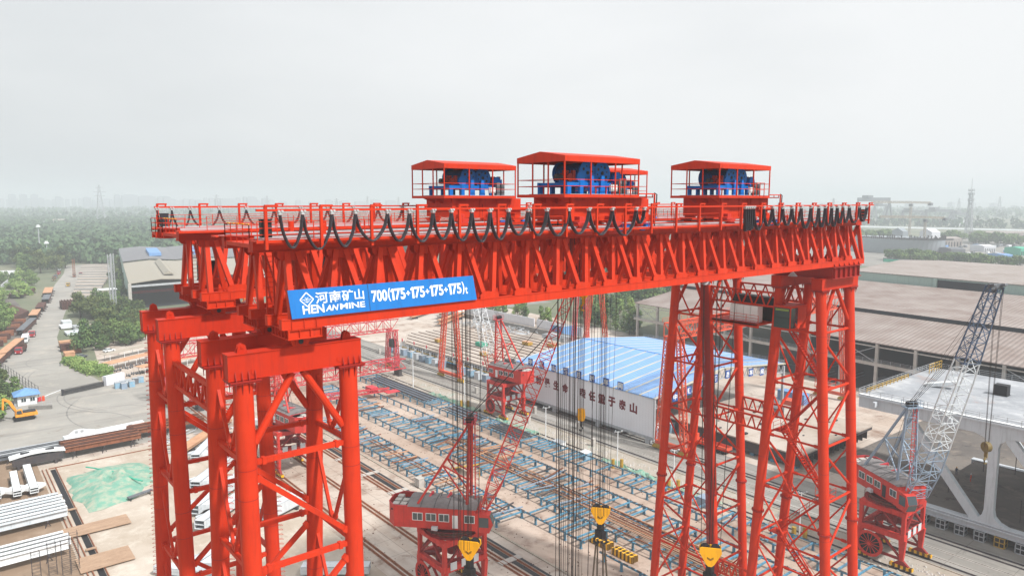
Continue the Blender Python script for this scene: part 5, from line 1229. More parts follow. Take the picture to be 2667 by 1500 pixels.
    for a in (-3.9, -.9):
        m = MB(); m.add([Wp(a, -1.2, 15.3), Wp(a+.35, -1.2, 15.3), Wp(a+.75, 1.2, 15.9), Wp(a+.4, 1.2, 15.9), Wp(a, -1.2, 14.9), Wp(a+.35, -1.2, 14.9), Wp(a+.75, 1.2, 15.1), Wp(a+.4, 1.2, 15.1)], [(0,1,2,3), (7,6,5,4), (0,4,5,1), (1,5,6,2), (2,6,7,3), (3,7,4,0)]); m.build('roof_hatch', 'pink_red' if mat != 'x' else 'red', hs)
    # driver cab
    sv = -1
    m = MB(); pl = [(4.4, Z0-.2), (6.6, Z0-.2), (7.2, Z0+1.2), (6.6, Z0+2.7), (4.4, Z0+2.9)]
    vs = [Wp(a, sv*B_+.0, z) for a, z in pl]+[Wp(a, sv*B_+1.9, z) for a, z in pl]; n = 5
    m.add(vs, [tuple(range(n)), tuple(range(2*n-1, n-1, -1))]+[(i, n+i, n+(i+1) % n, (i+1) % n) for i in range(n)]); cbb = m.build('driver_cab', 'crane_red', t)
    m = MB(); WB(m, 5.0, 6.5, sv*B_-.03, sv*B_-.01, Z0+.7, Z0+2.3)
    m.add([Wp(6.68, sv*B_+.1, Z0-.05), Wp(6.68, sv*B_+1.8, Z0-.05), Wp(7.22, sv*B_+1.8, Z0+1.2), Wp(7.22, sv*B_+.1, Z0+1.2)], [(0,1,2,3)]); m.add([Wp(7.22, sv*B_+.1, Z0+1.25), Wp(7.22, sv*B_+1.8, Z0+1.25), Wp(6.66, sv*B_+1.8, Z0+2.6), Wp(6.66, sv*B_+.1, Z0+2.6)], [(0,1,2,3)])
    m.build('cab_window', 'glass', cbb)
    # A-frame mast
    mm = {'red': ('crane_red', 'crane_red'), 'white': ('crane_red', 'crane_red'), 'blue': ('pale_blue', 'pale_blue')}[boom]
    zt = 28.2; m = MB()
    for s in (-1, 1): m.bar(Wp(2.9, s*1.75, Z1+.2), Wp(3.2, s*.95, zt), .34); m.bar(Wp(3.2, s*.95, zt), Wp(-5.0, s*2.2, Z1+.3), .34)
    m.build('mast', mm[0], t)
    m = MB()
    for k in range(7):
        f0, f1 = k/7, (k+1)/7; w = lambda f: 1.75-.8*f; zz = lambda f: Z1+.2+(zt-Z1-.2)*f; aa = lambda f: 2.9+.3*f
        s = 1 if k % 2 else -1; m.bar(Wp(aa(f0), -s*w(f0), zz(f0)), Wp(aa(f1), s*w(f1), zz(f1)), .12); m.bar(Wp(aa(f1), -w(f1), zz(f1)), Wp(aa(f1), w(f1), zz(f1)), .14)
    for s in (-1, 1):
        a = V(Wp(3.2, s*.95, zt)).lerp(V(Wp(-5, s*2.2, Z1+.3)), .52); m.bar(a, Wp(2.9, s*1.6, Z1+4.5), .2); m.bar(a, Wp(3.0, s*1.5, Z1+.6), .2)
    a = V(Wp(3.2, .95, zt)).lerp(V(Wp(-5, 2.2, Z1+.3)), .52); b = V(Wp(3.2, -.95, zt)).lerp(V(Wp(-5, -2.2, Z1+.3)), .52); m.bar(a, b, .2)
    m.build('mast_bracing', mm[1], t)
    m = MB(); WB(m, 2.4, 4.0, -1.5, 1.5, zt-.1, zt+.05); 
    for s in (-1.5, 1.5): handrail(m, Wp(2.4, s, zt), Wp(4.0, s, zt), 1.1, .8, 2, .06)
    handrail(m, Wp(4.0, -1.5, zt), Wp(4.0, 1.5, zt), 1.1, .8, 2, .06); m.build('mast_platform', 'pink_red' if boom != 'blue' else 'pale_blue', t)
    for k in range(3): m = MB(); m.tube(Wp(3.1, -.7+.6*k-.2, zt+.5), Wp(3.1, -.7+.6*k+.2, zt+.5), .55, 16); m.build('sheave', 'black', t)
    m = MB()
    for s in (-.3, .3): m.bar(Wp(3.9, s, Z1), Wp(3.9, s, zt), .07)
    for k in range(26): m.bar(Wp(3.9, -.3, Z1+.5*k), Wp(3.9, .3, Z1+.5*k), .05)
    for k in range(13): z = Z1+1+k; m.bar(Wp(3.9, -.45, z), Wp(4.6, 0, z), .05); m.bar(Wp(4.6, 0, z), Wp(3.9, .45, z), .05)
    m.build('mast_ladder', 'crane_red', t)
    # boom
    f = V(Wp(5.0, .4, 12.9)); tip = f+V(Wp(s_h, 0, s_v)); side = V(Wp(0, 1, 0)); up_ = (tip-f).normalized().cross(side)
    segs = {'red': [(0, .1, 'crane_red'), (.1, 1, 'crane_red')], 'white': [(0, .12, 'crane_red'), (.12, 1, 'white')], 'blue': [(0, .27, 'pale_blue'), (.27, .68, 'white_steel'), (.68, 1, 'boom_grey')]}[boom]
    wd = lambda x: 4.0-1.8*x
    hd = lambda x: (.5+1.7*min(1, x/.15)) if x < .6 else 2.2-1.3*(x-.6)/.4
    for a, b, c in segs:
        m = MB(); ks = max(2, int((b-a)*22))
        for k in range(ks):
            x0 = a+(b-a)*k/ks; x1 = a+(b-a)*(k+1)/ks; p, q = f.lerp(tip, x0), f.lerp(tip, x1)
            cs = [(-1,-1), (1,-1), (1,1), (-1,1)]
            C = lambda p, x, i, j: p+side*(wd(x)/2*i)+up_*(hd(x)/2*j)
            for i, j in cs: m.bar(C(p, x0, i, j), C(q, x1, i, j), .16)
            for e in range(4):
                A, B2 = cs[e], cs[(e+1) % 4]
                if k % 2: A, B2 = B2, A
                m.bar(C(p, x0, *A), C(q, x1, *B2), .09); m.bar(C(p, x0, *A), C(p, x0, *B2), .09)
        m.build('boom', c, t)
    m = MB(); 
    for s in (-.9, .9): m.bar(tip+side*s, tip+side*s+V(Wp(1.0, 0, .4)), .5, .3)
    m.bar(tip-side*1.1, tip+side*1.1, .4, .8); bh = m.build('boom_head', 'steel_grey', t)
    m = MB()
    for s in (-.6, -.2, .2, .6): m.tube(V(Wp(3.1, s, zt+.9)), f.lerp(tip, .8)+side*s, .035, 4, cap=False); 
    for s in (-.4, .4): m.tube(V(Wp(3.1, s, zt+.9)), tip+side*s, .03, 4, cap=False); m.tube(V(Wp(-2, s, Z1)), V(Wp(3.1, s, zt+.9)), .03, 4, cap=False)
    m.build('luffing_ropes', 'rope', t)
    hk = 24 if boom == 'blue' else 3
    if boom == 'blue' or boom == 'red':
        m = MB(); e = tip+V(Wp(.8, 0, 0))
        for s in (-.7, -.5, .5, .7): m.tube(e+side*s, V((e.x, e.y, e.z-hk))+side*s*.5, .03, 4, cap=False)
        m.build('hoist_ropes', 'rope', t)
        m = MB(); q = V((e.x, e.y, e.z-hk)); m.tube(q+side*.35, q-side*.35, .75, 16); m.bar(q, q-V((0, 0, 1.6)), .4); m.pipe([q-V((0,0,1.5)), q-V((.5,0,1.9)), q-V((.4,0,2.5)), q-V((-.2,0,2.6))], .16, 6); m.build('hook', 'yellow' if boom == 'red' else 'olive', t)
    t.location = (cx, cy, 0); return t
un = lambda x, y: (x/math.hypot(x, y), y/math.hypot(x, y))
portal_crane(62.5, 92.6, un(.68, -.73), 'nearest red portal crane at the bottom middle, long red boom rising to the right', s_h=15.0, s_v=39)
portal_crane(129.4, 162.5, un(-.11, .99), 'red portal crane left of the white workshop wall, white boom leaning away', boom='white', mat='crane_red')
portal_crane(129.4, 52.4, un(-.5, -.87), 'red portal crane on the right with blue and white lattice boom', boom='blue', old=True)
portal_crane(62.5, 160.8, un(-.09, .99), 'red portal crane glimpsed between the legs of the left tower', boom='red', s_h=14, s_v=30)
# ================================================================== other gantry cranes
def lat_gantry(x0, x1, y, hw, zt, gh, gw, mat, label, legs=(1, 1), boxy=False, base=True, legmat=None):
    t = empty('lattice_gantry', ((x0+x1)/2, y, 0), 0, label, 'gantry crane')
    n = max(4, int(abs(x1-x0)/3.2))
    m = MB(); m.lattice((x0, y, zt-gh/2), (x1, y, zt-gh/2), gw, gh, n, .3, .16); m.build('girder', mat, t)
    m = MB(); handrail(m, (x0, y-gw/2-.5, zt), (x1, y-gw/2-.5, zt), 1.1, 2.4, 2, .06); handrail(m, (x0, y+gw/2+.5, zt), (x1, y+gw/2+.5, zt), 1.1, 2.4, 2, .06); m.build('girder_railing', mat, t)
    for i, x in enumerate((x0, x1)):
        if not legs[i]: continue
        xx = x+(1.5 if i == 0 else -1.5)
        for s in (-1, 1):
            m = MB(); m.lattice((xx, y+s*hw, 2.4), (xx, y+s*gw*.45, zt-gh), 1.3, 1.3, int(zt/2.2), .26, .12, up=(1,0,0)); m.build('leg', legmat or mat, t)
        m = MB(); m.box(xx-.5, xx+.5, y-hw-.8, y+hw+.8, 1.5, 2.4); b = m.build('sill_beam', mat, t)
        for s in (-1, 1):
            m = MB(); m.prism([(y+s*hw-1.9, .3), (y+s*hw-1.5, 1.1), (y+s*hw, 1.5), (y+s*hw+1.5, 1.1), (y+s*hw+1.9, .3)], 'x', xx-.45, xx+.45); m.build('bogie', 'yellow_dirty', b)
    return t
G1 = lat_gantry(139, 215, 208, 6.2, 37, 3.6, 4, 'orange_red', 'orange red gantry crane whose lattice legs stand behind the banner girder, left of the ropes')
G2 = lat_gantry(52, 134.5, 236, 3.6, 19, 4.2, 5, 'pink_red', 'red lattice gantry crane on the left, half hidden by the near tower', legs=(1, 1))
m = MB(); m.box(131.5, 133.5, 233.2, 235.6, 8.5, 11.5); m.build('cab', 'dark', G2)
t = empty('lattice_girder', (95, 226, 0), 0, 'red lattice girder section lying low across the yard beneath the red gantry', 'lattice girder')
m = MB(); m.lattice((58, 225, 4.5), (131, 225, 4.5), 4.5, 3.4, 26, .3, .16); m.build('chords', 'pink_red', t)
for x in (60, 84, 108, 129): m = MB(); m.box(x-.6, x+.6, 223.2, 226.8, 0, 2.75); m.box(x-1, x+1, 222.8, 227.2, 0, .3); m.build('trestle', 'steel_dark', t)
t = empty('boom_section', (106, 203, 0), 0, 'pink red crane boom head lying at the far end of the blue racks', 'crane part')
m = MB(); m.lattice((88, 206, 2.6), (112, 201, 2.6), 2.2, 1.8, 12, .22, .12, w2=.8, h2=.8); m.box(110, 114.5, 198.5, 201.5, 1.9, 2.1); m.build('lattice', 'pink_red', t)
m = MB(); m.box(106, 108.5, 202, 206, 1.8, 3.6); m.build('head_cabin', 'pink_red', t)
G3 = lat_gantry(139.5, 223, 110.5, 4.0, 33, 3.4, 4, 'orange_red', 'orange gantry crane seen through the far tower, its girder beyond the workshop gable', legmat='orange_red')
G4 = lat_gantry(214, 300, 219, 4.2, 38, 3.4, 4, 'pink_red', 'faded red gantry crane behind the ropes, beyond the blue roof')
m = MB(); m.box(146, 149, 117.5, 120.5, 1, 2)
# low orange flatbed and dumper on the lane by the tower
def truck(x, y, rz, cab, load, label, group=None, L=9.5, tall=False, loadmat='rust'):
    t = empty('truck', (0, 0, 0), 0, label, 'truck', group)
    m = MB(); m.box(-L/2, L/2-2, -1.1, 1.1, .8, 1.05); m.build('chassis', 'dark', t)
    m = MB(); m.prism([(L/2-2.1, .6), (L/2-2.1, 2.9), (L/2-.4, 2.9), (L/2, 1.8), (L/2, .6)], 'y', -1.2, 1.2); c = m.build('cab', cab, t)
    m = MB(); m.add([(L/2-.37, -1.05, 2.8), (L/2-.37, 1.05, 2.8), (L/2+.02, 1.05, 1.85), (L/2+.02, -1.05, 1.85)], [(3,2,1,0)]); m.build('windscreen', 'glass', c)
    for s in (-1, 1):
        m = MB(); m.box(L/2-1.7, L/2-.7, s*1.21-.01, s*1.21+.01, 1.8, 2.6); m.build('side_window', 'glass', c)
        m = MB(); m.box(L/2, L/2+.04, s*.9-.2, s*.9+.2, .8, 1.1); m.build('headlight', 'white', c)
    for xx in (L/2-1.3, -L/2+2.6, -L/2+1.3):
        for s in (-1, 1): m = MB(); m.tube((xx, s*.85, .5), (xx, s*1.15, .5), .5, 14); m.build('wheel', 'tyre', t)
    m = MB(); h = 2.9 if tall else 1.9
    if load == 'box': m.box(-L/2, L/2-2.3, -1.2, 1.2, 1.06, h+.4)
    else:
        m.box(-L/2, L/2-2.3, -1.2, 1.2, 1.06, 1.2)
        for s in (-1, 1): m.box(-L/2, L/2-2.3, s*1.2-.05, s*1.2+.05, 1.2, h)
        for xx in (-L/2, L/2-2.35): m.box(xx, xx+.06, -1.15, 1.15, 1.2, h)
    m.build('load_bed', loadmat, t)
    if load == 'scrap':
        m = MB(); r2 = random.Random(int(x*7))
        for k in range(26): a = V((r2.uniform(-L/2+.3, L/2-2.6), r2.uniform(-.9, .9), r2.uniform(1.5, h+.5))); m.bar(a, a+V((r2.uniform(-1.2, 1.2), r2.uniform(-.6, .6), r2.uniform(-.3, .6))), .2)
        m.build('scrap_load', 'steel_dark', t)
    t.location = (x, y, 0); t.rotation_euler = (0, 0, rz); return t
RD = math.atan2(-.985, -.17)
truck(26.6, 358, RD-.12, 'truck_red', 'bed', 'red tipper truck parked at the left of the road, facing the camera', loadmat='rust_dark', tall=True)
truck(30.5, 384, RD, 'white', 'box', 'white box truck right behind the red tipper', loadmat='white', tall=True, L=8)
truck(34.5, 398, RD, 'truck_red', 'bed', 'small red truck with an open bed behind the white box truck', loadmat='steel_grey', L=7)
truck(78, 618, RD, 'yellow_dirty', 'scrap', 'scrap laden truck driving alone down the middle of the road')
truck(75, 668, RD, 'olive', 'scrap', 'truck piled with scrap at the left edge of the far road', tall=True)
truck(79, 690, RD, 'steel_grey', 'scrap', 'grey truck behind the scrap truck at the far road', tall=True)
truck(85, 722, RD, 'truck_red', 'scrap', 'red truck among the queue far up the road')
truck(98, 700, RD, 'truck_red', 'bed', 'red flatbed beside the drilling rig far up the road', loadmat='truck_red')
tq = truck(92, 690, RD, 'rust', 'bed', 'drilling rig truck with a raised lattice mast far up the road', loadmat='steel_grey')
m = MB(); m.lattice((2, 0, 2), (2, 0, 15), 1.6, 1.6, 9, .3, .16, up=(0,1,0)); o = m.build('rig_mast', 'rust'); o.parent = tq
truck(90, 760, RD, 'white', 'box', 'white truck at the far head of the road', loadmat='white')
truck(151.2, 106.5, math.pi/2, 'orange_red', 'bed', 'orange flatbed on the lane behind the far tower legs', loadmat='orange_red', L=12)
truck(118, 248, .3, 'truck_red', 'box', 'dark red truck cab parked just right of the near tower beam', loadmat='truck_red', L=6)
def car(x, y, rz, col, label):
    t = empty('parked_car', (0, 0, 0), 0, label, 'car', 'cars parked by the yard')
    m = MB(); m.prism([(-2.2, .35), (-2.25, .9), (-1.9, 1.0), (1.2, 1.0), (2.15, .8), (2.2, .35)], 'y', -.88, .88); m.build('body', col, t)
    m = MB(); m.prism([(-1.8, 1.0), (-1.4, 1.45), (.4, 1.45), (1.1, 1.0)], 'y', -.78, .78); m.build('window_band', 'glass', t)
    m = MB(); m.box(-1.35, .35, -.76, .76, 1.452, 1.5); m.build('roof', col, t)
    for xx in (-1.35, 1.35):
        for s in (-1, 1): m = MB(); m.tube((xx, s*.7, .33), (xx, s*.9, .33), .33, 12); m.build('wheel', 'tyre', t)
    t.location = (x, y, 0); t.rotation_euler = (0, 0, rz)
car(44.5, 331, .5, 'steel_grey', 'silver car under the trees beside the road corner')
car(55.5, 337, .35, 'white', 'white car parked at the right of the tree grove')
car(17, 308, 1.5, 'white', 'white car at the left edge behind the fence')
car(14.5, 313, 1.5, 'white', 'second white car at the left edge, farther from the fence')
# ================================================================== white bridge truss section on stands
BT = empty('bridge_section', (167, 20, 0), 0, 'huge light grey steel bridge section with open truss sides standing on blocks at the right', 'bridge section')
def truss_side(X0, X1):
    m = MB(); m.box(X0-.2, X1+.2, -45, 58, 2.0, 2.12); m.box(X0-.2, X1+.2, -45, 58, 3.5, 3.62); m.box(X0, X1, -45, 57.9, 2.12, 3.5); m.box(X0-.55, X0-.2, -45, 56, 3.1, 3.3); m.build('bottom_chord', 'bridge_white', BT)
    m = MB(); m.box(X0, X1, -45, 68, 20.4, 22.6); m.box(X0-.35, X1, -45, 68.2, 22.6, 22.9)
    for k in range(9): m.box(X0-1.6, X0-.35, 64-14*k, 64.5-14*k, 21.3, 22.3)
    m.build('top_chord', 'bridge_white', BT)
    def gus(m, y, z, s, h):   # curved gusset
        m.prism([(y-s, z), (y-s*.55, z+h*.22), (y-s*.3, z+h*.55), (y-s*.22, z+h), (y+s*.22, z+h), (y+s*.3, z+h*.55), (y+s*.55, z+h*.22), (y+s, z)], 'x', X0+.02, X1-.02)
    for k in range(4):
        yb = 43.3-17.5*k; m = MB(); m.box(X0+.05, X1-.05, yb-.75, yb+.75, 3.62, 20.4); gus(m, yb, 3.62, 3.4, 2.6); gus(m, yb, 20.4, 3.2, -2.4); m.build('vertical_post', 'bridge_white', BT)
        m = MB(); m.bar(((X0+X1)/2, yb+2.0, 3.7), ((X0+X1)/2, yb+15.2, 20.3), X1-X0-.2, 1.5, up=(0,1,0)); m.build('diagonal', 'bridge_white', BT)
truss_side(148.2, 149.6); truss_side(184, 185.4)
m = MB(); m.box(148.0, 186, -45, 68, 22.9, 23.1); m.build('deck', 'g_snow', BT)
m = MB()
for k in range(13): y = 67-9*k; m.box(149.6, 184, y-.3, y+.3, 20.6, 22.5)
for k in range(11): y = 50-9*k; m.box(149.6, 184, y-.3, y+.3, 2.2, 3.3)
m.build('floor_beams', 'bridge_white', BT)
m = MB(); m.box(150, 184, -45, 57, 3.35, 3.45); m.build('lower_deck', 'g_dark', BT)
m = MB(); handrail(m, (147.9, -45, 23.1), (147.9, 68, 23.1), 1.2, 2.2, 3, .07); handrail(m, (148, 68, 23.1), (186, 68, 23.1), 1.2, 2.2, 3, .07); handrail(m, (185.9, -45, 23.1), (185.9, 68, 23.1), 1.2, 3.2, 3, .07)
m.build('deck_railing', 'galv', BT)
m = MB(); m.box(148.05, 149.2, -45, 68, 23.104, 23.14); m.build('edge_strip', 'white', BT)
for k in range(16):
    y = 54.2-3.3*k; t = empty('support_stand', (148.6, y, 0), 0, 'small square steel stand carrying the bridge section' if k != 4 else 'rusty yellow square stand under the bridge section', 'support stand', 'stands in a row under the bridge section')
    m = MB()
    for a in (-.85, .85):
        for b in (-.8, .8): m.bar((148.6+a, y+b, 0), (148.6+a, y+b, 1.95), .16)
        for z in (.1, 1.0, 1.88): m.bar((148.6+a, y-.8, z), (148.6+a, y+.8, z), .16); m.bar((147.75, y+a*.94, z), (149.45, y+a*.94, z), .16)
        m.bar((148.6+a, y, .1), (148.6+a, y, 1.9), .12)
    m.build('frame', 'galv' if k != 4 else 'yellow_dirty', t)
    m = MB(); m.box(147.8, 149.4, y-.75, y+.75, .05, 1.85); m.box(148.1, 149, y-.4, y+.4, 1.96, 1.995); m.build('packing_blocks', 'dark', t)
for k, (x, y, sx, sy, lb) in enumerate(((166, 62, 3.4, 1.2, 'white folded ramp plate standing on the bridge deck'), (157, 41, 2.6, .8, 'tilted white cylinder on the front edge of the bridge deck'), (170, 49, 1, 1, 'dark box on the bridge deck behind the lattice boom'))):
    m = MB()
    if k < 2: m.bar((x, y, 23.3), (x+sx*.4, y-sx*1.6, 25.2 if k else 24.6), sx*.5, sy*.6); tag(m.build('ramp_plate', 'white'), lb, 'steel part')
    else: m.box(x-1, x+1, y-1.2, y+1.2, 23.12, 25.3); m.box(x-1.1, x+1.1, y-1.3, y+1.3, 23.11, 23.2); tag(m.build('dark_box', 'black'), lb, 'box')
t = empty('deck_hoist', (175, 70, 23.1), 0, 'yellow brown frame and small cage at the far left corner of the bridge deck', 'hoist')
m = MB(); handrail(m, (150, 67.3, 23.1), (170, 67.3, 23.1), .9, 1.8, 2, .12); handrail(m, (178, 66, 23.1), (185, 66, 23.1), 2.2, 1.2, 3, .12); m.build('frame', 'yellow_dirty', t)
# scaffold poles inside
t = empty('scaffolding', (165, 40, 3.4), 0, 'thin dark scaffolding poles inside the bridge section', 'scaffolding')
m = MB(); r2 = random.Random(3)
for k in range(40):
    x = r2.uniform(152, 182); y = r2.uniform(-5, 54); m.bar((x, y, 3.4), (x, y, 3.4+r2.uniform(2, 6)), .12)
    if k % 2: m.bar((x, y, 5.2), (x+.5, y-5, 5.2), .08)
tag(m.build('poles', 'steel_dark', t), kind='stuff')
# ================================================================== people
def person_proto():
    me = bpy.data.meshes.new('person')
    vs = [(0,0,.95), (0,0,1.2), (0,0,1.42), (0,0,1.52), (0,0,1.66), (.1,0,.88), (.11,.03,.5), (.12,-.02,.08), (.12,.12,.04), (-.1,0,.88), (-.12,.12,.5), (-.12,.02,.08), (-.12,.16,.04),
          (.2,0,1.38), (.27,.02,1.12), (.24,.18,.92), (-.2,0,1.38), (-.28,.04,1.12), (-.22,.22,1.0)]
    es = [(0,1),(1,2),(2,3),(3,4),(0,5),(5,6),(6,7),(7,8),(0,9),(9,10),(10,11),(11,12),(2,13),(13,14),(14,15),(2,16),(16,17),(17,18)]
    me.from_pydata(vs, es, []); o = bpy.data.objects.new('p', me); COL.objects.link(o)
    md = o.modifiers.new('s', 'SKIN'); sb = o.modifiers.new('b', 'SUBSURF'); sb.levels = 1
    rr = [.15,.14,.16,.06,.1,.1,.075,.05,.045,.1,.075,.05,.045,.07,.05,.035,.07,.05,.035]
    for i, r_ in enumerate(rr): me.skin_vertices[0].data[i].radius = (r_, r_*.8)
    me.skin_vertices[0].data[0].use_root = True
    bpy.context.view_layer.update()
    m2 = bpy.data.meshes.new_from_object(o.evaluated_get(bpy.context.evaluated_depsgraph_get())); bpy.data.objects.remove(o); return m2
PM = person_proto()
def person(x, y, z, rz, top, label, helm='yellow'):
    me = PM.copy(); me.materials.clear()
    for k in (top, 'skin'): me.materials.append(M[k])
    for p in me.polygons: p.material_index = 1 if p.center.z > 1.5 else 0
    o = bpy.data.objects.new('person', me); COL.objects.link(o); tag(o, label, 'person')
    m = MB(); m.tube((0, 0, 1.7), (0, 0, 1.8), .125, 10, .07); m.tube((0, .02, 1.68), (0, .02, 1.7), .15, 10); h = m.build('helmet', helm); h.parent = o
    o.location = (x, y, z); o.rotation_euler = (0, 0, rz)
person(35.7, 319, 0, 1, 'navy', 'person in dark clothes standing at the road corner beside the hedge', 'dark')
person(171.0, 56.5, 3.45, 2, 'navy', 'person in dark overalls standing inside the bridge section near the boom')
person(169, 53, 3.45, .4, 'hivis', 'worker in red behind the lattice boom inside the bridge section', 'white')
person(166, 37.5, 3.45, 3, 'hivis', 'worker in an orange suit right of the bridge section post', 'white')
person(163, 32, 3.45, 1, 'hivis', 'worker in an orange suit at the right edge of the picture', 'white')
person(137.5, 84, 0, .5, 'hivis', 'worker in orange walking on the lane seen through the far tower')
# ================================================================== left yard and foreground stock
def ibeam(m, p, q, w, h, t=.08):
    p = V(p); q = V(q); d = (q-p).normalized(); a = d.cross(V((0,0,1))).normalized()
    m.bar(p+V((0,0,h/2-t/2)), q+V((0,0,h/2-t/2)), w, t); m.bar(p-V((0,0,h/2-t/2)), q-V((0,0,h/2-t/2)), w, t); m.bar(p, q, t, h-2*t)
def pile(name, mat, x0, x1, ys, z0, label, cat, ang=0, w=.7, h=.9, stand=True, rows=1, studs=False, standmat='steel_dark'):
    t = empty(name, ((x0+x1)/2, ys[0], 0), 0, label, cat)
    r2 = random.Random(int(abs(x0*13+ys[0]*7)))
    for j in range(rows):
        for k, y in enumerate(ys):
            m = MB(); a = r2.uniform(-.5, .5); z = z0+h/2+j*(h+.05)
            ibeam(m, (x0+a, y-(x1-x0)/2*ang, z), (x1+a*.8, y+(x1-x0)/2*ang, z), w, h)
            if studs:
                n = int((x1-x0)/.55)
                for s in range(n): f = s/n; xx = x0+a+(x1-x0)*f; yy = y+(f-.5)*(x1-x0)*ang; m.box(xx, xx+.1, yy-w*.42, yy+w*.42, z+h/2, z+h/2+.12)
            m.build('beam', mat if isinstance(mat, str) else mat[k % len(mat)], t)
    if stand:
        m = MB()
        for f in (.12, .5, .88):
            x = x0+(x1-x0)*f; ya, yb = min(ys)-.8, max(ys)+.8
            m.bar((x, ya, z0-.15), (x, yb, z0-.15), .3, .3)
            for yy in (ya+.3, yb-.3): m.bar((x-.5, yy-.3, 0), (x, yy, z0-.2), .12); m.bar((x+.5, yy+.3, 0), (x, yy, z0-.2), .12)
        m.build('trestle', standmat, t)
    return t
rng = lambda a, n, d: [a+d*k for k in range(n)]
pile('white_beam_pile', ['white_steel', 'white'], -12, 17.4, rng(160.8, 7, 1.75), 1.3, 'pile of white studded girders at the left edge, above the plain white beams', 'girders', .02, .95, 1.2, studs=True)
pile('white_beam_pile', 'white', -12, 15.6, rng(144.6, 4, 1.7), 1.4, 'four plain white girders at the lower left corner', 'girders', .02, .8, 1.3)
pile('grey_beam_pile', ['steel_grey', 'galv'], 9, 26, rng(206.5, 4, 1.5), 1.2, 'grey painted girders in the pile beyond the left yard, left of the white box girder', 'girders', .04, .8, 1.0)
pile('rusty_beam_pile', ['rust', 'rust_dark'], 22, 39, rng(201.2, 6, 1.35), 1.8, 'rusty brown girders laid in front of the white box girder', 'girders', .02, .8, 1.1)
pile('rusty_beam_pile', ['rust', 'rust_dark'], 37.5, 56, rng(206, 5, 1.3), 1.8, 'rusty girders running behind the left tower legs', 'girders', .02, .8, 1.1)
t = empty('box_girder', (32, 211, 0), 0, 'white box girder with gusset ends lying behind the rusty girders', 'box girder')
m = MB(); m.bar((23, 210.0, 2.7), (42, 212.3, 2.7), 1.6, 1.0); m.bar((22.6, 208.9, 2.25), (42.4, 211.2, 2.25), 3.4, .1); m.prism([(23.6, 3.2), (25.4, 4.5), (27.0, 4.6), (29.8, 3.2)], 'y', 209.9, 210.0); m.prism([(24.6, 3.2), (26.0, 4.0), (27.6, 4.2), (31.0, 3.2)], 'y', 211.0, 211.1); [m.prism([(x, 3.2), (x+.3, 3.6), (x+1.1, 3.6), (x+1.4, 3.2)], 'y', 210.6, 210.7) for x in (32, 35, 38)]; m.build('girder', 'white', t)
m = MB(); m.box(25.5, 26.2, 209.86, 209.89, 3.6, 4.2); m.box(26.8, 27.5, 209.86, 209.89, 3.6, 4.2); m.build('hand_hole', 'galv', t)
m = MB()
for x in (26, 39): m.box(x-.4, x+.4, 209, 213, 0, 2.2)
m.build('block', 'steel_dark', t)
t = empty('curved_plate', (16, 201, 0), 0, 'white curved plate with round rimmed holes on a dark stack at the left', 'steel plate')
m = MB()
for k in range(9):
    x0, x1 = 10.8+1.25*k, 12.05+1.25*k; z = lambda x: 3.0+.6*math.sin((x-10.8)/11.3*math.pi); m.add([(x0, 199.5, z(x0)), (x1, 199.5, z(x1)), (x1, 202.3, z(x1)), (x0, 202.3, z(x0)), (x0, 199.5, z(x0)-.3), (x1, 199.5, z(x1)-.3), (x1, 202.3, z(x1)-.3), (x0, 202.3, z(x0)-.3)], [(0,1,2,3), (7,6,5,4), (0,4,5,1), (1,5,6,2), (2,6,7,3), (3,7,4,0)])
m.build('plate', 'white', t)
m = MB()
for x in (14, 19): m.box(x-.9, x+.9, 200.4, 201.5, 3.45, 3.62)
m.build('hole', 'dark', t)
m = MB(); m.box(11.4, 21.6, 199.7, 202.2, .9, 2.7)
for x in (12.5, 20): m.box(x-.3, x+.3, 199.6, 202.3, 0, .9)
m.build('dark_stack', 'steel_dark', t)
def box_beam(x0, y0, x1, y1, w, h, z, label, mat='white_steel', br=True):
    t = empty('box_beam', ((x0+x1)/2, (y0+y1)/2, 0), 0, label, 'box beam'); a = V((x0, y0, z+h/2)); b = V((x1, y1, z+h/2)); d = (b-a).normalized(); s = d.cross(V((0,0,1)))
    m = MB(); m.bar(a, b, w, .08); 
    for e in (-1, 1): m.bar(a+s*e*(w/2-.04), b+s*e*(w/2-.04), .08, h)
    m.bar(a+V((0,0,h/2-.04)), b+V((0,0,h/2-.04)), w, .08); m.bar(a-V((0,0,h/2-.04)), b-V((0,0,h/2-.04)), w, .08)
    m.build('box', mat, t)
    if br:
        m = MB()
        for e in (-1, 1):
            c = a+d*2.4; m.add([tuple(c+s*e*w*.5+d*-1.2+V((0,0,h*.35))), tuple(c+s*e*(w*.5+1.5)+V((0,0,h*.2))), tuple(c+s*e*(w*.5+1.5)+d*.6+V((0,0,h*.2))), tuple(c+s*e*w*.5+d*1.8+V((0,0,h*.35))), tuple(c+s*e*w*.5+d*-1.2-V((0,0,h*.35))), tuple(c+s*e*(w*.5+1.5)-V((0,0,h*.2))), tuple(c+s*e*(w*.5+1.5)+d*.6-V((0,0,h*.2))), tuple(c+s*e*w*.5+d*1.8-V((0,0,h*.35)))], [(0,1,2,3), (7,6,5,4), (0,4,5,1), (1,5,6,2), (2,6,7,3), (3,7,4,0)])
        m.build('bracket', mat, t)
    m = MB()
    for f in (.15, .8): c = a.lerp(b, f); m.bar((c.x-s.x*w*.6, c.y-s.y*w*.6, z*.5), (c.x+s.x*w*.6, c.y+s.y*w*.6, z*.5), .5, z)
    m.build('block', 'steel_dark', t)
box_beam(13.6, 179, 13.8, 196.5, 1.6, 1.2, .9, 'white box beam with side brackets, right one of the three at the left', 'white')
box_beam(10.6, 179.3, 11.0, 193.5, 1.5, 1.2, .9, 'white box beam with side brackets, middle one of the three at the left', 'white')
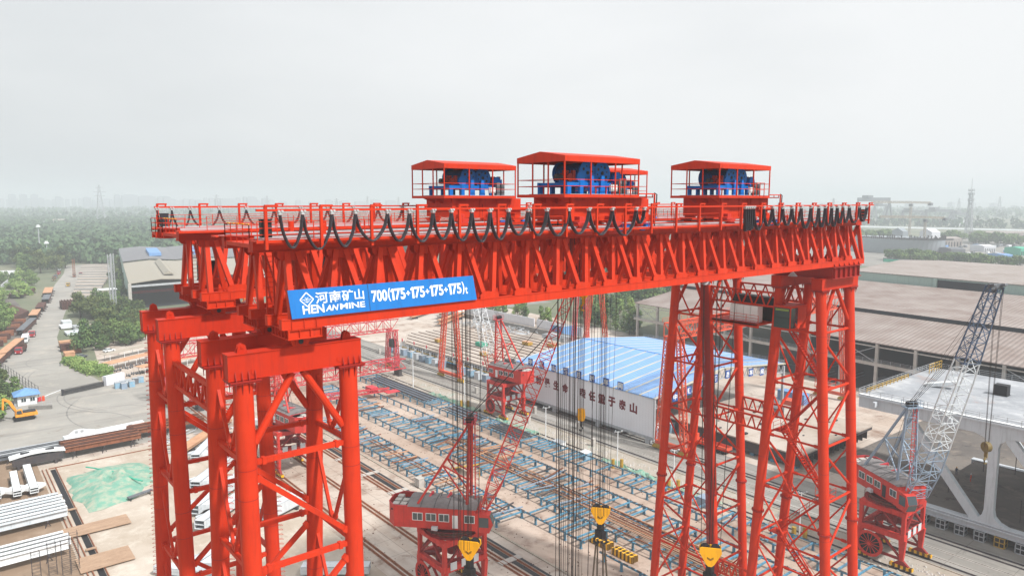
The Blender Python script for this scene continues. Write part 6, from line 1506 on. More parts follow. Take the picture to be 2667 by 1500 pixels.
box_beam(6.9, 180, 7.2, 204, 1.9, 1.4, .9, 'white box beam cut by the left picture edge', 'white')
box_beam(46, 178, 54, 190, 2.2, 1.5, .8, 'white box beam lying behind the left tower, just above the corrugated one')
box_beam(41, 160, 56, 176, 2.4, 1.6, .8, 'long white box beam slanting behind the tower legs')
box_beam(37, 147, 52, 160, 2.6, 1.8, .8, 'white box beam with an open end between the tower legs')
box_beam(36, 139, 47, 148, 2.2, 1.8, .8, 'second white box beam with an open end lower between the legs')
box_beam(47, 135.5, 56, 139.5, 2.4, 2.2, .8, 'short white box beam right of the middle tower leg', br=False)
box_beam(30, 124, 42, 131, 2.2, 1.4, .6, 'white box beam near the bottom between the tower legs')
box_beam(26, 128, 34, 118, 1.8, 1.2, .6, 'white box beam corner at the bottom left of the tower', br=False)
box_beam(45, 112, 54, 105, 2.2, 1.3, .6, 'white box beam at the bottom, right of the near leg', br=False)
box_beam(44.5, 186, 62, 205, 3.2, .5, 1.0, 'orange primed plate girder leaning behind the left tower', 'rust_orange', br=False)
t = empty('tin_sheets', (58, 205, 0), 0, 'heap of pale cut profiles on the ground behind the left tower', 'offcuts')
for k in range(60):
    r2 = random.Random(k); x = r2.uniform(40, 66); y = r2.uniform(188, 203); a = r2.uniform(-.5, .5); m = MB(); m.bar((x, y, .1+r2.random()*.8), (x+3.5*math.cos(a), y+3.5*math.sin(a), .1+r2.random()*.8), .3, .12); m.build('profile', ['white_steel', 'galv', 'steel_grey'][k % 3], t)
box_beam(67, 198, 76, 188, 2.0, 1.4, .8, 'white box beam on blocks right of the second tower leg', br=False)
# trench with rails, steel road plates
rect('trench', 18.2, 19.2, 60, 195, .06, 'black')
for x in (16.7, 17.5, 19.4): m = MB(); m.box(x-.09, x+.09, 60, 196, .05, .3); m.build('crane_rail', 'rust', kind='structure')
m = MB(); m.box(18, 45, 195.9, 196.2, .04, .2); m.build('crane_rail', 'rust', kind='structure')
for k, (x0, x1, y0, y1) in enumerate(((15.6, 26.8, 151.6, 156.6), (15.8, 24.2, 135.4, 141.6))):
    m = MB(); m.box(x0, x1, y0, y1, .32, .4); tag(m.build('road_plate', 'rust_plate'), ['brown steel road plate across the trench, the farther one', 'brown steel road plate across the trench, the nearer one'][k], 'steel plate')
    m = MB(); m.box(x0, x1, (y0+y1)/2-.02, (y0+y1)/2+.02, .4, .42)
m = MB(); m.box(17.8, 19.6, 165.6, 166.2, .31, .5); m.box(17.8, 19.6, 144, 144.6, .31, .5); tag(m.build('trench_plank', 'rust_plate'), 'short planks laid over the narrow trench', 'plank')
# tyre marks on the forecourt and the road
for k in range(8):
    cx0, cy0, r0, a0, a1 = [(60, 262, 30, 2.4, 3.9), (58, 300, 34, 2.7, 4.1), (20, 226, 22, .1, 1.3), (70, 240, 42, 2.6, 3.5), (52, 330, 26, 2.6, 4.3), (36, 232, 14, .5, 2.2)][k % 6]; r0 += (k//6)*1.9; m = MB(); n = 26; vs = []
    for i in range(n+1):
        a = a0+(a1-a0)*i/n; vs += [(cx0+r0*math.cos(a), cy0+r0*math.sin(a), .036), (cx0+(r0+.35)*math.cos(a), cy0+(r0+.35)*math.sin(a), .036)]
    m.add(vs, [(2*i, 2*i+1, 2*i+3, 2*i+2) for i in range(n)]); m.build('tyre_mark', 'concrete_dark', kind='structure')
# net covered heap
n = 44; m = MB(); vs = []
from mathutils import noise as mnoise
poly = [(20.8, 187.5), (33.5, 189.5), (38, 182), (35, 172), (29, 163.5), (21.5, 163), (19.6, 174)]
cxm, cym = 27.5, 176.5
for i in range(n+1):
    a = 2*math.pi*i/n; dx, dy = math.cos(a), math.sin(a)
    rr = 1e9
    for k in range(len(poly)):
        x1, y1 = poly[k]; x2, y2 = poly[(k+1) % len(poly)]; ex, ey = x2-x1, y2-y1; den = dx*ey-dy*ex
        if abs(den) < 1e-9: continue
        tt = ((x1-cxm)*ey-(y1-cym)*ex)/den; uu = ((x1-cxm)*dy-(y1-cym)*dx)/den
        if tt > 0 and -1e-6 <= uu <= 1+1e-6: rr = min(rr, tt)
    for j in range(15):
        f = j/14; rr2 = rr; x = cxm+dx*rr*f*(1+.06*math.sin(a*9)); y = cym+dy*rr*f*(1+.06*math.sin(a*9)); h = 2.0*(1-f**2)**.8*(1+.0*a); h += 1.5*mnoise.noise(V((x*.35, y*.35, 0)))*(1-f)+.6*mnoise.noise(V((x*1.1, y*.6, 3)))*(1-f*.7)+.3*abs(math.sin(a*5+f*6))*(1-f); vs.append((x, y, max(.04, h)))
fs = [(i*15+j, i*15+j+1, (i+1)*15+j+1, (i+1)*15+j) for i in range(n) for j in range(14)]
m.add(vs, fs); o = m.build('covered_heap', 'net_green', smooth=True); tag(o, 'heap of soil covered with pale green dust net at the left', 'covered heap')
m = MB()
for k in range(1):
    pts = [(24.5+j*1.0+.3*math.sin(j*1.7+k), 187-j*2.1-k*3+.5*math.cos(j*2.1), 2.1*(1-((j-4)/7.0)**2)*.9+.3) for j in range(9)]; m.pipe(pts, .16, 5)
m.build('net_fold', 'net_bright', o)
t = empty('steel_bench', (31, 164.5, 0), 0, 'low dark steel trestle bench at the right foot of the netted heap', 'trestle')
m = MB(); m.bar((28.6, 163.9, .8), (33.6, 165.6, .8), .9, .25); m.build('top', 'steel_grey', t); m = MB()
for f in (.1, .9): m.bar((28.6+5*f, 163.5+1.7*f, 0), (28.6+5*f, 163.5+1.7*f, .7), .2); m.bar((28.4+5*f, 164.4+1.7*f, 0), (28.4+5*f, 164.4+1.7*f, .7), .2)
m.build('legs', 'dark', t)
for k, (x, y) in enumerate(((9.8, 137.4), (12.2, 138.6), (14.0, 137.0), (15.4, 138.0))):
    t = empty('rebar_cage', (x, y, 0), 0, ['leftmost upright rusty rebar cage at the bottom left', 'second rebar cage from the left, behind the others', 'third rebar cage from the left', 'rightmost and tallest rebar cage at the bottom left'][k], 'rebar cage', 'rebar cages at the bottom left'); h = 5.5+k*.5; m = MB()
    for a in (-.6, .6):
        for b in (-.5, .5): m.bar((x+a, y+b, 0), (x+a, y+b, h), .05)
    for j in range(9):
        z = h*(j+.5)/9; m.bar((x-.6, y-.5, z), (x+.6, y-.5, z), .04); m.bar((x-.6, y+.5, z), (x+.6, y+.5, z), .04); m.bar((x-.6, y-.5, z), (x-.6, y+.5, z), .04); m.bar((x+.6, y-.5, z), (x+.6, y+.5, z), .04)
    m.build('bars', 'steel_dark', t)
# roadside stock: boxes, plates, rusty piles left of the road
segs = [(19, 345, 28, 378, 3.4, 'rust_orange', 'tan topped box girder beside the red tipper'), (13, 322, 18.5, 343, 4, 'rust_orange', 'nearest tan topped box girder at the left picture edge'), (30, 402, 39, 440, 3, 'steel_grey', 'long grey girder left of the road behind the trucks'), (40, 452, 44, 474, 4, 'rust_orange', 'orange plate table left of the road'),
        (46, 482, 50, 505, 4, 'rust_dark', 'dark plate stack left of the road with brackets'), (53, 520, 57, 545, 4, 'steel_grey', 'grey plate stack with white strips left of the road'), (58, 556, 63, 590, 5, 'rust_orange', 'orange plate stack near the first trucks'), (40, 560, 52, 590, 6, 'rust_dark', 'dark stack of sections in the grass left of the road')]
for k, (x0, y0, x1, y1, w, mt, lb) in enumerate(segs):
    t = empty('girder_stack', ((x0+x1)/2, (y0+y1)/2, 0), 0, lb, 'girder'); d = V((x1-x0, y1-y0, 0)).normalized(); m = MB(); m.bar((x0, y0, 2.9), (x1, y1, 2.9), w, .25); m.build('top_plate', mt, t)
    m = MB(); s = V((d.y, -d.x, 0))*(w/2-.2)
    for e in (-1, 1): m.bar(V((x0, y0, 1.7))+s*e, V((x1, y1, 1.7))+s*e, .15, 2.1)
    m.build('webs', 'rust_dark', t); m = MB()
    for f in (.1, .5, .9): c = V((x0, y0, .35)).lerp(V((x1, y1, .35)), f); m.bar(c-s*1.5, c+s*1.5, .5, .7)
    m.build('blocks', 'steel_dark', t)
for k in range(9):
    y = 372+k*9; m = MB(); m.bar((6+k*2.2, y, 1.4), (20+k*2.0, y-2, 1.4), 2.4, 2.4); tag(m.build('sheet_pile_row', ['rust', 'rust_dark'][k % 2]), 'row of brown sheet piles at the left edge beyond the trees', 'sheet piles', 'rows of sheet piles left of the road')
m = MB(); m.prism([(28, 440), (40, 470), (34, 510), (20, 520), (14, 470)], 'z', 0, 3); tag(m.build('sheet_pile_heap', 'rust_dark'), 'big dark heap of sheet piles left of the orange plate table', 'sheet piles')
rect('gravel_patch', 8, 40, 395, 560, .02, 'g_dark')
for k, (x, y, sx, sy, sz, mt) in enumerate(((41, 336, 3.5, 5, 2, 'rust_orange'), (44.5, 343, 3, 4, 4, 'rust'), (41.5, 350, 3.5, 4, 3, 'rust_dark'), (43.5, 360, 6, 4, 2.6, 'rust_orange'), (49, 372, 5, 7, 1.4, 'white_steel'), (54, 379, 6, 7, 1.5, 'galv'), (50, 392, 6, 9, 1.3, 'white_steel'), (55, 405, 6, 7, 2.0, 'galv'), (50, 414, 5, 8, 1.4, 'white'), (52, 428, 4, 8, 1.6, 'white_steel'))):
    t = empty('girder_block', (x, y, 0), 0, ['small rusty box nearest the road corner', 'tall open rusty box beside the grove', 'dark rusty box behind the tall one', 'wide rusty box below the white ones', 'white box girder lying behind the rusty boxes', 'white ribbed girder next to the grove', 'flat white girder in the middle of the roadside stack', 'tilted white girder leaning on the roadside stack', 'white girder near the far end of the roadside stack', 'farthest white box of the roadside stack'][k], 'box girder')
    m = MB(); m.box(x-sx/2, x+sx/2, y-sy/2, y-sy/2+.2, .4, sz); m.box(x-sx/2, x+sx/2, y+sy/2-.2, y+sy/2, .4, sz); m.box(x-sx/2, x-sx/2+.2, y-sy/2+.2, y+sy/2-.2, .4, sz); m.box(x+sx/2-.2, x+sx/2, y-sy/2+.2, y+sy/2-.2, .4, sz); m.box(x-sx/2-.1, x+sx/2+.1, y-sy/2-.1, y+sy/2+.1, sz, sz+.12); m.build('box', mt, t)
    m = MB(); m.box(x-sx/2-.3, x+sx/2+.3, y-sy*.3, y-sy*.2, 0, .4); m.box(x-sx/2-.3, x+sx/2+.3, y+sy*.2, y+sy*.3, 0, .4); m.build('sleepers', 'dark', t)
# bicycle canopies and scooters, bins by the wall
for k, (a, b, w) in enumerate((((48, 299.5), (74, 314), 5), ((56, 285.5), (80, 294), 5), ((50, 318), (84, 336), 4))):
    t = empty('canopy', (a[0], a[1], 0), 0, ['long tan canopy over parked scooters', 'second tan canopy nearer the left tower', 'flat tan canopy strip below the grove'][k], 'canopy')
    m = MB(); m.bar(a+(2.7,), b+(2.7,), w, .15); m.build('roof', ['rust_orange', 'rust_orange', 'kerb'][k], t); m = MB(); d = V((b[0]-a[0], b[1]-a[1], 0)); s = V((d.y, -d.x, 0)).normalized()*(w/2-.4)
    for j in range(6): c = V(a+(0,))+d*((j+.3)/6); m.bar(c+s, c+s+V((0,0,2.65)), .14); m.bar(c-s, c-s+V((0,0,2.65)), .14)
    m.build('posts', 'white', t)
sp = empty('scooter', (0, 0, 0), 0, 'small parked scooter or motorbike under or beside the tan canopies', 'scooter', 'scooters parked by the canopies')
m = MB(); m.prism([(-.7, .35), (-.6, .75), (0, .72), (.1, .4), (.5, .4), (.62, .95), (.7, .9), (.6, .3)], 'y', -.16, .16); m.bar((.6, -.3, 1.05), (.6, .3, 1.05), .06); m.build('body', 'steel_grey', sp)
for x in (-.6, .65): m = MB(); m.tube((x, -.06, .26), (x, .06, .26), .26, 10); m.build('wheel', 'tyre', sp)
r2 = random.Random(21)
for k in range(46):
    c = sp if k == 0 else copy_tree(sp); f = k % 23/23
    a, b = (((47.5, 295), (70, 307)) if k < 23 else ((50, 284), (72, 292))); c.location = (a[0]+(b[0]-a[0])*f+r2.uniform(-.4, .4), a[1]+(b[1]-a[1])*f+r2.uniform(-1.4, 1.4), 0); c.rotation_euler = (0, 0, 2.0+r2.uniform(-.3, .3))
for k, (x, y) in enumerate(((46, 268.5), (47.8, 269.6), (49.6, 270.4), (50.2, 267.8), (52, 271.4), (54, 272.6), (47.6, 266.5), (58, 270), (60.5, 271), (64, 272))):
    small_box('site_bin', ['bin_blue', 'pale_blue', 'white_steel', 'bin_blue', 'steel_grey'][k % 5], x, y, 1.7, 1.7, 2.0, ['pale blue cage bin', 'light blue cage bin', 'off-white cage bin', 'blue cage bin', 'grey cage bin'][k % 5]+' in the cluster right of the gate wall', 'bin', top='galv', group='bins by the gate wall')
t = empty('steel_fence', (24, 290, 0), 0, 'tall dark mesh fence between the left trees and the road', 'fence')
m = MB(); 
for k in range(14): f = k/13; m.bar((17.5+6.5*f, 325-52*f, 0), (17.5+6.5*f, 325-52*f, 3.4), .14)
m.build('post', 'dark', t); m = MB()
for z in (.3, 1.2, 2.1, 3.2): m.bar((17.5, 325, z), (24, 273, z), .07)
m.build('rails', 'steel_grey', t)
t = empty('white_wall', (50, 700, 0), 0, 'white boundary wall running up the left side beyond the trees', 'wall')
m = MB(); m.bar((30, 575, 1.8), (58, 740, 1.8), .5, 3.6); m.build('wall', 'panel_white', t)
m = MB(); m.bar((-60, 800, 1.8), (56, 745, 1.8), .5, 3.6); tag(m.build('striped_wall', 'panel_wall'), 'pale panelled wall at the far left in front of the woods', 'wall')
# lattice masts, lamp masts, pylons
def mast(x, y, h, w, label, cat, mat='galv', n=14, name='lattice_mast', w2=None, rc=.22, rb=.12):
    t = empty(name, (x, y, 0), 0, label, cat); m = MB(); m.lattice((x, y, 0), (x, y, h), w, w, n, rc, rb, up=(0,1,0), w2=w2 or w, h2=w2 or w); m.build('lattice', mat, t); return t
mast(75.3, 440, 34, 1.2, 'left one of two thin grey lattice masts beside the shed', 'lattice mast'); mast(77.8, 445, 34, 1.2, 'right one of two thin grey lattice masts beside the shed', 'lattice mast')
for x, y, h, lb in ((94, 935, 34, 'tall grey lamp mast in front of the woods at the left'), (93.7, 872, 19, 'short white lamp mast behind the bushes at the left')):
    t = empty('lamp_mast', (x, y, 0), 0, lb, 'lamp mast'); m = MB(); m.tube((x, y, 0), (x, y, h), .8, 8, .45); m.build('pole', 'galv', t); m = MB(); m.box(x-2, x+2, y-2, y+2, h, h+1.4); m.box(x-1.3, x+1.3, y-1.3, y+1.3, h+1.6, h+2.6); m.build('lamp_ring', 'white', t)
def PX(px, D, z=0):      # point at horizontal forward distance D under picture column px
    r = (px-1333.5)/1875*D; return (Rt.x*r+math.cos(aR)*D, Rt.y*r+math.sin(aR)*D)
for k, (px, D, h) in enumerate(((268, 1950, 104), (570, 2600, 84), (700, 3000, 82), (960, 3200, 82), (1040, 3400, 80), (1580, 3300, 70), (2490, 2900, 72), (2595, 2800, 78), (2165, 2300, 70), (880, 2500, 70))):
    x, y = PX(px, D); t = mast(x, y, h, 22 if k == 0 else 16, ['tall pylon on the horizon at the left', 'pylon right of the first, above the far walkway', 'pylon above the left end of the girder', 'thin pylon above the girder, left of the trolleys', 'second thin pylon left of the first trolley', 'faint pylon between the trolleys', 'faint pylon beyond the river at the right', 'faint pylon right of the telecom tower', 'faint pylon behind the right trolley', 'faint pylon over the near girder end'][k], 'pylon', 'galv', 8, 'pylon', w2=2.0, rc=1.3, rb=.7)
    m = MB()
    for f, w in ((.72, 14), (.82, 18), (.93, 10)): m.bar((x-w*Rt.x, y-w*Rt.y, h*f), (x+w*Rt.x, y+w*Rt.y, h*f), .9)
    m.build('cross_arm', 'galv', t)
# city on the horizon
r2 = random.Random(9)
tall = [(42, 4300, 16, 97), (71, 4300, 16, 96), (99, 4300, 15, 96), (160, 4400, 12, 84), (313, 4400, 13, 95), (345, 4400, 36, 94), (390, 4500, 40, 88), (434, 4500, 30, 84)]
lst = tall+[(x, 4700+r2.uniform(-400, 400), r2.uniform(8, 24), r2.uniform(60, 82)) for x in range(-20, 720, 17)]+[(x, 5200, r2.uniform(10, 30), r2.uniform(50, 70)) for x in range(740, 1100, 40)]+[(x, 4300, r2.uniform(14, 34), r2.uniform(30, 52)) for x in range(1480, 2667, 55)]
for k, (px, D, w, h) in enumerate(lst):
    x, y = PX(px, D); W_ = w/1875*D; m = MB(); m.box(x-W_/2, x+W_/2, y-12, y+12, 0, h); m.box(x-W_*.3, x+W_*.3, y-8, y+8, h, h+4)
    for j in range(3): m.box(x-W_/2-.6, x-W_/2, y-9+7*j, y-6+7*j, 6, h-4)
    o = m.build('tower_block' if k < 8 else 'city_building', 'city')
    if k < 8: tag(o, ['leftmost of three hazy tower blocks on the left horizon', 'middle of three hazy tower blocks on the left horizon', 'right of three hazy tower blocks on the left horizon', 'smaller hazy tower block right of the three', 'narrow hazy tower block right of the tall pylon', 'wide hazy tower block right of the tall pylon', 'hazy slab block left of the crane walkway', 'hazy slab block just behind the far walkway end'][k], 'tower block')
    else: tag(o, 'low hazy building in the distant skyline', 'building', 'distant skyline buildings')
# ================================================================== right background
def tower_crane(px, D, h, jl, jr, lb):
    x, y = PX(px, D); t = empty('tower_crane', (x, y, 0), 0, lb, 'tower crane', 'tower cranes by the river'); s = 1/1875*D; w = D/1875*4
    m = MB(); m.lattice((x, y, 0), (x, y, h), w, w, 14, w*.2, w*.12, up=(0,1,0)); m.build('mast', 'kerb', t)
    a = (x-jl*s*Rt.x, y-jl*s*Rt.y, h+3); b = (x+jr*s*Rt.x, y+jr*s*Rt.y, h+1.5); m = MB(); m.lattice(a, (x, y, h+2.5), w*1.1, w*1.1, 20, w*.34, w*.2); m.lattice((x, y, h+2.5), b, w, w, 8, w*.34, w*.2); m.build('jib', 'kerb', t)
    m = MB(); m.box(x-w, x+w, y-w, y+w, h-w*1.6, h-.5); m.build('slewing_unit', 'steel_grey', t)
    m = MB(); c = V(b); m.box(c.x-w*1.5, c.x+w*1.5, c.y-w, c.y+w, c.z-w*1.8, c.z); m.build('counterweight', 'steel_grey', t)
tower_crane(2366, 1320, 57, 102, 50, 'tall pale tower crane at the right, its jib reaching left over the far gantry'); tower_crane(2406, 890, 40, 118, 50, 'lower pale tower crane in front of the taller one at the right')
x, y = PX(2520, 1230); t = mast(x, y, 76, 9.5, 'telecom tower with antenna platforms at the right horizon', 'telecom tower', 'galv', 16, 'telecom_tower', w2=4, rc=.9, rb=.5)
m = MB(); m.tube((x, y, 76), (x, y, 100), .6, 6, .2); m.build('antenna', 'galv', t)
for z in (62, 72, 78): m = MB(); m.tube((x, y, z), (x, y, z+1), 4, 12); [m.box(x+4.3*math.cos(a)-.4, x+4.3*math.cos(a)+.4, y+4.3*math.sin(a)-.4, y+4.3*math.sin(a)+.4, z, z+4) for a in (0, 1, 2, 3, 4, 5)]; m.build('antenna_platform', 'galv', t)
def far_gantry(px0, px1, D, zt, zb, lb, th=7):
    x0, y0 = PX(px0, D); x1, y1 = PX(px1, D); t = empty('shipyard_gantry', ((x0+x1)/2, (y0+y1)/2, 0), 0, lb, 'gantry crane', 'distant shipyard gantries'); m = MB(); m.bar((x0, y0, zt-th/2), (x1, y1, zt-th/2), 9, th); m.build('girder', 'steel_grey', t)
    for x, y, s in ((x0, y0, 1), (x1, y1, 1)):
        m = MB(); m.bar((x, y, zt-th), (x-12*Rt.x, y-12*Rt.y, 0), 4); m.bar((x, y, zt-th), (x+12*Rt.x, y+12*Rt.y, 0), 4); m.build('leg', 'steel_grey', t)
    x, y = PX(px0*.7+px1*.3, D); m = MB(); m.box(x-14, x+14, y-8, y+8, zt, zt+6); m.build('trolley', 'steel_grey', t)
far_gantry(2228, 2310, 1900, 70, 0, 'big hazy shipyard gantry left of the tower crane jib', 10); far_gantry(2272, 2302, 2200, 52, 0, 'small hazy gantry behind the big one'); far_gantry(2345, 2398, 2000, 36, 0, 'hazy gantry behind the tower crane masts'); far_gantry(2405, 2475, 2000, 38, 0, 'hazy gantry right of the tower cranes'); far_gantry(2470, 2515, 2100, 28, 0, 'low hazy gantry left of the telecom tower')
# hull block under construction, sheds, containers
t = empty('hull_block', (960, 420, 0), 0, 'long grey ship hull block with scaffold on top, behind the right trees', 'ship hull')
xa, ya = PX(2225, 900); xb, yb_ = PX(2462, 840); m = MB(); npt = 16; vs = []
for k in range(npt+1):
    f = k/npt; X = xa+(xb-xa)*f; Y = ya+(yb_-ya)*f; o_ = 14*math.sin(math.pi*f); vs += [(X-o_, Y-o_, 0), (X-o_*1.4, Y-o_*1.4, 17)]
for k in range(npt+1):
    f = k/npt; X = xa+(xb-xa)*f+60; Y = ya+(yb_-ya)*f+50; vs += [(X, Y, 0), (X, Y, 17)]
q = 2*(npt+1); m.add(vs, [(2*k, 2*k+2, 2*k+3, 2*k+1) for k in range(npt)]+[(2*k+1, 2*k+3, q+2*k+3, q+2*k+1) for k in range(npt)]+[(0, 1, q+1, q), (2*npt, q+2*npt, q+2*npt+1, 2*npt+1)]); m.build('hull', 'hull', t)
m = MB()
for k in range(60): f = k/59; X = xa+(xb-xa)*f; Y = ya+(yb_-ya)*f; o_ = 20*math.sin(math.pi*f); m.bar((X-o_, Y-o_, 17), (X-o_, Y-o_, 17+r2.uniform(2, 6)), 1.0); m.bar((X-o_+8, Y-o_, 17.5), (X-o_+14, Y-o_-3, 17.5), 1.6, 2)
m.build('scaffold', 'steel_dark', t)
for k, (px, D, w, h, mt, lb) in enumerate(((2342, 1000, 14, 21, 'hull', 'blue grey control block on the hull'), (2420, 950, 22, 22, 'panel_white', 'pale superstructure block behind the lower tower crane'), (2466, 1000, 46, 11, 'roof_brown2', 'low brown roofed hall right of the hull'), (2478, 830, 36, 8, 'steel_grey', 'dark hall behind the right trees'), (2610, 1180, 150, 11, 'roof_brown2', 'long hazy hall at the far right'), (2560, 900, 30, 7, 'panel_white', 'white site hut at the far right'), (2650, 840, 24, 8, 'tarp_green', 'green covered mound at the right picture edge'), (2610, 780, 26, 5, 'hut_blue', 'blue site sheds at the far right'), (2500, 1800, 40, 12, 'panel_white', 'hazy pale hall across the river'), (2150, 700, 30, 8, 'panel_white', 'white hall seen past the girder end'))):
    x, y = PX(px, D); W_ = w/1875*D; m = MB(); a = V((x, y, 0)); ux = V((Rt.x, Rt.y, 0))*W_/2; uy = V((math.cos(aR), math.sin(aR), 0))*14
    b = [a-ux-uy, a+ux-uy, a+ux+uy, a-ux+uy]; m.add([tuple(p) for p in b]+[tuple(p+V((0,0,h))) for p in b]+[tuple((b[0]+b[3])/2+V((0,0,h*1.2))), tuple((b[1]+b[2])/2+V((0,0,h*1.2)))], [(0,1,5,4), (1,2,6,5), (2,3,7,6), (3,0,4,7), (4,5,9,8), (7,8,9,6), (4,8,7), (5,6,9)]); o = m.build('industrial_hall', mt); tag(o, lb, 'hall')
    m = MB(); c = a-uy*1.01; [m.bar(c-ux*.8+ux*1.6*(j/5), c-ux*.8+ux*1.6*(j/5)+V((0,0,h*.6)), W_/16, .3) for j in range(6)]; m.build('bay_door', 'interior_shade', o)
for k in range(70):
    px = r2.uniform(2330, 2670); D = r2.uniform(700, 1000); x, y = PX(px, D); mt = ['panel_white', 'hut_blue', 'steel_grey', 'pink_red', 'galv', 'white'][k % 6]; l = r2.uniform(4, 12)
    m = MB(); m.box(x-l/2, x+l/2, y-1.5, y+1.5, .3, 3.2); m.box(x-l/2+.5, x-l/2+1, y-1.4, y+1.4, 0, .3); m.box(x+l/2-1, x+l/2-.5, y-1.4, y+1.4, 0, .3); tag(m.build('site_container', mt), {'panel_white': 'off-white', 'hut_blue': 'blue', 'steel_grey': 'dark grey', 'pink_red': 'red', 'galv': 'silver grey', 'white': 'bright white'}[mt]+' container in the busy lots behind the right trees', 'container', 'containers in the far right lots')
rect('far_lot', 700, 1500, -100, 500, .02, 'g_asphalt')
t = empty('green_fence', (766, 280, 0), 0, 'long green and grey hoarding behind the warehouse roofs at the right', 'fence'); m = MB(); m.bar((766, 335, 1.5), (770, 205, 1.5), .5, 3); m.build('green_panels', 'tarp_green', t); m = MB(); m.bar((772, 338, 1.8), (776, 200, 1.8), .5, 3.6); m.build('grey_panels', 'steel_grey', t)
m = MB(); m.bar((1100, 560, 2), (760, 120, 2), .6, 4); tag(m.build('quay_wall', 'concrete'), 'low pale wall running towards the river at the right', 'wall')
# ---------------------------------------------------------------- middle background behind the workshop
t = empty('white_wall', (233, 290, 0), 0, 'long white wall in front of the tree row behind the ropes', 'wall')
for y0, y1 in ((236, 268), (270, 330), (334, 380)): m = MB(); m.box(233, 233.5, y0, y1, 0, 4.2); m.build('wall_panel', 'panel_white', t)
m = MB(); m.box(222, 223, 215, 400, 0, 2.4); tag(m.build('low_wall', 'concrete_dark'), 'low grey wall in front of the long white wall', 'wall')
for k, (x, y, sx, sy, sz, mt, lb) in enumerate(((214, 232, 6, 14, 3.4, 'white_steel', 'long white container behind the steel deck'), (216, 214, 6, 9, 3.4, 'panel_white', 'white site hut behind the blue roof'), (228, 244, 7, 8, 5, 'hut_blue', 'blue sheeted shed in front of the white wall'), (212, 205, 8, 10, 4, 'white', 'bright white hut behind the ropes'), (219, 320, 7, 9, 9, 'white', 'tall white block beside the far gantry leg'), (240, 345, 12, 16, 9, 'panel_white', 'pale hall left of the tree row'), (205, 247, 5, 5, 3, 'steel_grey', 'grey coil box at the edge of the steel deck'))):
    small_box('site_hut', mt, x, y, sx, sy, sz, lb, 'hut', top='galv')
m = MB(); r3 = random.Random(4)
for k in range(320): a = V((r3.uniform(205, 221), r3.uniform(252, 300), r3.uniform(.1, 2.2))); m.bar(a, a+V((r3.uniform(-2, 2), r3.uniform(-2, 2), r3.uniform(-.5, .8))), r3.uniform(.1, 1.0), .12)
tag(m.build('scrap_heap', 'galv'), kind='stuff')
for k in range(9):      # girders lying beyond the deck, under the near truss
    x0, y0 = 196+6*(k % 3), 300+k*9; m = MB(); ibeam(m, (x0, y0, 2.4), (x0+26, y0+16, 2.4), 2.6, 2.2, .2); o = m.build('bridge_beam', ['rust_orange', 'concrete_dark', 'rust_plate'][k % 3]); tag(o, ['tan girder lying beyond the far end of the steel deck', 'grey girder lying beyond the far end of the steel deck', 'brown girder lying beyond the far end of the steel deck'][k % 3], 'girder', 'girders beyond the steel deck')
    m = MB(); m.box(x0+3, x0+5, y0+1, y0+4, 0, 1.3); m.box(x0+20, x0+22, y0+11, y0+14, 0, 1.3); m.build('block', 'dark', o)
rect('lane_behind', 222, 300, 330, 520, .02, 'g_asphalt')
for k in range(8):
    m = MB(); y = 390+k*16; m.prism([(250, y), (300, y+30), (298, y+42), (248, y+12)], 'z', 0, 6+k % 3); tag(m.build('flat_roof_shed', ['white_steel', 'roof_tan', 'concrete'][k % 3]), ['white flat roofed shed behind the tree row', 'tan flat roofed shed behind the tree row', 'grey flat roofed shed behind the tree row'][k % 3], 'shed', 'flat sheds behind the tree row')
# ================================================================== trees
def crown_mesh(seed, R_, Hh, z0, nq, sz, shape='round'):
    rs = np.random.RandomState(seed); nc = 16
    cen = []
    for k in range(nc):
        a = rs.rand()*2*np.pi; f = rs.rand(); z = z0+Hh*(.08+.84*rs.rand()); zz = (z-z0)/Hh
        w = {'round': np.sqrt(max(.05, 1-(2*zz-1)**2)), 'cone': 1.02-zz*.85, 'bush': np.sqrt(max(.02, 1-zz**2))}[shape]
        r = R_*w*np.sqrt(f)*.85; cen.append((r*np.cos(a), r*np.sin(a), z, R_*(.28+.24*rs.rand())*(.6+.4*w)))
    cen = np.array(cen); idx = rs.randint(0, nc, nq); d = rs.normal(size=(nq, 3)); d /= np.linalg.norm(d, axis=1)[:, None]
    p = cen[idx, :3]+d*cen[idx, 3:4]*(.65+.45*rs.rand(nq, 1))*np.array([1, 1, .8])
    s = sz*(.5+rs.rand(nq)); nrm = d+rs.normal(size=(nq, 3))*.5+np.array([0, 0, .35]); nrm /= np.linalg.norm(nrm, axis=1)[:, None]
    t1 = np.cross(nrm, rs.normal(size=(nq, 3))); t1 /= np.linalg.norm(t1, axis=1)[:, None]; t2 = np.cross(nrm, t1)
    v = np.empty((nq, 4, 3)); v[:, 0] = p-t1*s[:, None]; v[:, 1] = p-t2*s[:, None]*.7; v[:, 2] = p+t1*s[:, None]; v[:, 3] = p+t2*s[:, None]*.7
    return v.reshape(-1, 3)
def np_mesh(name, v, n4, mat, label=None, cat=None, group=None, kind=None):
    me = bpy.data.meshes.new(name); nq = len(v)//4; me.vertices.add(len(v)); me.vertices.foreach_set('co', v.astype(np.float32).ravel())
    me.loops.add(nq*4); me.loops.foreach_set('vertex_index', np.arange(nq*4, dtype=np.int32)); me.polygons.add(nq); me.polygons.foreach_set('loop_start', np.arange(0, nq*4, 4, dtype=np.int32))
    me.update(calc_edges=True); me.validate(); me.materials.append(M[mat]); o = bpy.data.objects.new(name, me); COL.objects.link(o); return tag(o, label, cat, group, kind)
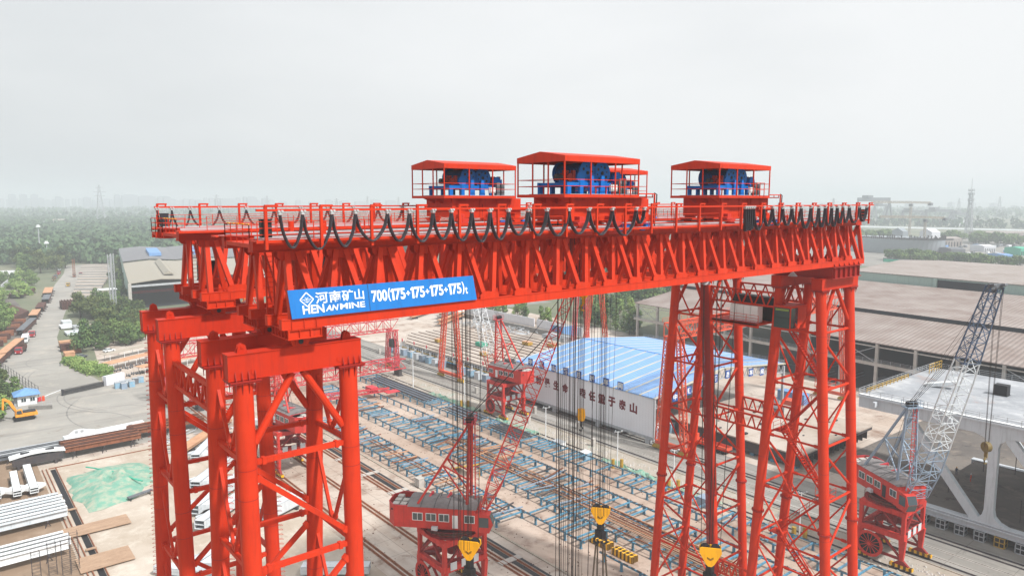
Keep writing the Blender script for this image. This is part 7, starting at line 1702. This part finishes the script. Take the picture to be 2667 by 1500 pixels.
def tree_proto(seed, R_, Hh, trunk, nq, sz, mat, shape='round', name='tree'):
    t = empty(name, (0, 0, 0)); c = np_mesh('crown', crown_mesh(seed, R_, Hh-trunk, trunk, nq, sz, shape), 0, mat); c.parent = t
    m = MB(); m.tube((0, 0, 0), (.1, 0, trunk+Hh*.15), .03*Hh, 7, .016*Hh)
    r2 = random.Random(seed)
    for k in range(5): a = k*1.26; m.tube((.05, 0, trunk*.8+k*.2), (R_*.6*math.cos(a), R_*.6*math.sin(a), trunk+(Hh-trunk)*r2.uniform(.3, .7)), .012*Hh, 5, .004*Hh)
    m.build('trunk', 'bark', t); return t
protos = {'a': tree_proto(1, 4.6, 10, 1.8, 1500, .42, 'leaf'), 'b': tree_proto(2, 5.2, 11, 2, 1600, .45, 'leaf_dark'), 'c': tree_proto(3, 4.0, 8, 1.2, 1300, .40, 'leaf_light'),
          'd': tree_proto(4, 2.6, 9, 1, 900, .40, 'leaf', 'cone'), 'e': tree_proto(5, 3.4, 3.2, .2, 900, .32, 'leaf_light', 'bush', 'bush'), 'f': tree_proto(6, 5.5, 10, 1.4, 700, .75, 'leaf'), 'g': tree_proto(8, 3.2, 8.5, 1, 1000, .38, 'leaf_light', 'cone')}
used = set()
def plant(k, x, y, s, label, cat, group, sz=None):
    p = protos[k]; t = p if k not in used else copy_tree(p); used.add(k)
    t.location = (x, y, 0); t.rotation_euler = (0, 0, random.uniform(0, 6.28)); t.scale = (s, s, s*(sz or random.uniform(.9, 1.15))); tag(t, label, cat, group); return t
rt = random.Random(33)
def inpoly(x, y, P):
    c = False
    for i in range(len(P)):
        x1, y1 = P[i]; x2, y2 = P[i-1]
        if (y1 > y) != (y2 > y) and x < (x2-x1)*(y-y1)/(y2-y1)+x1: c = not c
    return c
def fillp(P, n, keys, s0, s1, label, cat, group, dmin=4):
    xs = [p[0] for p in P]; ys = [p[1] for p in P]; pts = []; tries = 0
    while len(pts) < n and tries < 6000:
        tries += 1; x = rt.uniform(min(xs), max(xs)); y = rt.uniform(min(ys), max(ys))
        if inpoly(x, y, P) and all((x-a)**2+(y-b)**2 > dmin**2 for a, b in pts): pts.append((x, y))
    for x, y in pts: plant(rt.choice(keys), x, y, rt.uniform(s0, s1), label, cat, group)
fillp([(44, 340), (55, 340), (71, 350), (84, 392), (84, 452), (62, 466), (60, 440), (66, 415), (60, 385), (50, 362)], 40, 'aabb', .75, 1.15, 'broad green tree in the grove between the road and the shed', 'tree', 'trees in the grove by the shed', 5.5)
fillp([(60, 455), (84, 470), (96, 520), (84, 520)], 9, 'ca', .6, .9, 'light green tree at the back of the grove, left of the shed', 'tree', 'trees in the grove by the shed', 6)
fillp([(88, 500), (100, 505), (150, 780), (138, 790)], 26, 'ab', .7, 1.0, 'tree in the dark row along the side of the shed', 'tree', 'trees along the shed wall', 7)
fillp([(37.5, 327), (38, 317), (43, 291), (47.8, 288), (49, 293), (44, 316)], 26, 'e', .5, .8, 'shrub in the rounded hedge strip at the road bend', 'shrub', 'shrubs of the roadside hedge', 1.9)
fillp([(8, 268), (18.5, 268), (20, 300), (12, 305), (4, 290)], 9, 'ab', .6, .85, 'tree behind the guard house at the left edge', 'tree', 'trees behind the guard house', 3.6)
fillp([(9, 246), (14.4, 246), (15.5, 262), (8, 262)], 4, 'c', .7, .9, 'bright green tree left of the excavator', 'tree', 'bright trees left of the excavator', 3.2)
fillp([(12, 400), (26, 395), (34, 470), (20, 500), (6, 470)], 10, 'ca', .9, 1.3, 'rounded willow-like tree at the left edge beside the rusty stacks', 'tree', 'trees at the left edge', 7)
fillp([(20, 520), (50, 560), (64, 690), (50, 720), (25, 600)], 26, 'cae', .8, 1.3, 'tree or bush along the white wall left of the road', 'tree', 'trees along the white wall', 8)
fillp([(66, 740), (96, 740), (100, 830), (60, 860)], 14, 'ab', 1.2, 1.9, 'tree at the foot of the woods beyond the road', 'tree', 'trees at the edge of the woods', 10)
fillp([(236, 262), (246, 262), (262, 345), (246, 345)], 20, 'dg', .8, 1.15, 'narrow young tree in the row behind the long white wall', 'tree', 'trees behind the long white wall', 3.6)
fillp([(248, 228), (262, 224), (330, 300), (318, 320), (256, 262)], 30, 'gad', .8, 1.2, 'light green tree behind the ropes and the warehouse end', 'tree', 'trees behind the warehouse end', 5)
fillp([(330, 300), (360, 260), (420, 300), (380, 360)], 16, 'ab', 1, 1.5, 'dark tree in the group behind the open warehouse', 'tree', 'trees behind the open warehouse', 7)
fillp([(778, 345), (770, 190), (800, 190), (815, 345)], 46, 'f', .8, 1.25, 'rounded tree in the row behind the green hoarding', 'tree', 'trees in the row by the right lots', 5.2)
fillp([(1077, 500), (1120, 480), (1200, 560), (1150, 590)], 26, 'f', 1.3, 1.9, 'tree in the grove before the river at the right', 'tree', 'trees in the riverside grove', 10)
fillp([(1150, 340), (1190, 300), (1270, 430), (1230, 470)], 26, 'f', 1.2, 1.7, 'hazy tree by the long hall at the right', 'tree', 'trees by the far hall', 9)
# far woods: one mass of crowns
def woods(name, pts, mat, hr=(11, 17), nq=26, seed=5):
    rs = np.random.RandomState(seed); out = []
    base = []
    for s in range(6): base.append(crown_mesh(50+s, 1.0, 1.5, .2, nq, .34))
    for i, (x, y) in enumerate(pts):
        h = hr[0]+(hr[1]-hr[0])*rs.rand(); b = base[i % 6]; a = rs.rand()*6.28; c, s = math.cos(a), math.sin(a); w = h*.52
        v = np.empty_like(b); v[:, 0] = (b[:, 0]*c-b[:, 1]*s)*w+x; v[:, 1] = (b[:, 0]*s+b[:, 1]*c)*w+y; v[:, 2] = b[:, 2]*h/1.6; out.append(v)
    return np_mesh(name, np.concatenate(out), 0, mat, kind='stuff')
pts = []
rs = np.random.RandomState(2)
D = 705.0
while D < 2250:
    step = 8.5 if D < 1200 else 12 if D < 1600 else 17
    px = -70
    while px < 1330:
        x, y = PX(px+rs.uniform(-.5, .5)*step/D*1875, D+rs.uniform(-.5, .5)*step)
        edge = 705+260*max(0, (px-620)/700)
        shed = (88 < x < 280 and 440 < y < 800)
        shed = shed or (20 < x < 118 and y < 835 and D < 800)
        gap = (1750 < D < 1830 and 100 < px < 480 and (px//55) % 3 != 1)
        if D > edge-10 and not shed and not gap: pts.append((x, y))
        px += step/D*1875*rs.uniform(.85, 1.3)
    D += step*.95
woods('woods', pts, 'forest', nq=30)
pts = []
for D in np.arange(2300, 4200, 60):
    px = -70
    while px < 2720:
        if rs.rand() < .8 and not (px > 2150 and D < 2700 and False): pts.append(PX(px, D+rs.uniform(-30, 30)))
        px += 42/D*1875*rs.uniform(.6, 1.5)
woods('far_woods', pts, 'forest', hr=(16, 30), nq=14, seed=6)
pts = []
for D in np.arange(1000, 1700, 20):
    px = 1340
    while px < 2240:
        if mnoise.noise(V((px*.01, D*.01, 1))) > -.1: pts.append(PX(px, D+rs.uniform(-9, 9)))
        px += 15/D*1875*rs.uniform(.7, 1.6)
for D in np.arange(520, 1000, 17):
    px = 1180
    while px < 1900:
        if mnoise.noise(V((px*.012, D*.014, 7))) > .08: pts.append(PX(px, D+rs.uniform(-8, 8)))
        px += 12/D*1875*rs.uniform(.7, 1.5)
woods('scattered_woods', pts, 'forest', hr=(7, 12), nq=26, seed=7)
pts = [(x, y) for x, y in ((1830+rs.uniform(0, 60)+(900-Y)*.13, Y) for Y in np.arange(-600, 1300, 4.5))]
woods('far_bank_woods', pts, 'forest', hr=(14, 24), nq=20, seed=8)
# low white and pinkish halls within the woods
for k, (px, D, w, h) in enumerate(((120, 1790, 40, 9), (160, 1860, 30, 12), (230, 1800, 26, 8), (285, 1830, 44, 8), (335, 1830, 50, 8), (390, 1810, 28, 8), (205, 1760, 36, 7), (20, 1820, 30, 8), (460, 1900, 50, 8), (640, 1700, 40, 9), (1260, 900, 60, 8), (1450, 700, 60, 6), (1620, 650, 50, 6), (1560, 900, 70, 8), (1700, 1000, 60, 9), (1900, 1100, 80, 9), (2050, 900, 60, 8))):
    x, y = PX(px, D); W_ = w/1875*D; a = V((x, y, 0)); ux = V((Rt.x, Rt.y, 0))*W_/2; uy = V((math.cos(aR), math.sin(aR), 0))*16; b = [a-ux-uy, a+ux-uy, a+ux+uy, a-ux+uy]
    m = MB(); m.add([tuple(p) for p in b]+[tuple(p+V((0,0,h))) for p in b]+[tuple((b[0]+b[3])/2+V((0,0,h*1.3))), tuple((b[1]+b[2])/2+V((0,0,h*1.3)))], [(0,1,5,4), (1,2,6,5), (2,3,7,6), (3,0,4,7), (4,5,9,8), (7,8,9,6), (4,8,7), (5,6,9)]); tag(m.build('low_hall', ['panel_white', 'white_steel', 'hut_blue', 'roof_tan'][(k*3) % 4]), ['off-white', 'pale', 'blue roofed', 'tan roofed'][(k*3) % 4]+' low hall standing among the distant woods', 'hall', 'low halls among the woods')
for o in SC.objects:      # (labels stay within sixteen words)
    l = o.get('label')
    if l and len(l.split()) > 16: print('LONG', o.name, l)
